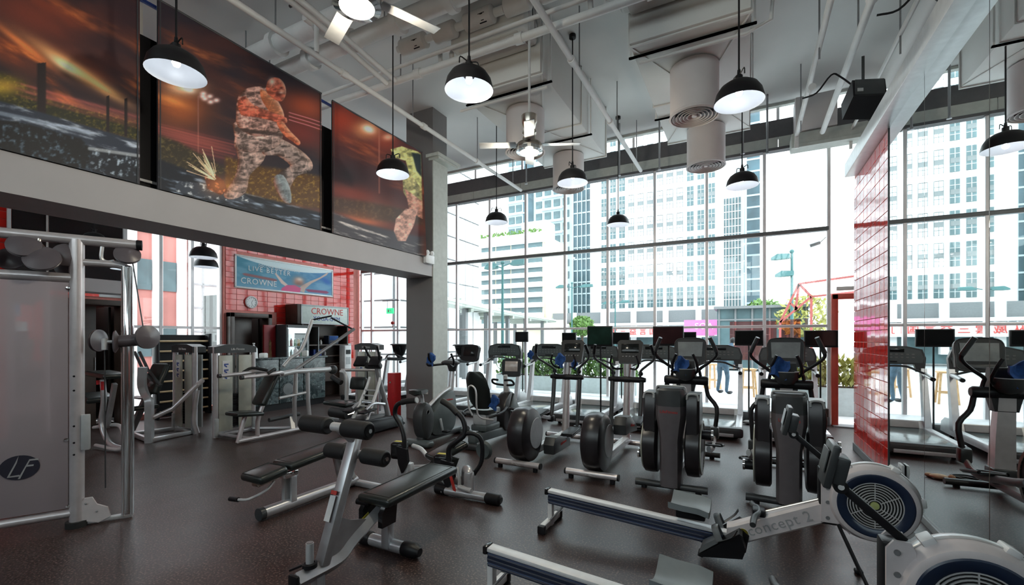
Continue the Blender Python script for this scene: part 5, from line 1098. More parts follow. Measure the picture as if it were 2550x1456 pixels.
# leg extension with tower 3
b = thing('leg_extension_machine', 'leg extension machine with a cream weight tower, beside the red wall end', 'exercise machine', (-6.98, 6.85, 0), 0, 'strength machines')
tower(b, 0.56)
def L3(wx, wy, z): return (wx + 6.98, wy - 6.85, z)
obj('arched_arm', MB().tube([L3(-7.02, 6.2, 0.95), L3(-6.90, 6.2, 0.92), L3(-6.86, 6.2, 0.75), L3(-6.86, 6.2, 0.40)], 0.036, 10, k=3), silver_lt, b)
obj('shoulder_tube', MB().tube([L3(-7.02, 6.2, 0.98), L3(-6.6, 6.75, 0.96)], 0.03, 10), silver, b)
obj('ankle_roller', MB().cyl(L3(-7.20, 6.15, 0.84), L3(-6.95, 6.15, 0.74), 0.05), foam, b)
seat_pad('back_pad', b, L3(-6.70, 6.35, 0.72), (0.36, 0.10, 0.24), (-12, 0, 10))
seat_pad('seat', b, L3(-6.85, 6.05, 0.36), (0.55, 0.36, 0.07), (0, 4, 8))
obj('seat_box', MB().box(L3(-6.75, 6.08, 0.20), (0.16, 0.20, 0.30), b=0.01), lgrey, b)
obj('base_frame', MB().bar(L3(-7.35, 6.05, 0.04), L3(-6.5, 6.05, 0.04), 0.07, 0.06, b=0.012).bar(L3(-6.9, 6.05, 0.04), L3(-6.9, 6.85, 0.04), 0.07, 0.06, b=0.012), silver, b)
obj('lower_roller', MB().cyl(L3(-6.78, 5.78, 0.24), L3(-6.35, 5.78, 0.22), 0.09, n=18), foam, b)
obj('roller_link', MB().tube([L3(-6.36, 5.78, 0.22), L3(-6.30, 5.85, 0.24), L3(-6.4, 6.05, 0.32)], 0.022, 8), chrome, b)
# stepper left of the column
b = thing('stair_climber', 'stepping machine with twin tilted dark consoles and lattice side rails, left of the column', 'exercise machine', (-5.72, 5.85, 0), 0, 'strength machines')
obj('base_shell', MB().loft(shell(rpoly([(-0.62, 0.03), (-0.62, 0.20), (-0.3, 0.26), (0.25, 0.22), (0.40, 0.12), (0.40, 0.03)]), -0.24, 0.24, 0.05)), black, b)
for s in (-1, 1): obj('base_foot', MB().sphere((s * 0.17, 0.28, 0.12), (0.10, 0.16, 0.115)), teal_grey, b)
obj('mast', MB().tube([(0.05, 0.24, 0.14), (0.03, 0.12, 0.6), (0.0, 0.0, 1.02), (0.02, -0.02, 1.2)], [0.05, 0.045, 0.04, 0.05], 12, k=2), steelgrey, b)
for s in (-1, 1):
    obj('side_rail', MB().tube([(s * 0.12, -0.05, 0.92), (s * 0.13, -0.12, 0.75), (s * 0.15, -0.30, 0.42), (s * 0.16, -0.42, 0.20)], 0.026, 10, k=3), silver_lt, b)
    obj('foot_arm', MB().tube([(s * 0.16, -0.42, 0.42), (s * 0.16, -0.25, 0.50), (s * 0.17, 0.0, 0.46)], 0.024, 8, k=3), silver, b)
    obj('tread', MB().box((s * 0.17, -0.40, 0.40), (0.16, 0.30, 0.03), rot=(8, 0, 0), b=0.01), black, b)
    hd = obj('hand_stick', MB().tube([(s * 0.06, -0.02, 1.20), (s * 0.12, -0.08, 1.30), (s * 0.15, -0.16, 1.46)], 0.018, 8, k=2), black, b)
rg = MB()
for k in range(5): t = 0.15 + 0.17 * k; rg.cyl((-0.13, -0.12 - 0.24 * t, 0.78 - 0.5 * t), (0.13, -0.12 - 0.24 * t, 0.78 - 0.5 * t), 0.016, n=8)
obj('lattice_rungs', rg, lgrey, b)['kind'] = 'stuff'
for s in (-1, 1): obj('console_panel', MB().box((-0.10 + 0.13 * s, -0.12 + 0.04 * s, 1.20), (0.20, 0.05, 0.24), rot=(-52, 0, 26), b=0.015), black, b)
obj('console_back', MB().box((-0.04, -0.05, 1.12), (0.30, 0.10, 0.10), rot=(-30, 0, 20), b=0.03), dgrey, b)
# bench partly hidden behind the cable machine
b = thing('preacher_bench', 'grey bench with red pins seen between the cable machine posts', 'weight bench', (-8.05, 3.0, 0), 0, 'benches')
obj('front_leg', MB().tube([(-0.22, 0.0, 1.0), (-0.18, 0.0, 0.7), (-0.25, 0, 0.35), (0.0, 0.0, 0.1), (0.30, 0.05, 0.04)], 0.035, 10, k=3), silver, b)
obj('back_leg', MB().bar((0.02, 0.05, 0.95), (-0.22, 0.05, 0.30), 0.06, 0.05, up=(0, 1, 0)), steelgrey, b)
obj('base_hoop', MB().tube([(-0.5, 0.0, 0.28), (-0.1, 0.1, 0.34), (0.25, 0.05, 0.30), (0.35, 0.0, 0.06), (-0.3, -0.05, 0.05)], 0.026, 10, k=4), silver_lt, b)
seat_pad('arm_pad', b, (-0.1, 0.0, 1.08), (0.62, 0.3, 0.07), (0, 3, 0))
obj('pin', MB().cyl((0.0, -0.08, 0.99), (0.0, -0.08, 0.87), 0.02), red, b)
obj('pin', MB().cyl((-0.14, -0.08, 1.0), (-0.14, -0.08, 0.94), 0.02), red, b)
seat_pad('seat', b, (-0.55, 0.05, 0.72), (0.34, 0.34, 0.08), (0, 14, 0))

# ---- cable machine on the left
ux, uy = 0.46, 0.888
ang_c = math.degrees(math.atan2(uy, ux))       # local +x runs along the machine, away from the camera
b = thing('cable_machine', 'tall silver cable machine with a smoky panel, top pulley discs and chrome guide post', 'cable machine', (-5.05, 1.66, 0), ang_c, 'strength machines')
ps = obj('corner_post', MB().cyl((0, 0, 0.03), (0, 0, 2.44), 0.050, n=20), pinksilver, b)
obj('post_holes', MB().cyl((-0.01, -0.047, 1.28), (-0.01, -0.052, 1.28), 0.008).cyl((-0.01, -0.047, 1.16), (-0.01, -0.052, 1.16), 0.008).cyl((-0.01, -0.047, 0.86), (-0.01, -0.052, 0.86), 0.008).cyl((-0.01, -0.047, 0.72), (-0.01, -0.052, 0.72), 0.008).cyl((-0.01, -0.047, 0.62), (-0.01, -0.052, 0.62), 0.008), black, ps)
obj('post_foot', MB().cyl((0, 0, 0), (0, 0, 0.05), 0.075), rubber, b)
tp = obj('top_tube', MB().cyl((-1.3, 0, 2.44), (0.40, 0, 2.44), 0.042, n=18), pinksilver, b)
obj('tube_cap', MB().cyl((0.39, 0, 2.44), (0.43, 0, 2.44), 0.046), black, tp)
obj('upper_tube', MB().cyl((-1.3, 0, 2.11), (0, 0, 2.11), 0.040, n=18), pinksilver, b)
obj('lower_tube', MB().cyl((-1.3, 0, 0.12), (0, 0, 0.12), 0.035, n=16), pinksilver, b)
obj('far_post', MB().cyl((-1.3, 0, 0.0), (-1.3, 0, 2.44), 0.050, n=16), pinksilver, b)
pn = obj('smoky_panel', MB().box((-0.66, -0.02, 1.12), (1.22, 0.012, 1.90), b=0.004), smoked_m, b)
lower = obj('kick_panel', MB().box((-0.66, 0.0, 0.48), (1.20, 0.02, 0.62)), M('dark_kick_panel', (0.10, 0.085, 0.11), 0.5), b)
oval = MB().lathe([(0.0005, 0), (1, 0), (1, -0.03), (0.0005, -0.03)], (0, 0, 0), 'y', 32)
oval.v = [Vector((v.x * 0.115 - 0.33, v.y * 0.1 - 0.027, v.z * 0.098 + 0.56)) for v in oval.v]
lo = obj('logo_oval', oval, ovalm, pn)
def strip(pts): return MB().prism(pts, -0.0325, -0.0300, 'xz')
lgm = MB()
for pts in ([(-0.385, 0.50), (-0.345, 0.60), (-0.335, 0.655), (-0.355, 0.60), (-0.40, 0.49), (-0.33, 0.49), (-0.33, 0.503)], [(-0.34, 0.47), (-0.275, 0.62), (-0.225, 0.62), (-0.222, 0.607), (-0.272, 0.607), (-0.285, 0.575), (-0.25, 0.575), (-0.252, 0.562), (-0.292, 0.562), (-0.327, 0.47)]):
    m_ = strip(pts); lgm.add(m_.v, m_.f)
obj('logo_letters', lgm, gprint, lo)
for x, z in ((-0.05, 0.19), (-0.05, 2.02), (-0.06, 0.75), (-1.2, 0.19), (-1.2, 2.02)): obj('panel_bolt', MB().lathe([(0.0005, 0), (0.014, 0), (0.014, -0.008), (0.0005, -0.010)], (x, -0.026, z), 'y', 10), chrome, pn)
for x in (-0.40, -0.20): obj('guide_rod', MB().cyl((x, 0.08, 0.15), (x, 0.08, 2.1), 0.02, n=10), white, b)
obj('weight_stack', MB().box((-0.30, 0.10, 0.55), (0.18, 0.12, 0.70), b=0.01), dgrey, b)
obj('stack_carriage', MB().box((-0.30, 0.08, 0.92), (0.18, 0.10, 0.12), b=0.02), black, b)
obj('upper_block', MB().prism([(-0.40, 2.08), (-0.40, 1.94), (-0.35, 1.88), (-0.27, 1.87), (-0.21, 1.93), (-0.20, 2.08)], 0.01, 0.04, 'xz'), white, b)
def pulley(parent, c, r, rot, mat=pulley_m, nm='pulley'):
    p = obj(nm, MB().lathe([(0.0005, -0.035), (r * 0.5, -0.032), (r * 0.86, -0.016), (r, -0.012), (r, -0.005), (r * 0.93, 0.0), (r, 0.005), (r, 0.012), (r * 0.86, 0.016), (r * 0.5, 0.032), (r * 0.0005, 0.035)], n=28).xf(rot, c), mat, parent)
    obj('pulley_bolt', MB().sphere((0, 0, 0), 0.012).xf(rot, Vector(c) + rotm(rot) @ Vector((0, 0, -0.036))), nickel, p)
    return p
for c, r, rot in [((-0.30, -0.05, 2.345), 0.105, (62, 8, 0)), ((-0.19, -0.09, 2.245), 0.115, (60, -6, 0)), ((-0.06, -0.01, 2.30), 0.095, (80, 30, 0)), ((0.33, -0.02, 2.345), 0.095, (60, 10, 0)), ((-0.26, 0.12, 2.26), 0.09, (75, 0, 0)), ((-0.42, 0.12, 2.25), 0.09, (75, 0, 0)), ((-0.08, 0.14, 2.22), 0.09, (75, 0, 0)), ((-0.55, -0.02, 2.30), 0.10, (70, 0, 0))]: pulley(b, c, r, rot)
obj('pulley_hook', MB().tube([(0.16, 0, 2.40), (0.155, 0, 2.30), (0.19, 0, 2.27), (0.24, -0.01, 2.28)], 0.014, 8, k=4), silver_lt, b)
obj('pulley_yoke', MB().lathe([(0.04, 0.0), (0.03, 0.03), (0.015, 0.05), (0.015, 0.09), (0.0005, 0.09)], (-0.22, -0.02, 2.33), n=14), nickel, b)
gp = MB()
for dx, dy in ((-0.03, -0.03), (0.03, -0.03), (-0.03, 0.03), (0.03, 0.03)): gp.cyl((0.33 + dx, dy, 0.03), (0.33 + dx, dy, 2.24), 0.012, n=10)
gpo = obj('guide_post', MB().box((0.33, 0, 1.14), (0.065, 0.065, 2.22), b=0.018), chrome, b)
obj('post_rails', gp, chrome, gpo)
obj('short_tube', MB().tube([(0.0, 0, 2.25), (0.26, 0, 2.25), (0.33, 0, 2.22)], 0.030, 12, k=3), pinksilver, b)
obj('base_rail', MB().bar((0.02, 0, 0.025), (0.36, 0, 0.025), 0.05, 0.03, b=0.006), silver_lt, b)
obj('base_bracket', MB().prism([(0.03, 0.05), (0.03, 0.20), (0.05, 0.235), (0.10, 0.235), (0.13, 0.17), (0.20, 0.13), (0.22, 0.05), (0.14, 0.01)], -0.035, -0.010, 'xz'), pinkwhite, b)
obj('bracket_bolts', MB().sphere((0.06, -0.037, 0.19), 0.008).sphere((0.13, -0.037, 0.11), 0.008), steelgrey, b)
obj('label_box', MB().box((0.06, -0.03, 0.80), (0.055, 0.05, 0.30), b=0.006), lgrey, b)
car = obj('pulley_carriage', MB().cyl((0.26, -0.02, 1.57), (0.42, -0.02, 1.59), 0.055, n=16), pulley_m, b)
obj('carriage_flange', MB().lathe([(0.0005, -0.02), (0.09, -0.012), (0.10, 0.0), (0.04, 0.03)], (0.25, -0.02, 1.57), 'x', 20), pulley_m, car)
pulley(b, (0.47, -0.05, 1.61), 0.105, (90, 0, 40), pulley_m, 'carriage_pulley')
obj('adjust_pin', MB().cyl((0.25, -0.03, 1.57), (0.18, -0.03, 1.57), 0.014).cyl((0.18, -0.03, 1.60), (0.18, -0.03, 1.50), 0.022), silver_lt, b)
pulley(b, (0.10, 0.25, 1.58), 0.10, (90, 0, 60), pulley_m, 'rear_pulley')
obj('cable', MB().tube([(0.36, -0.03, 2.33), (0.44, -0.05, 1.70)], 0.005, 6).tube([(0.18, -0.03, 1.50), (0.185, -0.03, 0.3)], 0.005, 6), dgrey, b)
# ================================================================ RECEPTION SIDE (left wall)
po = thing('wall_poster', 'wide blue wall poster of a woman stretching her arms, on the red tiles', 'poster', (XL + 0.02, 7.585, 3.165), 90)
# local +x runs along world +y, local -y points into the room (+x)
PW, PH = 2.71, 0.74
obj('frame', MB().box((0, 0, PH / 2), (PW + 0.07, 0.03, 0.04), b=0.004).box((0, 0, -PH / 2), (PW + 0.07, 0.03, 0.04), b=0.004).box((-PW / 2 - 0.015, 0, 0), (0.04, 0.03, PH), b=0.004).box((PW / 2 + 0.015, 0, 0), (0.04, 0.03, PH), b=0.004), white, po)
obj('backing', MB().box((0, 0.005, 0), (PW, 0.016, PH)), white, po)

# ---- painting flat prints on a grid of points
_tab = np.random.RandomState(11).rand(64, 256, 256)
def vnoise(x, y, s=0):
    xi = np.floor(x).astype(int); yi = np.floor(y).astype(int); fx = x - xi; fy = y - yi
    fx = fx * fx * (3 - 2 * fx); fy = fy * fy * (3 - 2 * fy); t = _tab[s % 64]
    a = t[xi & 255, yi & 255]; b = t[(xi + 1) & 255, yi & 255]; c = t[xi & 255, (yi + 1) & 255]; d = t[(xi + 1) & 255, (yi + 1) & 255]
    return (a * (1 - fx) + b * fx) * (1 - fy) + (c * (1 - fx) + d * fx) * fy
def fbm(x, y, s=0, o=4):
    r = 0; a = 0.5; t = 0
    for k in range(o): r = r + a * vnoise(x * 2 ** k, y * 2 ** k, s + k); t += a; a *= 0.55
    return r / t
def sm(a, b, x): t = np.clip((x - a) / (b - a), 0, 1); return t * t * (3 - 2 * t)
class Canvas:
    def __init__(s, X, Y, base): s.X = X; s.Y = Y; s.c = np.zeros(X.shape + (3,)) + np.array(base, float)
    def put(s, m, col):
        m = np.clip(m, 0, 1)[..., None]; col = np.asarray(col, float); s.c = s.c * (1 - m) + col * m
    def glow(s, x, y, rx, ry, col, k=1.0, ang=0.0):
        a = R(ang); dx = s.X - x; dy = s.Y - y; u = dx * math.cos(a) + dy * math.sin(a); v = -dx * math.sin(a) + dy * math.cos(a)
        s.put(k * np.exp(-(u / rx) ** 2 - (v / ry) ** 2), col)
    def poly(s, pts, soft=0.0):
        X, Y = s.X, s.Y; ins = np.zeros(X.shape, bool); n = len(pts); dist = np.full(X.shape, 1e9)
        for i in range(n):
            x0, y0 = pts[i]; x1, y1 = pts[(i + 1) % n]
            c = ((y0 > Y) != (y1 > Y)) & (X < (x1 - x0) * (Y - y0) / ((y1 - y0) or 1e-9) + x0); ins ^= c
            L2 = (x1 - x0) ** 2 + (y1 - y0) ** 2 or 1e-9; t = np.clip(((X - x0) * (x1 - x0) + (Y - y0) * (y1 - y0)) / L2, 0, 1)
            dist = np.minimum(dist, np.hypot(X - x0 - t * (x1 - x0), Y - y0 - t * (y1 - y0)))
        sd = np.where(ins, dist, -dist); w = max(soft, 0.8)
        return sm(-w, w, sd), sd
    def fill(s, pts, col, soft=0.0, k=1.0): m, sd = s.poly(pts, soft); s.put(m * k, col); return m, sd
    def line(s, x0, y0, x1, y1, w, col, k=1.0):
        L2 = (x1 - x0) ** 2 + (y1 - y0) ** 2; t = np.clip(((s.X - x0) * (x1 - x0) + (s.Y - y0) * (y1 - y0)) / L2, 0, 1)
        d = np.hypot(s.X - x0 - t * (x1 - x0), s.Y - y0 - t * (y1 - y0)); s.put(k * (1 - sm(w * 0.5, w * 1.5, d)), col)
def lin(c): c = np.clip(c, 0, 1); return np.where(c <= 0.04045, c / 12.92, ((c + 0.055) / 1.055) ** 2.4)
def print_grid(name, nu, nv, f, color, parent):
    # f(u, v) -> points array in the parent's space; color(u, v) -> sRGB 0..255
    U, V = np.meshgrid(np.linspace(0, 1, nu + 1), np.linspace(0, 1, nv + 1))
    P = f(U, V).reshape(-1, 3)
    idx = np.arange((nu + 1) * (nv + 1)).reshape(nv + 1, nu + 1)
    Q = np.stack([idx[:-1, :-1], idx[:-1, 1:], idx[1:, 1:], idx[1:, :-1]], -1).reshape(-1, 4)
    me = bpy.data.meshes.new(name); me.vertices.add(len(P)); me.vertices.foreach_set('co', P.astype(np.float32).ravel())
    me.loops.add(Q.size); me.polygons.add(len(Q)); me.loops.foreach_set('vertex_index', Q.astype(np.int32).ravel())
    me.polygons.foreach_set('loop_start', np.arange(0, Q.size, 4, dtype=np.int32)); me.polygons.foreach_set('loop_total', np.full(len(Q), 4, np.int32))
    me.update(); me.validate()
    at = me.color_attributes.new('print', 'FLOAT_COLOR', 'POINT')
    C = lin(color(U, V) / 255.0).reshape(-1, 3); at.data.foreach_set('color', np.c_[C, np.ones(len(C))].astype(np.float32).ravel())
    me.materials.append(print_m)
    return link(name, me, parent)
def poster_color(U, V):
    # drawn in the units of a 2550 x 1275 close view, straightened
    X = U * 2100; Y = (1 - V) * 570; c = Canvas(X, Y, (62, 140, 165))
    c.put(sm(0, 2100, X) * 0.5, (70, 120, 190)); c.put(sm(250, 570, Y) * 0.75, (120, 170, 200))
    c.put(0.45 * sm(0.45, 0.75, fbm(X / 300, Y / 120, 3)), (150, 190, 215))
    yb = 60 * (X / 2100) + 120 * np.sin(np.clip(X / 2100, 0, 1) * PI) ** 0.8 - 25 * (X / 2100)
    c.put(1 - sm(yb - 6, yb + 6, Y), (225, 240, 245))
    c.glow(1950, 250, 160, 60, (20, 90, 180), 0.8, 20)
    c.fill([(100, 320), (160, 305), (760, 345), (800, 370), (740, 395), (140, 352)], (150, 95, 100), 8)
    c.fill([(1420, 490), (1500, 475), (1960, 470), (2030, 500), (1960, 530), (1500, 530)], (150, 60, 105), 8)
    skin_c = (235, 205, 195)
    c.fill([(735, 235), (765, 225), (930, 370), (1020, 430), (980, 470), (880, 420)], skin_c, 5)
    c.fill([(1240, 520), (1330, 420), (1540, 300), (1780, 190), (1990, 50), (2010, 60), (1960, 120), (1760, 240), (1580, 340), (1430, 470), (1400, 560)], (205, 180, 170), 5)
    c.fill([(870, 570), (890, 510), (1000, 440), (1180, 420), (1320, 470), (1300, 570)], (225, 85, 140), 8)
    c.glow(1270, 330, 120, 85, (190, 140, 120), 1.3); c.glow(1290, 290, 70, 35, (235, 215, 205), 0.9); c.glow(1270, 385, 100, 38, (140, 95, 85), 0.8)
    return c.c
def pf(U, V): return np.stack([(U - 0.5) * (PW - 0.02), np.full(U.shape, -0.006), (V - 0.5) * (PH - 0.02)], -1)
print_grid('printed_picture', 210, 62, pf, poster_color, po)
text('lettering', 'LIVE BETTER', 0.165, wprint, po, (-0.52, -0.009, 0.10), (90, 0, 0), space=1.25)
text('lettering', 'CROWNE', 0.20, wprint, po, (-0.80, -0.009, -0.21), (90, 0, 0), space=1.05)
text('lettering', 'DISCOVER ALL THE WAYS TO', 0.085, wprint, po, (-0.25, -0.009, 0.20), (90, 0, 0), ext=0.0005)
ck = thing('wall_clock', 'round white wall clock above the dark doorway in the red wall', 'clock', (XL + 0.03, 6.58, 2.46), 90)
obj('case', MB().lathe([(0.0005, 0.02), (0.135, 0.02), (0.15, 0.0), (0.145, -0.03), (0.125, -0.035), (0.12, -0.02)], (0, 0, 0), 'y', 32), pinkwhite, ck)
obj('dial', MB().lathe([(0.0005, -0.02), (0.122, -0.02)], (0, 0, 0), 'y', 32), white, ck)
tk = MB()
for k in range(12):
    a = k * PI / 6; tk.box((0.1 * math.sin(a), -0.022, 0.1 * math.cos(a)), (0.008, 0.003, 0.022), rot=(0, math.degrees(a), 0))
obj('hour_marks', tk, dprint, ck)
obj('hands', MB().bar((0, -0.024, 0), (0.035, -0.024, 0.05), 0.006, 0.003).bar((0, -0.026, 0), (0.02, -0.026, -0.085), 0.004, 0.003), dprint, ck)
sg = thing('shop_sign', 'pale sign box lettered in red and blue on a dark brown cabinet top', 'sign', (XL + 0.25, 8.30, 2.22), 90)
obj('sign_box', MB().box((0, 0.0, 0), (1.62, 0.46, 0.50), b=0.01), brown, sg)
obj('sign_face', MB().box((0.05, -0.235, 0.0), (1.46, 0.012, 0.44), b=0.004), signm, sg)
obj('sign_rim', MB().box((0.05, -0.235, 0.235), (1.52, 0.03, 0.03)).box((0.05, -0.235, -0.235), (1.52, 0.03, 0.03)).box((-0.70, -0.235, 0), (0.03, 0.03, 0.47)).box((0.80, -0.235, 0), (0.03, 0.03, 0.47)), lgrey, sg)
text('red_lettering', 'CROWNE', 0.235, redprint, sg, (0.10, -0.243, 0.085), (90, 0, 0))
text('blue_lettering', 'YOGA-GYM', 0.165, bprint, sg, (0.08, -0.243, -0.105), (90, 0, 0))
# shelf cabinet
cb = thing('shelf_cabinet', 'dark brown shelf cabinet under the lettered sign', 'cabinet', (XL + 0.22, 8.42, 0), 90)
cw = 1.46
obj('carcass', MB().box((-cw / 2, 0, 0.98), (0.04, 0.4, 1.96)).box((cw / 2, 0, 0.98), (0.04, 0.4, 1.96)).box((0, 0.19, 0.98), (cw, 0.02, 1.96)).box((0, 0, 0.45), (cw, 0.4, 0.03)), brown, cb)
obj('divider', MB().box((-0.25, 0, 1.4), (0.03, 0.4, 1.0)), mgrey, cb)
for z in (0.9, 1.12, 1.42): obj('shelf', MB().box((0, 0, z), (cw - 0.04, 0.38, 0.03)), brown, cb)
obj('door', MB().box((0, -0.2, 0.66), (cw - 0.05, 0.02, 0.42)), brown, cb); obj('knob', MB().sphere((0.4, -0.215, 0.66), 0.015), chrome, cb)
for (nm, x, z, w, d, h, m, l) in [('blue_box', -0.02, 1.435, 0.0, 0, 0, blue, None)]: pass
def small_box(nm, x, y, z, w, d, h, m, l, cat, rz=90):
    o = thing(nm, l, cat, (x, y, z), rz); obj('body', MB().box((0, 0, h / 2), (w, d, h), b=min(w, d, h) * 0.08), m, o); return o
o = small_box('blue_box', XL + 0.25, 8.20, 1.135, 0.26, 0.2, 0.15, bprint, 'small blue box on the shelf under the lettered sign', 'box'); obj('lid', MB().box((0, 0, 0.155), (0.27, 0.21, 0.02)), blue, o)
o = small_box('dark_bag', XL + 0.25, 8.72, 1.435, 0.34, 0.2, 0.24, navy, 'dark blue bundle on the upper shelf under the sign', 'bag'); obj('flap', MB().box((0, -0.10, 0.17), (0.30, 0.02, 0.12), b=0.008), blue, o)
o = small_box('water_dispenser', XL + 0.55, 8.95, 0.0, 0.24, 0.22, 1.40, white, 'white water dispenser with a dark tap recess right of the cabinet', 'dispenser')
obj('recess', MB().box((0, -0.112, 1.22), (0.16, 0.01, 0.12)), black, o); obj('front_panel', MB().box((0, -0.112, 0.98), (0.15, 0.008, 0.2)), lgrey, o)
for i, (y, z) in enumerate([(8.42, 1.435), (8.55, 1.135)]):
    o = thing('cream_bottle', ['little cream bottle on the upper shelf under the sign', 'little cream bottle on the middle shelf under the sign'][i], 'bottle', (XL + 0.20, y, z), 0)
    obj('body', MB().lathe([(0.0005, 0), (0.03, 0), (0.032, 0.07), (0.012, 0.10), (0.0005, 0.10)], n=14), paper, o); obj('cap', MB().cyl((0, 0, 0.10), (0, 0, 0.125), 0.014), white, o)
wn_ = thing('notice_sign', 'small white notice on the red wall end beside the leg extension tower', 'sign', (XL + 0.03, 9.5, 1.30), 90)
obj('plate', MB().box((0, 0, 0), (0.26, 0.012, 0.30)), white, wn_)
nm_ = MB()
for k in range(3): nm_.box((0, -0.008, 0.08 - 0.08 * k), (0.18, 0.003, 0.03))
obj('text_bars', nm_, dprint, wn_)
# fridge and red display panel
fr = thing('drinks_fridge', 'drinks fridge with a lit glass door behind the marble counter', 'fridge', (XL + 0.42, 7.345, 0), 90)
obj('cabinet', MB().box((-0.30, 0, 0.96), (0.04, 0.55, 1.92)).box((0.30, 0, 0.96), (0.04, 0.55, 1.92)).box((0, 0.26, 0.96), (0.6, 0.03, 1.92)).box((0, 0, 1.90), (0.62, 0.55, 0.06)).box((0, 0, 0.2), (0.6, 0.55, 0.4)), dgrey, fr)
obj('lit_interior', MB().box((0, 0.23, 1.12), (0.54, 0.02, 1.4)), fridgem, fr)
obj('light_panel', MB().box((0, -0.262, 1.79), (0.52, 0.02, 0.13)), fridgem, fr)
for z in (0.55, 0.85, 1.12, 1.40): obj('shelf', MB().box((0, 0.0, z), (0.55, 0.46, 0.015)), lgrey, fr)
obj('door_glass', MB().box((0, -0.265, 1.06), (0.54, 0.01, 1.28)), glass_m, fr)
obj('door_frame', MB().box((-0.275, -0.27, 1.12), (0.03, 0.03, 1.42)).box((0.275, -0.27, 1.12), (0.03, 0.03, 1.42)), lgrey, fr)
bcol = [M('drink_%s' % n, c, 0.3) for n, c in (('red', (0.5, 0.05, 0.05)), ('green', (0.1, 0.35, 0.12)), ('orange', (0.6, 0.3, 0.05)), ('clear', (0.6, 0.7, 0.72)), ('yellow', (0.6, 0.55, 0.15)))]
bn = ['red', 'green', 'orange', 'clear', 'yellow']
base_b = MB().lathe([(0.0005, 0), (0.030, 0), (0.031, 0.13), (0.013, 0.17), (0.0005, 0.17)], n=12); cap_b = MB().cyl((0, 0, 0.17), (0, 0, 0.195), 0.015, n=10).mesh('cap', white)
bmesh_ = [base_b.mesh('body', m) for m in bcol]
rowname = ['second shelf', 'third shelf', 'top shelf']
for r_, z in enumerate((0.858, 1.128, 1.408)):
    for c_ in range(5):
        k = (c_ + 2 * r_) % 5
        o = thing('drink_bottle', '%s drink bottle on the %s of the lit fridge, %s' % (bn[k], rowname[r_], ['at its left end', 'second from its left end', 'in its middle', 'second from its right end', 'at its right end'][c_]), 'bottle', (XL + 0.58, 7.145 + 0.10 * c_, z), 0, 'bottles in the drinks fridge')
        link('body', bmesh_[k], o); link('cap', cap_b, o)
rp = thing('display_panel', 'dark red display panel with a figure, between the doorway and the fridge', 'panel', (XL + 0.30, 6.86, 0), 90)
obj('panel', MB().box((0, 0, 0.96), (0.30, 0.05, 1.92), b=0.006), M('deep_red_panel', (0.28, 0.012, 0.016), 0.4), rp)
obj('printed_figure', MB().prism([(-0.05, 0.9), (-0.04, 1.2), (-0.03, 1.35), (-0.035, 1.5), (0.0, 1.58), (0.035, 1.5), (0.03, 1.35), (0.045, 1.2), (0.05, 0.9)], -0.029, -0.025, 'xz'), M('ochre_print', (0.33, 0.17, 0.08), 0.6, var=0.4, scale=20), rp)
# marble counter
ct = thing('reception_counter', 'dark green marble reception counter before the red wall', 'counter', (-9.25, 6.75, 0), 90)
for k, (a, c) in enumerate([(-0.95, -0.32), (-0.31, 0.30), (0.31, 0.92)]): obj('marble_panel', MB().box(((a + c) / 2, 0, 0.64), (c - a - 0.01, 0.06, 0.98), b=0.004), marble_m, ct)
obj('plinth', MB().box((0, 0.04, 0.075), (1.85, 0.05, 0.15)), black, ct)
obj('worktop', MB().box((0, 0.18, 1.15), (1.95, 0.45, 0.04), b=0.006), marble_m, ct)
obj('inner_body', MB().box((0, 0.22, 0.6), (1.8, 0.3, 1.1)), brown, ct)
obj('round_emblem', MB().lathe([(0.0005, 0), (0.13, 0), (0.13, -0.008), (0.0005, -0.012)], (-0.1, -0.032, 0.45), 'y', 24), mgrey, ct)
for i, (y, w, h, l) in enumerate([(5.98, 0.16, 0.30, 'tall stack of white paper cups at the left end of the marble counter'), (6.2, 0.14, 0.10, 'low white paper stack on the marble counter'), (7.0, 0.12, 0.22, 'white pump bottle in front of the fridge on the marble counter'), (7.25, 0.13, 0.13, 'white tissue pack near the right end of the marble counter')]):
    o = thing(['cup_stack', 'paper_stack', 'pump_bottle', 'tissue_pack'][i], l, ['cups', 'paper', 'bottle', 'tissues'][i], (-9.42, y, 1.17), 10 * i)
    if i in (0, 2): obj('body', MB().lathe([(0.0005, 0), (w / 2, 0), (w / 2 * 0.85, h * 0.7), (w / 5, h * 0.85), (0.0005, h)], n=18), white, o); obj('top', MB().cyl((0, 0, h), (0, 0, h + 0.03), w / 7), paper, o)
    else: obj('body', MB().box((0, 0, h / 2), (w, w * 0.8, h), b=0.01), paper, o); obj('top_sheet', MB().box((0.01, 0, h + 0.004), (w * 0.7, w * 0.6, 0.008), rot=(0, 0, 8)), white, o)
# wall bars
wb = thing('wall_bars', 'black framed wall bars with pale wooden rungs beside the left mirror', 'wall bars', (XL + 0.25, 5.02, 0), 90)
obj('back_panel', MB().box((0, 0.10, 0.85), (0.96, 0.02, 1.64)), black, wb)
for s in (-1, 1): obj('side_post', MB().box((s * 0.48, 0, 0.85), (0.05, 0.18, 1.70), b=0.006), black, wb)
rgm = MB().cyl((-0.47, 0, 0), (0.47, 0, 0), 0.02, n=12).mesh('rung', rung)
for k in range(8): link('rung', rgm, wb, (0, -0.03, 0.14 + 0.20 * k))
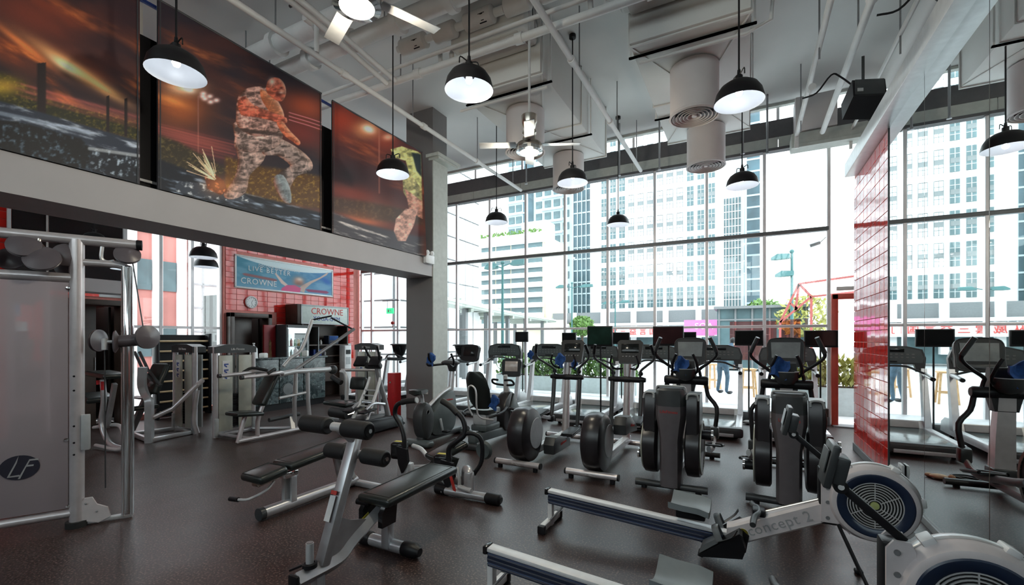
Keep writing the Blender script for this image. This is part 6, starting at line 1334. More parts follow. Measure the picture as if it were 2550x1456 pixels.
# ================================================================ PRINTED BANNERS ABOVE THE BEAM
XBN = -5.385
def pxy(P):
    th = R(27.6); D = -P[..., 0] * math.sin(th) + P[..., 1] * math.cos(th); u = (P[..., 0] * math.cos(th) + P[..., 1] * math.sin(th)) / D
    return 1275 + 1114 * u, 842 - (P[..., 2] - 1.6) / D * 1114
def sky(c, s, ang=30, warm=1.0):
    a = R(ang); X, Y = c.X, c.Y; u = X * math.cos(a) + Y * math.sin(a); v = -X * math.sin(a) + Y * math.cos(a)
    n = fbm(u / 160, v / 34, s, 5); n2 = fbm(u / 300, v / 90, s + 7, 4)
    c.put(sm(0.42, 0.70, n2) * 0.75 * warm, (110, 48, 30)); c.put(sm(0.50, 0.78, n) * sm(0.35, 0.6, n2) * 0.9 * warm, (205, 95, 40)); c.put(sm(0.62, 0.85, n) * sm(0.45, 0.65, n2) * 0.7 * warm, (250, 165, 90))
def rubble(c, m, s, lo=(16, 20, 28), hi=(120, 135, 155), sx=26, sy=8, ang=16):
    a = R(ang); u = c.X * math.cos(a) + c.Y * math.sin(a); v = -c.X * math.sin(a) + c.Y * math.cos(a)
    n = fbm(u / sx, v / sy, s, 5); k = (sm(0.50, 0.82, n) ** 1.3)[..., None]
    c.put(m, np.array(lo) * (1 - k) + np.array(hi) * k)
def hedge(c, pts, s, a=(30, 30, 18), b=(150, 130, 40), k=1.0):
    m, sd = c.poly(pts, 7); n = fbm(c.X / 6, c.Y / 5, s, 5); q = (0.5 * sm(0.45, 0.85, n))[..., None]
    c.put(m * k, np.array(a) * (1 - q) + np.array(b) * q)
def banner1(X, Y):
    c = Canvas(X, Y, (36, 26, 30)); sky(c, 1, 30, 1.0)
    c.glow(80, 40, 150, 60, (120, 45, 28), 0.7, 25); c.glow(300, 60, 90, 120, (40, 22, 26), 0.8)
    c.glow(190, 175, 130, 16, (250, 170, 100), 0.95, 33); c.glow(165, 165, 42, 11, (255, 225, 170), 1.0, 30); c.glow(60, 115, 90, 9, (235, 120, 60), 0.9, 38); c.glow(250, 215, 50, 8, (255, 190, 120), 0.8, 33)
    hedge(c, [(-400, 60), (0, 180), (60, 205), (110, 245), (200, 262), (345, 300), (345, 350), (0, 262), (-400, 160)], 4)
    c.glow(10, 215, 40, 22, (190, 150, 40), 0.7)
    for k in range(9): c.line(40 + 12 * (k % 3), 205 + 5 * k, 345, 288 + 4 * k, 2.2, (235, 105, 95), 0.10 + 0.14 * (k % 4 == 1))
    c.glow(200, 262, 170, 12, (225, 110, 95), 0.35, 15)
    for x, y0, y1, w in ((102, 158, 285, 11), (267, 240, 330, 4), (313, 246, 340, 4)): c.fill([(x - w, y0), (x + w, y0 - 2), (x + w, y1), (x - w, y1)], (26, 18, 20))
    m, sd = c.poly([(-400, 130), (0, 252), (120, 285), (345, 352), (345, 470), (-400, 300)], 3); rubble(c, m, 9, (30, 36, 48), (170, 180, 195), 60, 9)
    m, sd = c.poly([(-400, 190), (0, 300), (40, 302), (200, 345), (225, 372), (222, 420), (-400, 420)], 3); rubble(c, m, 12, (8, 10, 14), (70, 85, 100), 9, 9, 0)
    m, sd = c.poly([(222, 372), (240, 366), (345, 392), (345, 460), (226, 425)], 2); rubble(c, m, 14, (14, 18, 26), (165, 180, 195), 9, 8, 10)
    c.line(222, 370, 345, 388, 4, (190, 195, 200), 0.6); c.line(0, 282, 220, 330, 5, (150, 165, 185), 0.5)
    return c.c
def banner2(X, Y):
    c = Canvas(X, Y, (30, 24, 31)); sky(c, 20, 22, 0.42)
    c.glow(450, 270, 75, 55, (190, 90, 40), 0.65); c.glow(430, 252, 40, 10, (255, 150, 70), 0.6, 20); c.glow(460, 218, 40, 18, (255, 205, 160), 0.85); c.glow(468, 222, 14, 7, (255, 250, 240), 1.0, 20)
    c.glow(760, 265, 55, 30, (175, 70, 40), 0.7, 20); c.glow(750, 330, 60, 30, (120, 40, 35), 0.6, 20); c.glow(480, 360, 110, 30, (140, 60, 50), 0.5, 15)
    c.line(493, 240, 493, 385, 1.6, (130, 80, 70), 0.8)
    for x, y in ((506, 233), (522, 240), (538, 250), (510, 246), (524, 254), (505, 240)): c.glow(x, y, 7, 5, (255, 205, 200), 1.0)
    for k in range(9): c.line(392, 308 + 6 * k, 590 - 6 * (k % 4), 355 + 6 * k, 2.0, (215, 95, 85), 0.10 + 0.16 * (k % 4 == 1))
    c.glow(480, 345, 110, 14, (200, 90, 80), 0.35, 14)
    for k in range(3): c.line(720, 280 + 9 * k, 800, 305 + 9 * k, 1.3, (220, 120, 130), 0.6)
    hedge(c, [(392, 335), (440, 352), (520, 395), (560, 420), (540, 450), (392, 400)], 30, (40, 34, 26), (130, 115, 60))
    hedge(c, [(560, 390), (650, 415), (720, 425), (800, 440), (800, 520), (700, 505), (560, 470)], 33, (70, 45, 20), (190, 150, 55))
    m, sd = c.poly([(392, 395), (470, 425), (560, 470), (680, 500), (800, 530), (800, 600), (392, 480)], 5); rubble(c, m, 40, (14, 18, 26), (125, 140, 160), 50, 9, 15)
    m, sd = c.poly([(434, 462), (446, 452), (500, 456), (600, 480), (640, 505), (520, 495), (440, 478)], 2); rubble(c, m, 44, (40, 46, 56), (200, 205, 210), 10, 8, 10)
    # the man with the hammer
    def body(pts, col, seed, con=0.8, rim=(255, 200, 175)):
        m, sd = c.poly(rpoly(pts, 3), 1.2); gx = np.gradient(sd, axis=1); gy = -np.gradient(sd, axis=0); L = np.hypot(gx, gy) + 1e-6
        lit = (-gx * 0.75 + gy * 0.45) / L                  # rims facing the floodlights (upper right of the figure) catch light
        ed = np.exp(-np.clip(sd, 0, 99) / 5.0)
        n = fbm(c.X / 16, c.Y / 7, seed, 5); rg_ = 1 - np.abs(2 * fbm(c.X / 18 + 3, c.Y / 26, seed + 5, 3) - 1)
        k = 0.30 + 1.35 * sm(0.3, 0.72, n) * 0.6 + 0.35 * sm(0.80, 0.99, rg_) - 0.35 * ed
        c.put(m, np.clip(np.array(col) * np.clip(1 - con + con * k * 1.25, 0.12, 1.9)[..., None], 0, 255)); c.put(m * ed * np.clip(lit, 0, 1) ** 1.5 * 0.85, rim); c.put(m * ed * np.clip(-lit, 0, 1) * 0.5, (200, 80, 40))
    body([(586, 338), (664, 345), (655, 400), (622, 436), (612, 478), (580, 496), (556, 486), (584, 440), (592, 395)], (128, 106, 100), 50)
    body([(648, 342), (700, 346), (748, 374), (776, 404), (772, 426), (738, 440), (720, 476), (724, 503), (702, 498), (680, 452), (702, 424), (722, 412), (690, 388), (654, 384)], (112, 96, 92), 51)
    body([(682, 440), (704, 436), (722, 470), (724, 505), (704, 500), (688, 468)], (88, 96, 100), 58, 0.5, (190, 200, 205))
    body([(588, 300), (690, 318), (700, 352), (664, 378), (590, 374), (584, 342)], (136, 112, 106), 52)
    body([(594, 238), (618, 219), (662, 218), (690, 250), (706, 286), (700, 326), (640, 340), (592, 316), (588, 272)], (140, 104, 96), 53)
    body([(650, 222), (684, 246), (704, 276), (706, 300), (690, 306), (668, 276), (650, 246)], (176, 100, 66), 54, 0.4)
    body([(592, 252), (612, 240), (632, 262), (700, 288), (714, 296), (706, 308), (640, 292), (600, 286)], (168, 76, 58), 55, 0.6, (250, 170, 140))
    body([(688, 306), (702, 302), (722, 326), (746, 352), (742, 362), (728, 352), (704, 334)], (186, 92, 64), 56, 0.5, (255, 190, 150))
    body([(664, 206), (676, 194), (694, 195), (708, 210), (712, 232), (704, 250), (690, 252), (672, 240), (662, 226)], (176, 82, 62), 57, 0.55, (255, 205, 175))
    c.glow(676, 204, 8, 9, (255, 215, 195), 0.8); c.glow(700, 228, 6, 5, (255, 190, 160), 0.7)
    c.glow(694, 236, 9, 8, (60, 22, 18), 0.8); c.glow(700, 219, 5, 3, (50, 18, 16), 0.8); c.glow(686, 222, 4, 3, (60, 22, 18), 0.6); c.glow(699, 231, 5, 2, (255, 225, 205), 0.5)
    c.line(660, 318, 556, 452, 4.0, (70, 50, 44), 0.0); c.line(586, 322, 700, 336, 4.5, (48, 36, 34), 0.8)
    # hammer head and sparks
    m, sd = c.poly([(508, 436), (528, 430), (556, 450), (566, 476), (548, 486), (516, 470)], 1.5); rubble(c, m, 60, (60, 28, 22), (220, 120, 80), 8, 7, 30)
    c.glow(545, 462, 36, 22, (255, 150, 80), 0.45)
    rs = np.random.RandomState(3)
    for k in range(34):
        a = rs.uniform(-2.9, -1.7); r0 = rs.uniform(5, 30); r1 = r0 + rs.uniform(10, 70); c.line(540 + r0 * math.cos(a), 450 + r0 * math.sin(a), 540 + r1 * math.cos(a), 450 + r1 * math.sin(a), 0.9, (255, 215, 170), 0.7)
    return c.c
def banner3(X, Y):
    c = Canvas(X, Y, (52, 22, 24)); sky(c, 70, 25, 0.6)
    c.glow(850, 300, 50, 40, (150, 45, 25), 0.8); c.glow(917, 322, 34, 22, (255, 170, 110), 0.8); c.glow(917, 322, 14, 8, (255, 250, 240), 1.0, 25); c.glow(965, 342, 12, 8, (255, 220, 190), 1.0); c.glow(960, 350, 40, 30, (190, 70, 40), 0.5)
    c.line(944, 320, 944, 480, 2.0, (170, 100, 80), 0.5)
    c.glow(870, 440, 60, 40, (30, 20, 24), 0.8); c.glow(930, 530, 80, 40, (120, 80, 60), 0.6); c.glow(900, 545, 50, 18, (200, 95, 55), 0.7, 15); c.glow(870, 480, 70, 20, (150, 55, 35), 0.5, 12)
    hedge(c, [(826, 490), (900, 500), (1000, 520), (1048, 530), (1048, 560), (900, 545), (826, 525)], 80, (45, 40, 30), (110, 90, 55), 0.6)
    m, sd = c.poly([(826, 528), (900, 555), (980, 575), (1048, 590), (1048, 680), (826, 620)], 6); rubble(c, m, 85, (50, 46, 50), (175, 165, 160), 40, 8, 18)
    def body(pts, col, seed):
        m, sd = c.poly(pts, 1.5); n = fbm(c.X / 10, c.Y / 9, seed, 4)[..., None]; c.put(m, np.clip(np.array(col) * np.clip(0.2 + 1.7 * n, 0.3, 1.7), 0, 255))
    body([(972, 372), (1000, 364), (1040, 378), (1048, 384), (1048, 470), (1020, 440), (1010, 400), (980, 392)], (165, 160, 95), 90)
    body([(1002, 440), (1020, 430), (1048, 470), (1048, 520), (1020, 505), (1004, 478)], (150, 140, 90), 91)
    body([(1008, 470), (1048, 500), (1048, 545), (1018, 520)], (180, 120, 100), 92)
    body([(985, 545), (1010, 520), (1040, 520), (1030, 560), (1010, 600), (990, 600), (980, 575)], (165, 120, 105), 93)
    c.fill([(1024, 380), (1048, 384), (1048, 440), (1036, 425)], (16, 26, 28), 3)
    return c.c
def make_banner(y0, y1, z0, z1, col, nu, nv, label, curl=0.0, ustart=0.0):
    b = thing('printed_banner', label, 'banner', (XBN, y0, z0), 0, 'printed banners above the beam')
    obj('cloth', MB().box((-0.014, (y1 - y0) / 2, (z1 - z0) / 2), (0.012, y1 - y0, z1 - z0)), dprint, b)
    def f(U, V):
        y = U * (y1 - y0); z = V * (z1 - z0); w = 0.004 * np.sin(U * 23) * (0.3 + V)
        x = 0.002 + 0.004 + w
        if curl: x = x + curl * np.clip((U - 0.93) / 0.07, 0, 1) ** 2 * (1 - V)
        return np.stack([x, y, z], -1)
    def color(U, V):
        P = f(U, V) + np.array([XBN, y0, z0]); P[..., 0] = XBN; X, Y = pxy(P); return col(X, Y)
    print_grid('printed_face', nu, nv, f, lambda U, V: 255 * np.clip(color(U, V) / 255 * 1.3, 0, 1) ** 0.88, b)
    obj('top_rod', MB().cyl((0, 0, z1 - z0), (0, y1 - y0, z1 - z0), 0.014, n=8), dprint, b)
    for t in (0.01, 0.99): obj('edge_cord', MB().cyl((0.006, t * (y1 - y0), 0), (0.006, t * (y1 - y0), z1 - z0), 0.006, n=6), dprint, b)
make_banner(0.23, 2.245, 3.145, 5.10, banner1, 260, 230, 'printed banner of a burning sky over big tyres, cut by the photo edge')
make_banner(2.40, 4.41, 3.145, 5.10, banner2, 300, 320, 'printed banner of a soldier swinging a hammer at a tyre')
make_banner(4.60, 6.66, 3.145, 5.09, banner3, 190, 260, 'printed banner with a glowing floodlight and part of a soldier, beside the column', 0.10)
# ================================================================ OUTSIDE THE WINDOWS
struct('terrace_floor', MB().box((-3, 17.2, -0.06), (40, 14.2, 0.12)), concrete)
struct('rear_ground', MB().box((-3, -25.3, -0.15), (60, 40, 0.2)), concrete)
struct('street_ground', MB().box((-10, 75, -0.25), (260, 102, 0.2)), M('grey_asphalt', (0.40, 0.41, 0.41), 0.9))
def planter(x0, x1, y, h, d, label, seed, m=leaf, hh=0.5):
    p = thing('planter', label, 'planter', ((x0 + x1) / 2, y, 0), 0)
    w = x1 - x0
    obj('trough', MB().box((0, 0, h / 2), (w, d, h), b=0.012), M('pale_planter_%d' % seed, (0.55, 0.62, 0.62), 0.6), p)
    obj('soil', MB().box((0, 0, h), (w - 0.06, d - 0.06, 0.02)), bark, p)
    rs = random.Random(seed); lv = MB()
    for k in range(int(w * 420)):
        x = rs.uniform(-w / 2 + 0.04, w / 2 - 0.04); yy = rs.uniform(-d / 2, d / 2); z = h + hh * 0.7 * rs.random() ** 1.5; L = rs.uniform(0.12, 0.24); a = rs.uniform(0, 2 * PI); t = rs.uniform(0.1, 1.2)
        dv = Vector((math.cos(a) * math.sin(t), math.sin(a) * math.sin(t), math.cos(t))) * L; sd = Vector((-math.sin(a), math.cos(a), 0)) * 0.05; q = Vector((x, yy, z))
        lv.add([q, q + dv * 0.5 + sd, q + dv, q + dv * 0.5 - sd], [[0, 1, 2], [0, 2, 3]])
    o = obj('leaves', lv, m, p); o['kind'] = 'stuff'
planter(-7.2, -2.7, 12.9, 0.44, 0.5, 'long pale planter of green bushes on the terrace behind the treadmills', 1, leaf, 0.75)
planter(0.5, 3.6, 11.5, 0.58, 0.45, 'pale planter of yellow green plants outside the red framed door', 2, leafy, 0.75)
def tree(x, y, h, r, label, seed, m=leaf, n=900):
    t = thing('tree', label, 'tree', (x, y, -0.15), 0, 'trees outside')
    obj('trunk', MB().tube([(0, 0, 0), (0.05, 0, h * 0.4), (0, 0.05, h * 0.75)], [r * 0.10, r * 0.07, r * 0.03], 8), bark, t)
    rs = random.Random(seed); lv = MB()
    for k in range(n):
        a = rs.uniform(0, 2 * PI); b_ = math.acos(rs.uniform(-1, 1)); q = rs.uniform(0.45, 1.0) ** 0.5 * r
        c = Vector((q * math.sin(b_) * math.cos(a), q * math.sin(b_) * math.sin(a), h * 0.72 + q * 0.8 * math.cos(b_))); s = r * rs.uniform(0.08, 0.16)
        u = Vector((rs.uniform(-1, 1), rs.uniform(-1, 1), rs.uniform(-1, 1))).normalized(); v = u.orthogonal().normalized()
        lv.add([c - u * s, c + v * s * 0.5, c + u * s, c - v * s * 0.5], [[0, 1, 2], [0, 2, 3]])
    o = obj('crown', lv, m, t); o['kind'] = 'stuff'
tree(-10.5, 31, 3.7, 0.9, 'round green tree below the dark blue tower', 5)
tree(-11.3, 33.2, 3.5, 0.8, 'green tree half behind the round one below the blue tower', 6)
tree(1.0, 34, 4.6, 1.3, 'dark green bush at the foot of the striped white columns', 7)
tree(2.6, 26, 3.9, 1.3, 'reddish green roof shrub behind the television near the door', 8, leafy, 500)
# canopy walk on the left
cn = thing('canopy_walk', 'grey green roofed walkway running away beside the white panelled building', 'canopy', (0, 0, 0), 0)
pts = [(-8.7, 11.6), (-9.9, 16.5), (-11.2, 23.0), (-12.5, 31.0)]
greenish = M('grey_green_canopy', (0.42, 0.45, 0.40), 0.7); palegreen = M('pale_canopy_edge', (0.72, 0.74, 0.72), 0.7)
for i in range(3):
    (xa, ya), (xb, yb) = pts[i], pts[i + 1]; wd = (0.95, 3.2, 3.2)[i]
    obj('roof_slab', MB().prism([(xa, ya), (xb, yb), (xb - wd, yb + 0.6), (xa - wd, ya + 0.6)], 2.78, 2.90, 'xy'), greenish, cn)
    obj('roof_edge', MB().bar((xa, ya, 2.92), (xb, yb, 2.92), 0.10, 0.10), palegreen, cn)
    for t in (0.15, 0.65):
        x, y = xa + (xb - xa) * t, ya + (yb - ya) * t
        obj('post', MB().box((x - 0.35, y, 1.38), (0.18, 0.18, 2.76)), mgrey, cn); obj('post', MB().box((x - wd * 0.85, y + 0.5, 1.38), (0.18, 0.18, 2.76)), mgrey, cn)
        obj('cross_beam', MB().bar((x, y, 2.70), (x - wd * 0.95, y + 0.5, 2.70), 0.12, 0.14), greenish, cn)
    for t in (0.3, 0.8):
        x, y = xa + (xb - xa) * t, ya + (yb - ya) * t; obj('roof_fin', MB().bar((x + 0.1, y, 2.99), (x - wd * 0.45, y + 0.25, 2.99), 0.25, 0.06), greenish, cn)
# white panelled building on the left, front faces +x
pb = thing('panelled_building', 'white building clad in large square panels at the left of the view', 'building', (-10.9, 0, 0), 0, 'buildings outside')
obj('core', MB().box((-4, 14.8, 5.0), (7.94, 5.6, 10.0)), mgrey, pb)
pm = MB().box((0, 0, 0), (0.05, 0.57, 0.90), b=0.008, seg=1).mesh('panel', wtower)
for j in range(10):
    for i in range(9): link('panel', pm, pb, (0.0, 12.3 + 0.63 * i, 0.55 + 0.96 * j))
pm2 = MB().box((0, 0, 0), (0.92, 0.05, 0.90), b=0.008, seg=1).mesh('panel', wtower)
for j in range(10):
    for i in range(4): link('panel', pm2, pb, (-0.55 - 0.98 * i, 11.98, 0.55 + 0.96 * j))
# white building with balcony bands
wbld = thing('balconied_building', 'low white building with long balcony bands and roof plants', 'building', (0, 0, 0), 0, 'buildings outside')
obj('core', MB().box((-20.1, 40.2, 5.6), (6.8, 4.0, 11.0)), creamt, wbld)
obj('side_wing', MB().box((-16.35, 40.6, 5.5), (0.75, 4.2, 10.8)), creamt, wbld)
flr = [(10.05, 1.1), (7.75, 0.9), (6.85, 0.95), (5.9, 0.95), (4.95, 0.95), (4.0, 0.95), (3.05, 0.95), (8.65, 0.9)]
pan = {}
for z, h in flr:
    obj('balcony_slab', MB().box((-20.1, 38.0, z - h * 0.25), (6.9, 0.7, h * 0.46), b=0.03), wtower, wbld)
    for i in range(4):
        k = (round(h, 2))
        if k not in pan: pan[k] = MB().box((0, 0, 0), (1.55, 0.06, h * 0.52), b=0.01, seg=1).mesh('window', tealwin)
        link('window', pan[k], wbld, (-22.6 + 1.68 * i, 38.16, z + h * 0.25))
obj('parapet', MB().box((-20.1, 38.6, 11.0), (7.0, 1.6, 0.9), b=0.04), wtower, wbld)
obj('roof_house', MB().box((-18.0, 40.0, 12.0), (2.6, 2.2, 1.6), b=0.03), wtower, wbld)
rs = random.Random(4); lv = MB()
for k in range(240):
    x = rs.uniform(-23.3, -16.9); z = 11.45 + rs.uniform(0, 0.35); a = rs.uniform(0, 6.28); s = 0.14; q = Vector((x, 37.9 + rs.uniform(-0.1, 0.3), z)); u = Vector((math.cos(a), 0.3, math.sin(a))) * s
    lv.add([q - u, q + Vector((0.05, 0, 0.08)), q + u, q - Vector((0.05, 0, 0.08))], [[0, 1, 2], [0, 2, 3]])
obj('roof_plants', lv, leaf, wbld)['kind'] = 'stuff'
# pale blue apartments far left
ap = thing('apartment_tower', 'pale blue apartment tower with rows of small windows', 'building', (0, 60, 0), 0, 'buildings outside')
obj('block', MB().box((-27.0, 3.0, 17), (10.2, 6, 34)), paleblue, ap)
obj('recess', MB().box((-28.6, -0.05, 17), (1.6, 0.2, 34)), bluewin, ap)
wm = MB().box((0, 0, 0), (0.95, 0.12, 1.0), b=0.02, seg=1).mesh('window', tealwin); sl_ = MB().box((0, 0, 0), (3.2, 0.3, 0.18)).mesh('floor_band', wtower)
for j in range(15):
    for x in (-31.4, -30.2, -26.9, -25.5, -24.1, -22.7): link('window', wm, ap, (x, -0.03, 3.6 + 1.75 * j))
    link('floor_band', sl_, ap, (-30.8, -0.1, 2.75 + 1.75 * j)); link('floor_band', sl_, ap, (-24.8, -0.1, 2.75 + 1.75 * j))
# dark blue tower
bt = thing('blue_tower', 'dark blue glass tower left of the white tower', 'building', (-17.4, 52, 0), 0, 'buildings outside')
obj('block', MB().box((0, 3, 18), (2.7, 6, 36)), bluewin, bt)
fin = MB().box((0, 0, 18), (0.10, 0.2, 36)).mesh('fin', paleblue)
for x in (-1.3, -0.75, -0.2, 0.35, 0.9, 1.3): link('fin', fin, bt, (x, -0.05, 0))
fb_ = MB().box((0, 0, 0), (2.7, 0.08, 0.16)).mesh('floor_band', paleblue)
for j in range(24): link('floor_band', fb_, bt, (0, -0.02, 1.4 + 1.4 * j))
# white tower straight ahead
wt = thing('white_tower', 'tall white tower with a grid of upright windows filling the view', 'building', (0, 44, 0), 0, 'buildings outside')
obj('block', MB().box((-8.0, 4.0, 16.6), (11.9, 8, 25.2)), wtower, wt)
g1 = MB().box((0, 0, 0), (0.56, 0.10, 1.78), b=0.01, seg=1).mesh('window', tealwin)
g2 = MB().box((0, 0, 0), (0.52, 0.10, 1.70), b=0.01, seg=1).mesh('window', palewin)
fl = MB().box((-0.27, 0, 0), (0.03, 0.14, 1.75)).box((0.27, 0, 0), (0.03, 0.14, 1.75)).box((0, 0, 0), (0.03, 0.14, 1.75)).box((0, 0, 0.42), (0.5, 0.14, 0.03)).box((0, 0, 0.88), (0.5, 0.14, 0.03)).box((0, 0, -0.48), (0.5, 0.14, 0.03)).mesh('window_frame', greywin)
fl2 = MB().box((0, 0, 0), (0.03, 0.14, 1.75)).box((0, 0, 0.45), (0.54, 0.14, 0.03)).box((0, 0, -0.45), (0.54, 0.14, 0.03)).mesh('window_frame', palewin)
md = MB().box((0, 0, -0.05), (0.50, 0.16, 0.36)).mesh('spandrel', greywin)
for j in range(10):
    for i in range(12):
        x = -12.58 + 0.895 * i; z = 5.45 + 2.30 * j
        pale = (3 <= i <= 8) and j > 0 or (i >= 9 and j >= 6 and (i + j) % 3)
        w = link('window', g2 if pale else g1, wt, (x, -0.0, z)); w2_ = link('window_frame', fl if pale else fl2, w, (0, 0, 0)); link('spandrel', md, w, (0, 0, 0))
obj('base_block', MB().box((-8.0, 4.6, 1.95), (11.4, 6.8, 4.1)), mgrey, wt)
obj('corner_pier', MB().box((-13.6, -0.1, 16.6), (0.7, 0.3, 25.2)), wtower, wt)
obj('edge_trim', MB().box((-8.0, -0.05, 4.15), (11.9, 0.2, 0.3)), wtower, wt)
# towers to the right of it
gt = thing('grid_tower', 'slim tower of gridded teal glass right of the white tower', 'building', (-1.55, 60, 0), 0, 'buildings outside')
obj('block', MB().box((-0.1, 3, 9.2), (2.4, 6, 18.6)), tealwin, gt)
gv = MB().box((0, 0, 9.5), (0.07, 0.16, 18)).mesh('grid_bar', wtower); gh = MB().box((-0.1, 0, 0), (2.4, 0.14, 0.07)).mesh('grid_bar', wtower)
for i in range(8): link('grid_bar', gv, gt, (-1.25 + 0.33 * i, -0.02, 0))
for j in range(20): link('grid_bar', gh, gt, (0, -0.01, 1.0 + 0.88 * j))
ft_ = thing('finned_tower', 'tall pale tower with white column strips and a blue glass edge', 'building', (0, 70, 0), 0, 'buildings outside')
obj('pale_block', MB().box((-0.8, 4, 18), (1.8, 8, 37)), wtower, ft_)
obj('glass_block', MB().box((0.9, 4, 17), (1.6, 8, 35)), bluewin, ft_)
cs_ = MB().box((0, 0, 18), (0.10, 0.3, 36)).mesh('strip', paleblue)
for x in (-1.3, -0.9, -0.5, -0.1): link('strip', cs_, ft_, (x, -0.1, 0))
fb3 = MB().box((0.9, 0, 0), (1.62, 0.1, 0.25)).mesh('floor_band', paleblue)
for j in range(20): link('floor_band', fb3, ft_, (0, -0.02, 1.5 + 1.65 * j))
# podium with shop signs
pdm = thing('shop_podium', 'low grey shop podium with white columns and a long white fascia', 'building', (0, 36, 0), 0, 'buildings outside')
obj('dark_band', MB().box((-7.5, 2.5, 3.3), (15.5, 3, 1.0)), mgrey, pdm)
for x in (-13.2, -10.6, -8.1, -5.6, -3.2): obj('column', MB().box((x, 0.9, 2.2), (0.4, 0.4, 3.2)), wtower, pdm)
obj('upper_fascia', MB().box((-8.2, 0.4, 2.72), (11.5, 0.5, 0.22)), wtower, pdm)
fa = obj('sign_fascia', MB().box((-8.2, 0.3, 2.12), (11.5, 0.3, 0.86)), wtower, pdm)
obj('glass_front', MB().box((-7.0, 1.4, 0.85), (16, 0.2, 1.7)), tealwin, pdm)
for k, chx in enumerate('人从威雲三益言国门家'): text('red_character', chx, 0.62, redprint, fa, (-11.9 + 0.78 * k, 0.12, 2.12), (90, 0, 0), ext=0.02)
obj('left_wall', MB().box((-15.0, 0.6, 1.9), (2.2, 0.6, 2.6)), creamt, pdm)
pk = thing('pink_banner', 'bright pink shop banner with white script beyond the treadmills', 'banner', (-2.2, 30, 2.25), 0)
obj('board', MB().box((0, 0, 0), (2.5, 0.08, 0.98)), pink, pk)
obj('board_rim', MB().box((0.9, -0.05, -0.47), (0.8, 0.03, 0.05)), wprint, pk)
text('white_lettering', 'SOA', 0.55, wprint, pk, (-0.1, -0.05, 0.08), (90, 0, 0), ext=0.01)
for x in (-1.0, 1.0): obj('post', MB().box((x, 0.1, -1.25), (0.08, 0.08, 2.3)), mgrey, pk)
gh_ = thing('glass_pavilion', 'teal glass pavilion with a flat roof right of the pink banner', 'building', (0.7, 27, 0), 0, 'buildings outside')
obj('wall', MB().box((0, 1, 1.6), (4.2, 2, 3.2)), tealwin, gh_)
for x in (-2.0, -1.2, -0.4, 0.4, 1.2, 2.0): obj('post', MB().box((x, -0.05, 1.6), (0.09, 0.12, 3.2)), mgrey, gh_)
obj('roof_band', MB().box((0, 0.8, 3.25), (4.5, 2.4, 0.14)), mgrey, gh_)
obj('mid_band', MB().box((0, -0.05, 2.6), (4.2, 0.1, 0.08)), mgrey, gh_)
# red framed porch outside
rf = thing('red_porch', 'red steel pitched porch frame on the terrace near the door', 'porch', (0, 18, 0), 0)
fr_ = M('red_steel', (0.38, 0.09, 0.08), 0.5)
def bars(nm, segs, w=0.07):
    for a_, b_2 in segs: obj(nm, MB().bar(a_, b_2, w, w), fr_, rf)
bars('frame_bar', [((1.05, 0, 0), (1.05, 0, 2.15)), ((1.95, 0, 0), (1.95, 0, 3.0)), ((1.05, 0, 2.15), (1.6, 0, 3.45)), ((1.6, 0, 3.45), (1.95, 0, 3.0)), ((1.05, 0, 2.15), (1.95, 0, 3.0)), ((1.35, 0, 2.8), (1.55, 0, 2.6)), ((1.6, 0, 3.45), (1.5, 0, 2.55))])
bars('ridge_bar', [((1.6, 0, 3.45), (4.2, -3.0, 3.45)), ((1.95, 0, 3.0), (4.4, -3.0, 3.0)), ((4.2, -3, 0), (4.2, -3, 3.45))], 0.06)
obj('side_panel', MB().box((1.35, 0.05, 1.45), (0.6, 0.04, 1.6)), redglass_m, rf)
obj('red_hut', MB().box((0.25, 3.0, 1.5), (1.7, 0.1, 1.6)), redglass_m, rf)
# street lamps
def street_lamp(x, y, h, heads, label, twin=False):
    s = thing('street_lamp', label, 'street lamp', (x, y, -0.1), 0, 'street lamps outside')
    obj('pole', MB().tube([(0, 0, 0), (0, 0, h * 0.5), (0, 0, h)], [0.07, 0.055, 0.045], 10), lampteal, s)
    obj('cap', MB().sphere((0, 0, h), 0.08), lampteal, s)
    for dx, z, L in heads:
        hd = obj('lamp_head', MB().loft([[Vector((dx - L / 2, -0.12, z - 0.05)), Vector((dx - L / 2, 0.12, z - 0.05)), Vector((dx - L / 2, 0.1, z + 0.03)), Vector((dx - L / 2, -0.1, z + 0.03))], [Vector((dx - L / 6, -0.17, z - 0.06)), Vector((dx - L / 6, 0.17, z - 0.06)), Vector((dx - L / 6, 0.12, z + 0.16)), Vector((dx - L / 6, -0.12, z + 0.16))], [Vector((dx + L / 2, -0.15, z - 0.04)), Vector((dx + L / 2, 0.15, z - 0.04)), Vector((dx + L / 2, 0.1, z + 0.14)), Vector((dx + L / 2, -0.1, z + 0.14))]]), lampteal, s)
        obj('arm', MB().tube([(0, 0, z - 0.05), (dx * 0.4, 0, z + 0.02), (dx, 0, z + 0.04)], 0.025, 8), lampteal, s)
street_lamp(1.55, 20, 5.0, [(-0.38, 4.78, 0.62), (-0.25, 4.12, 0.62)], 'green street lamp with two stacked heads, right of the towers')
street_lamp(-8.25, 15, 4.6, [(-0.50, 4.43, 0.5), (0.68, 4.5, 0.58)], 'green street lamp with a head on each side, before the balconied building')
street_lamp(-10.9, 30, 5.6, [(-0.75, 5.35, 0.9), (1.05, 5.30, 0.9)], 'green street lamp with two heads before the dark blue tower')
street_lamp(-8.6, 33, 4.5, [(-0.6, 4.3, 0.7), (0.7, 4.35, 0.7)], 'thin street lamp with two heads before the white tower')
cam_ = thing('security_camera', 'small white security camera bracket outside the upper window', 'camera', (1.22, 10.25, 3.42), 0)
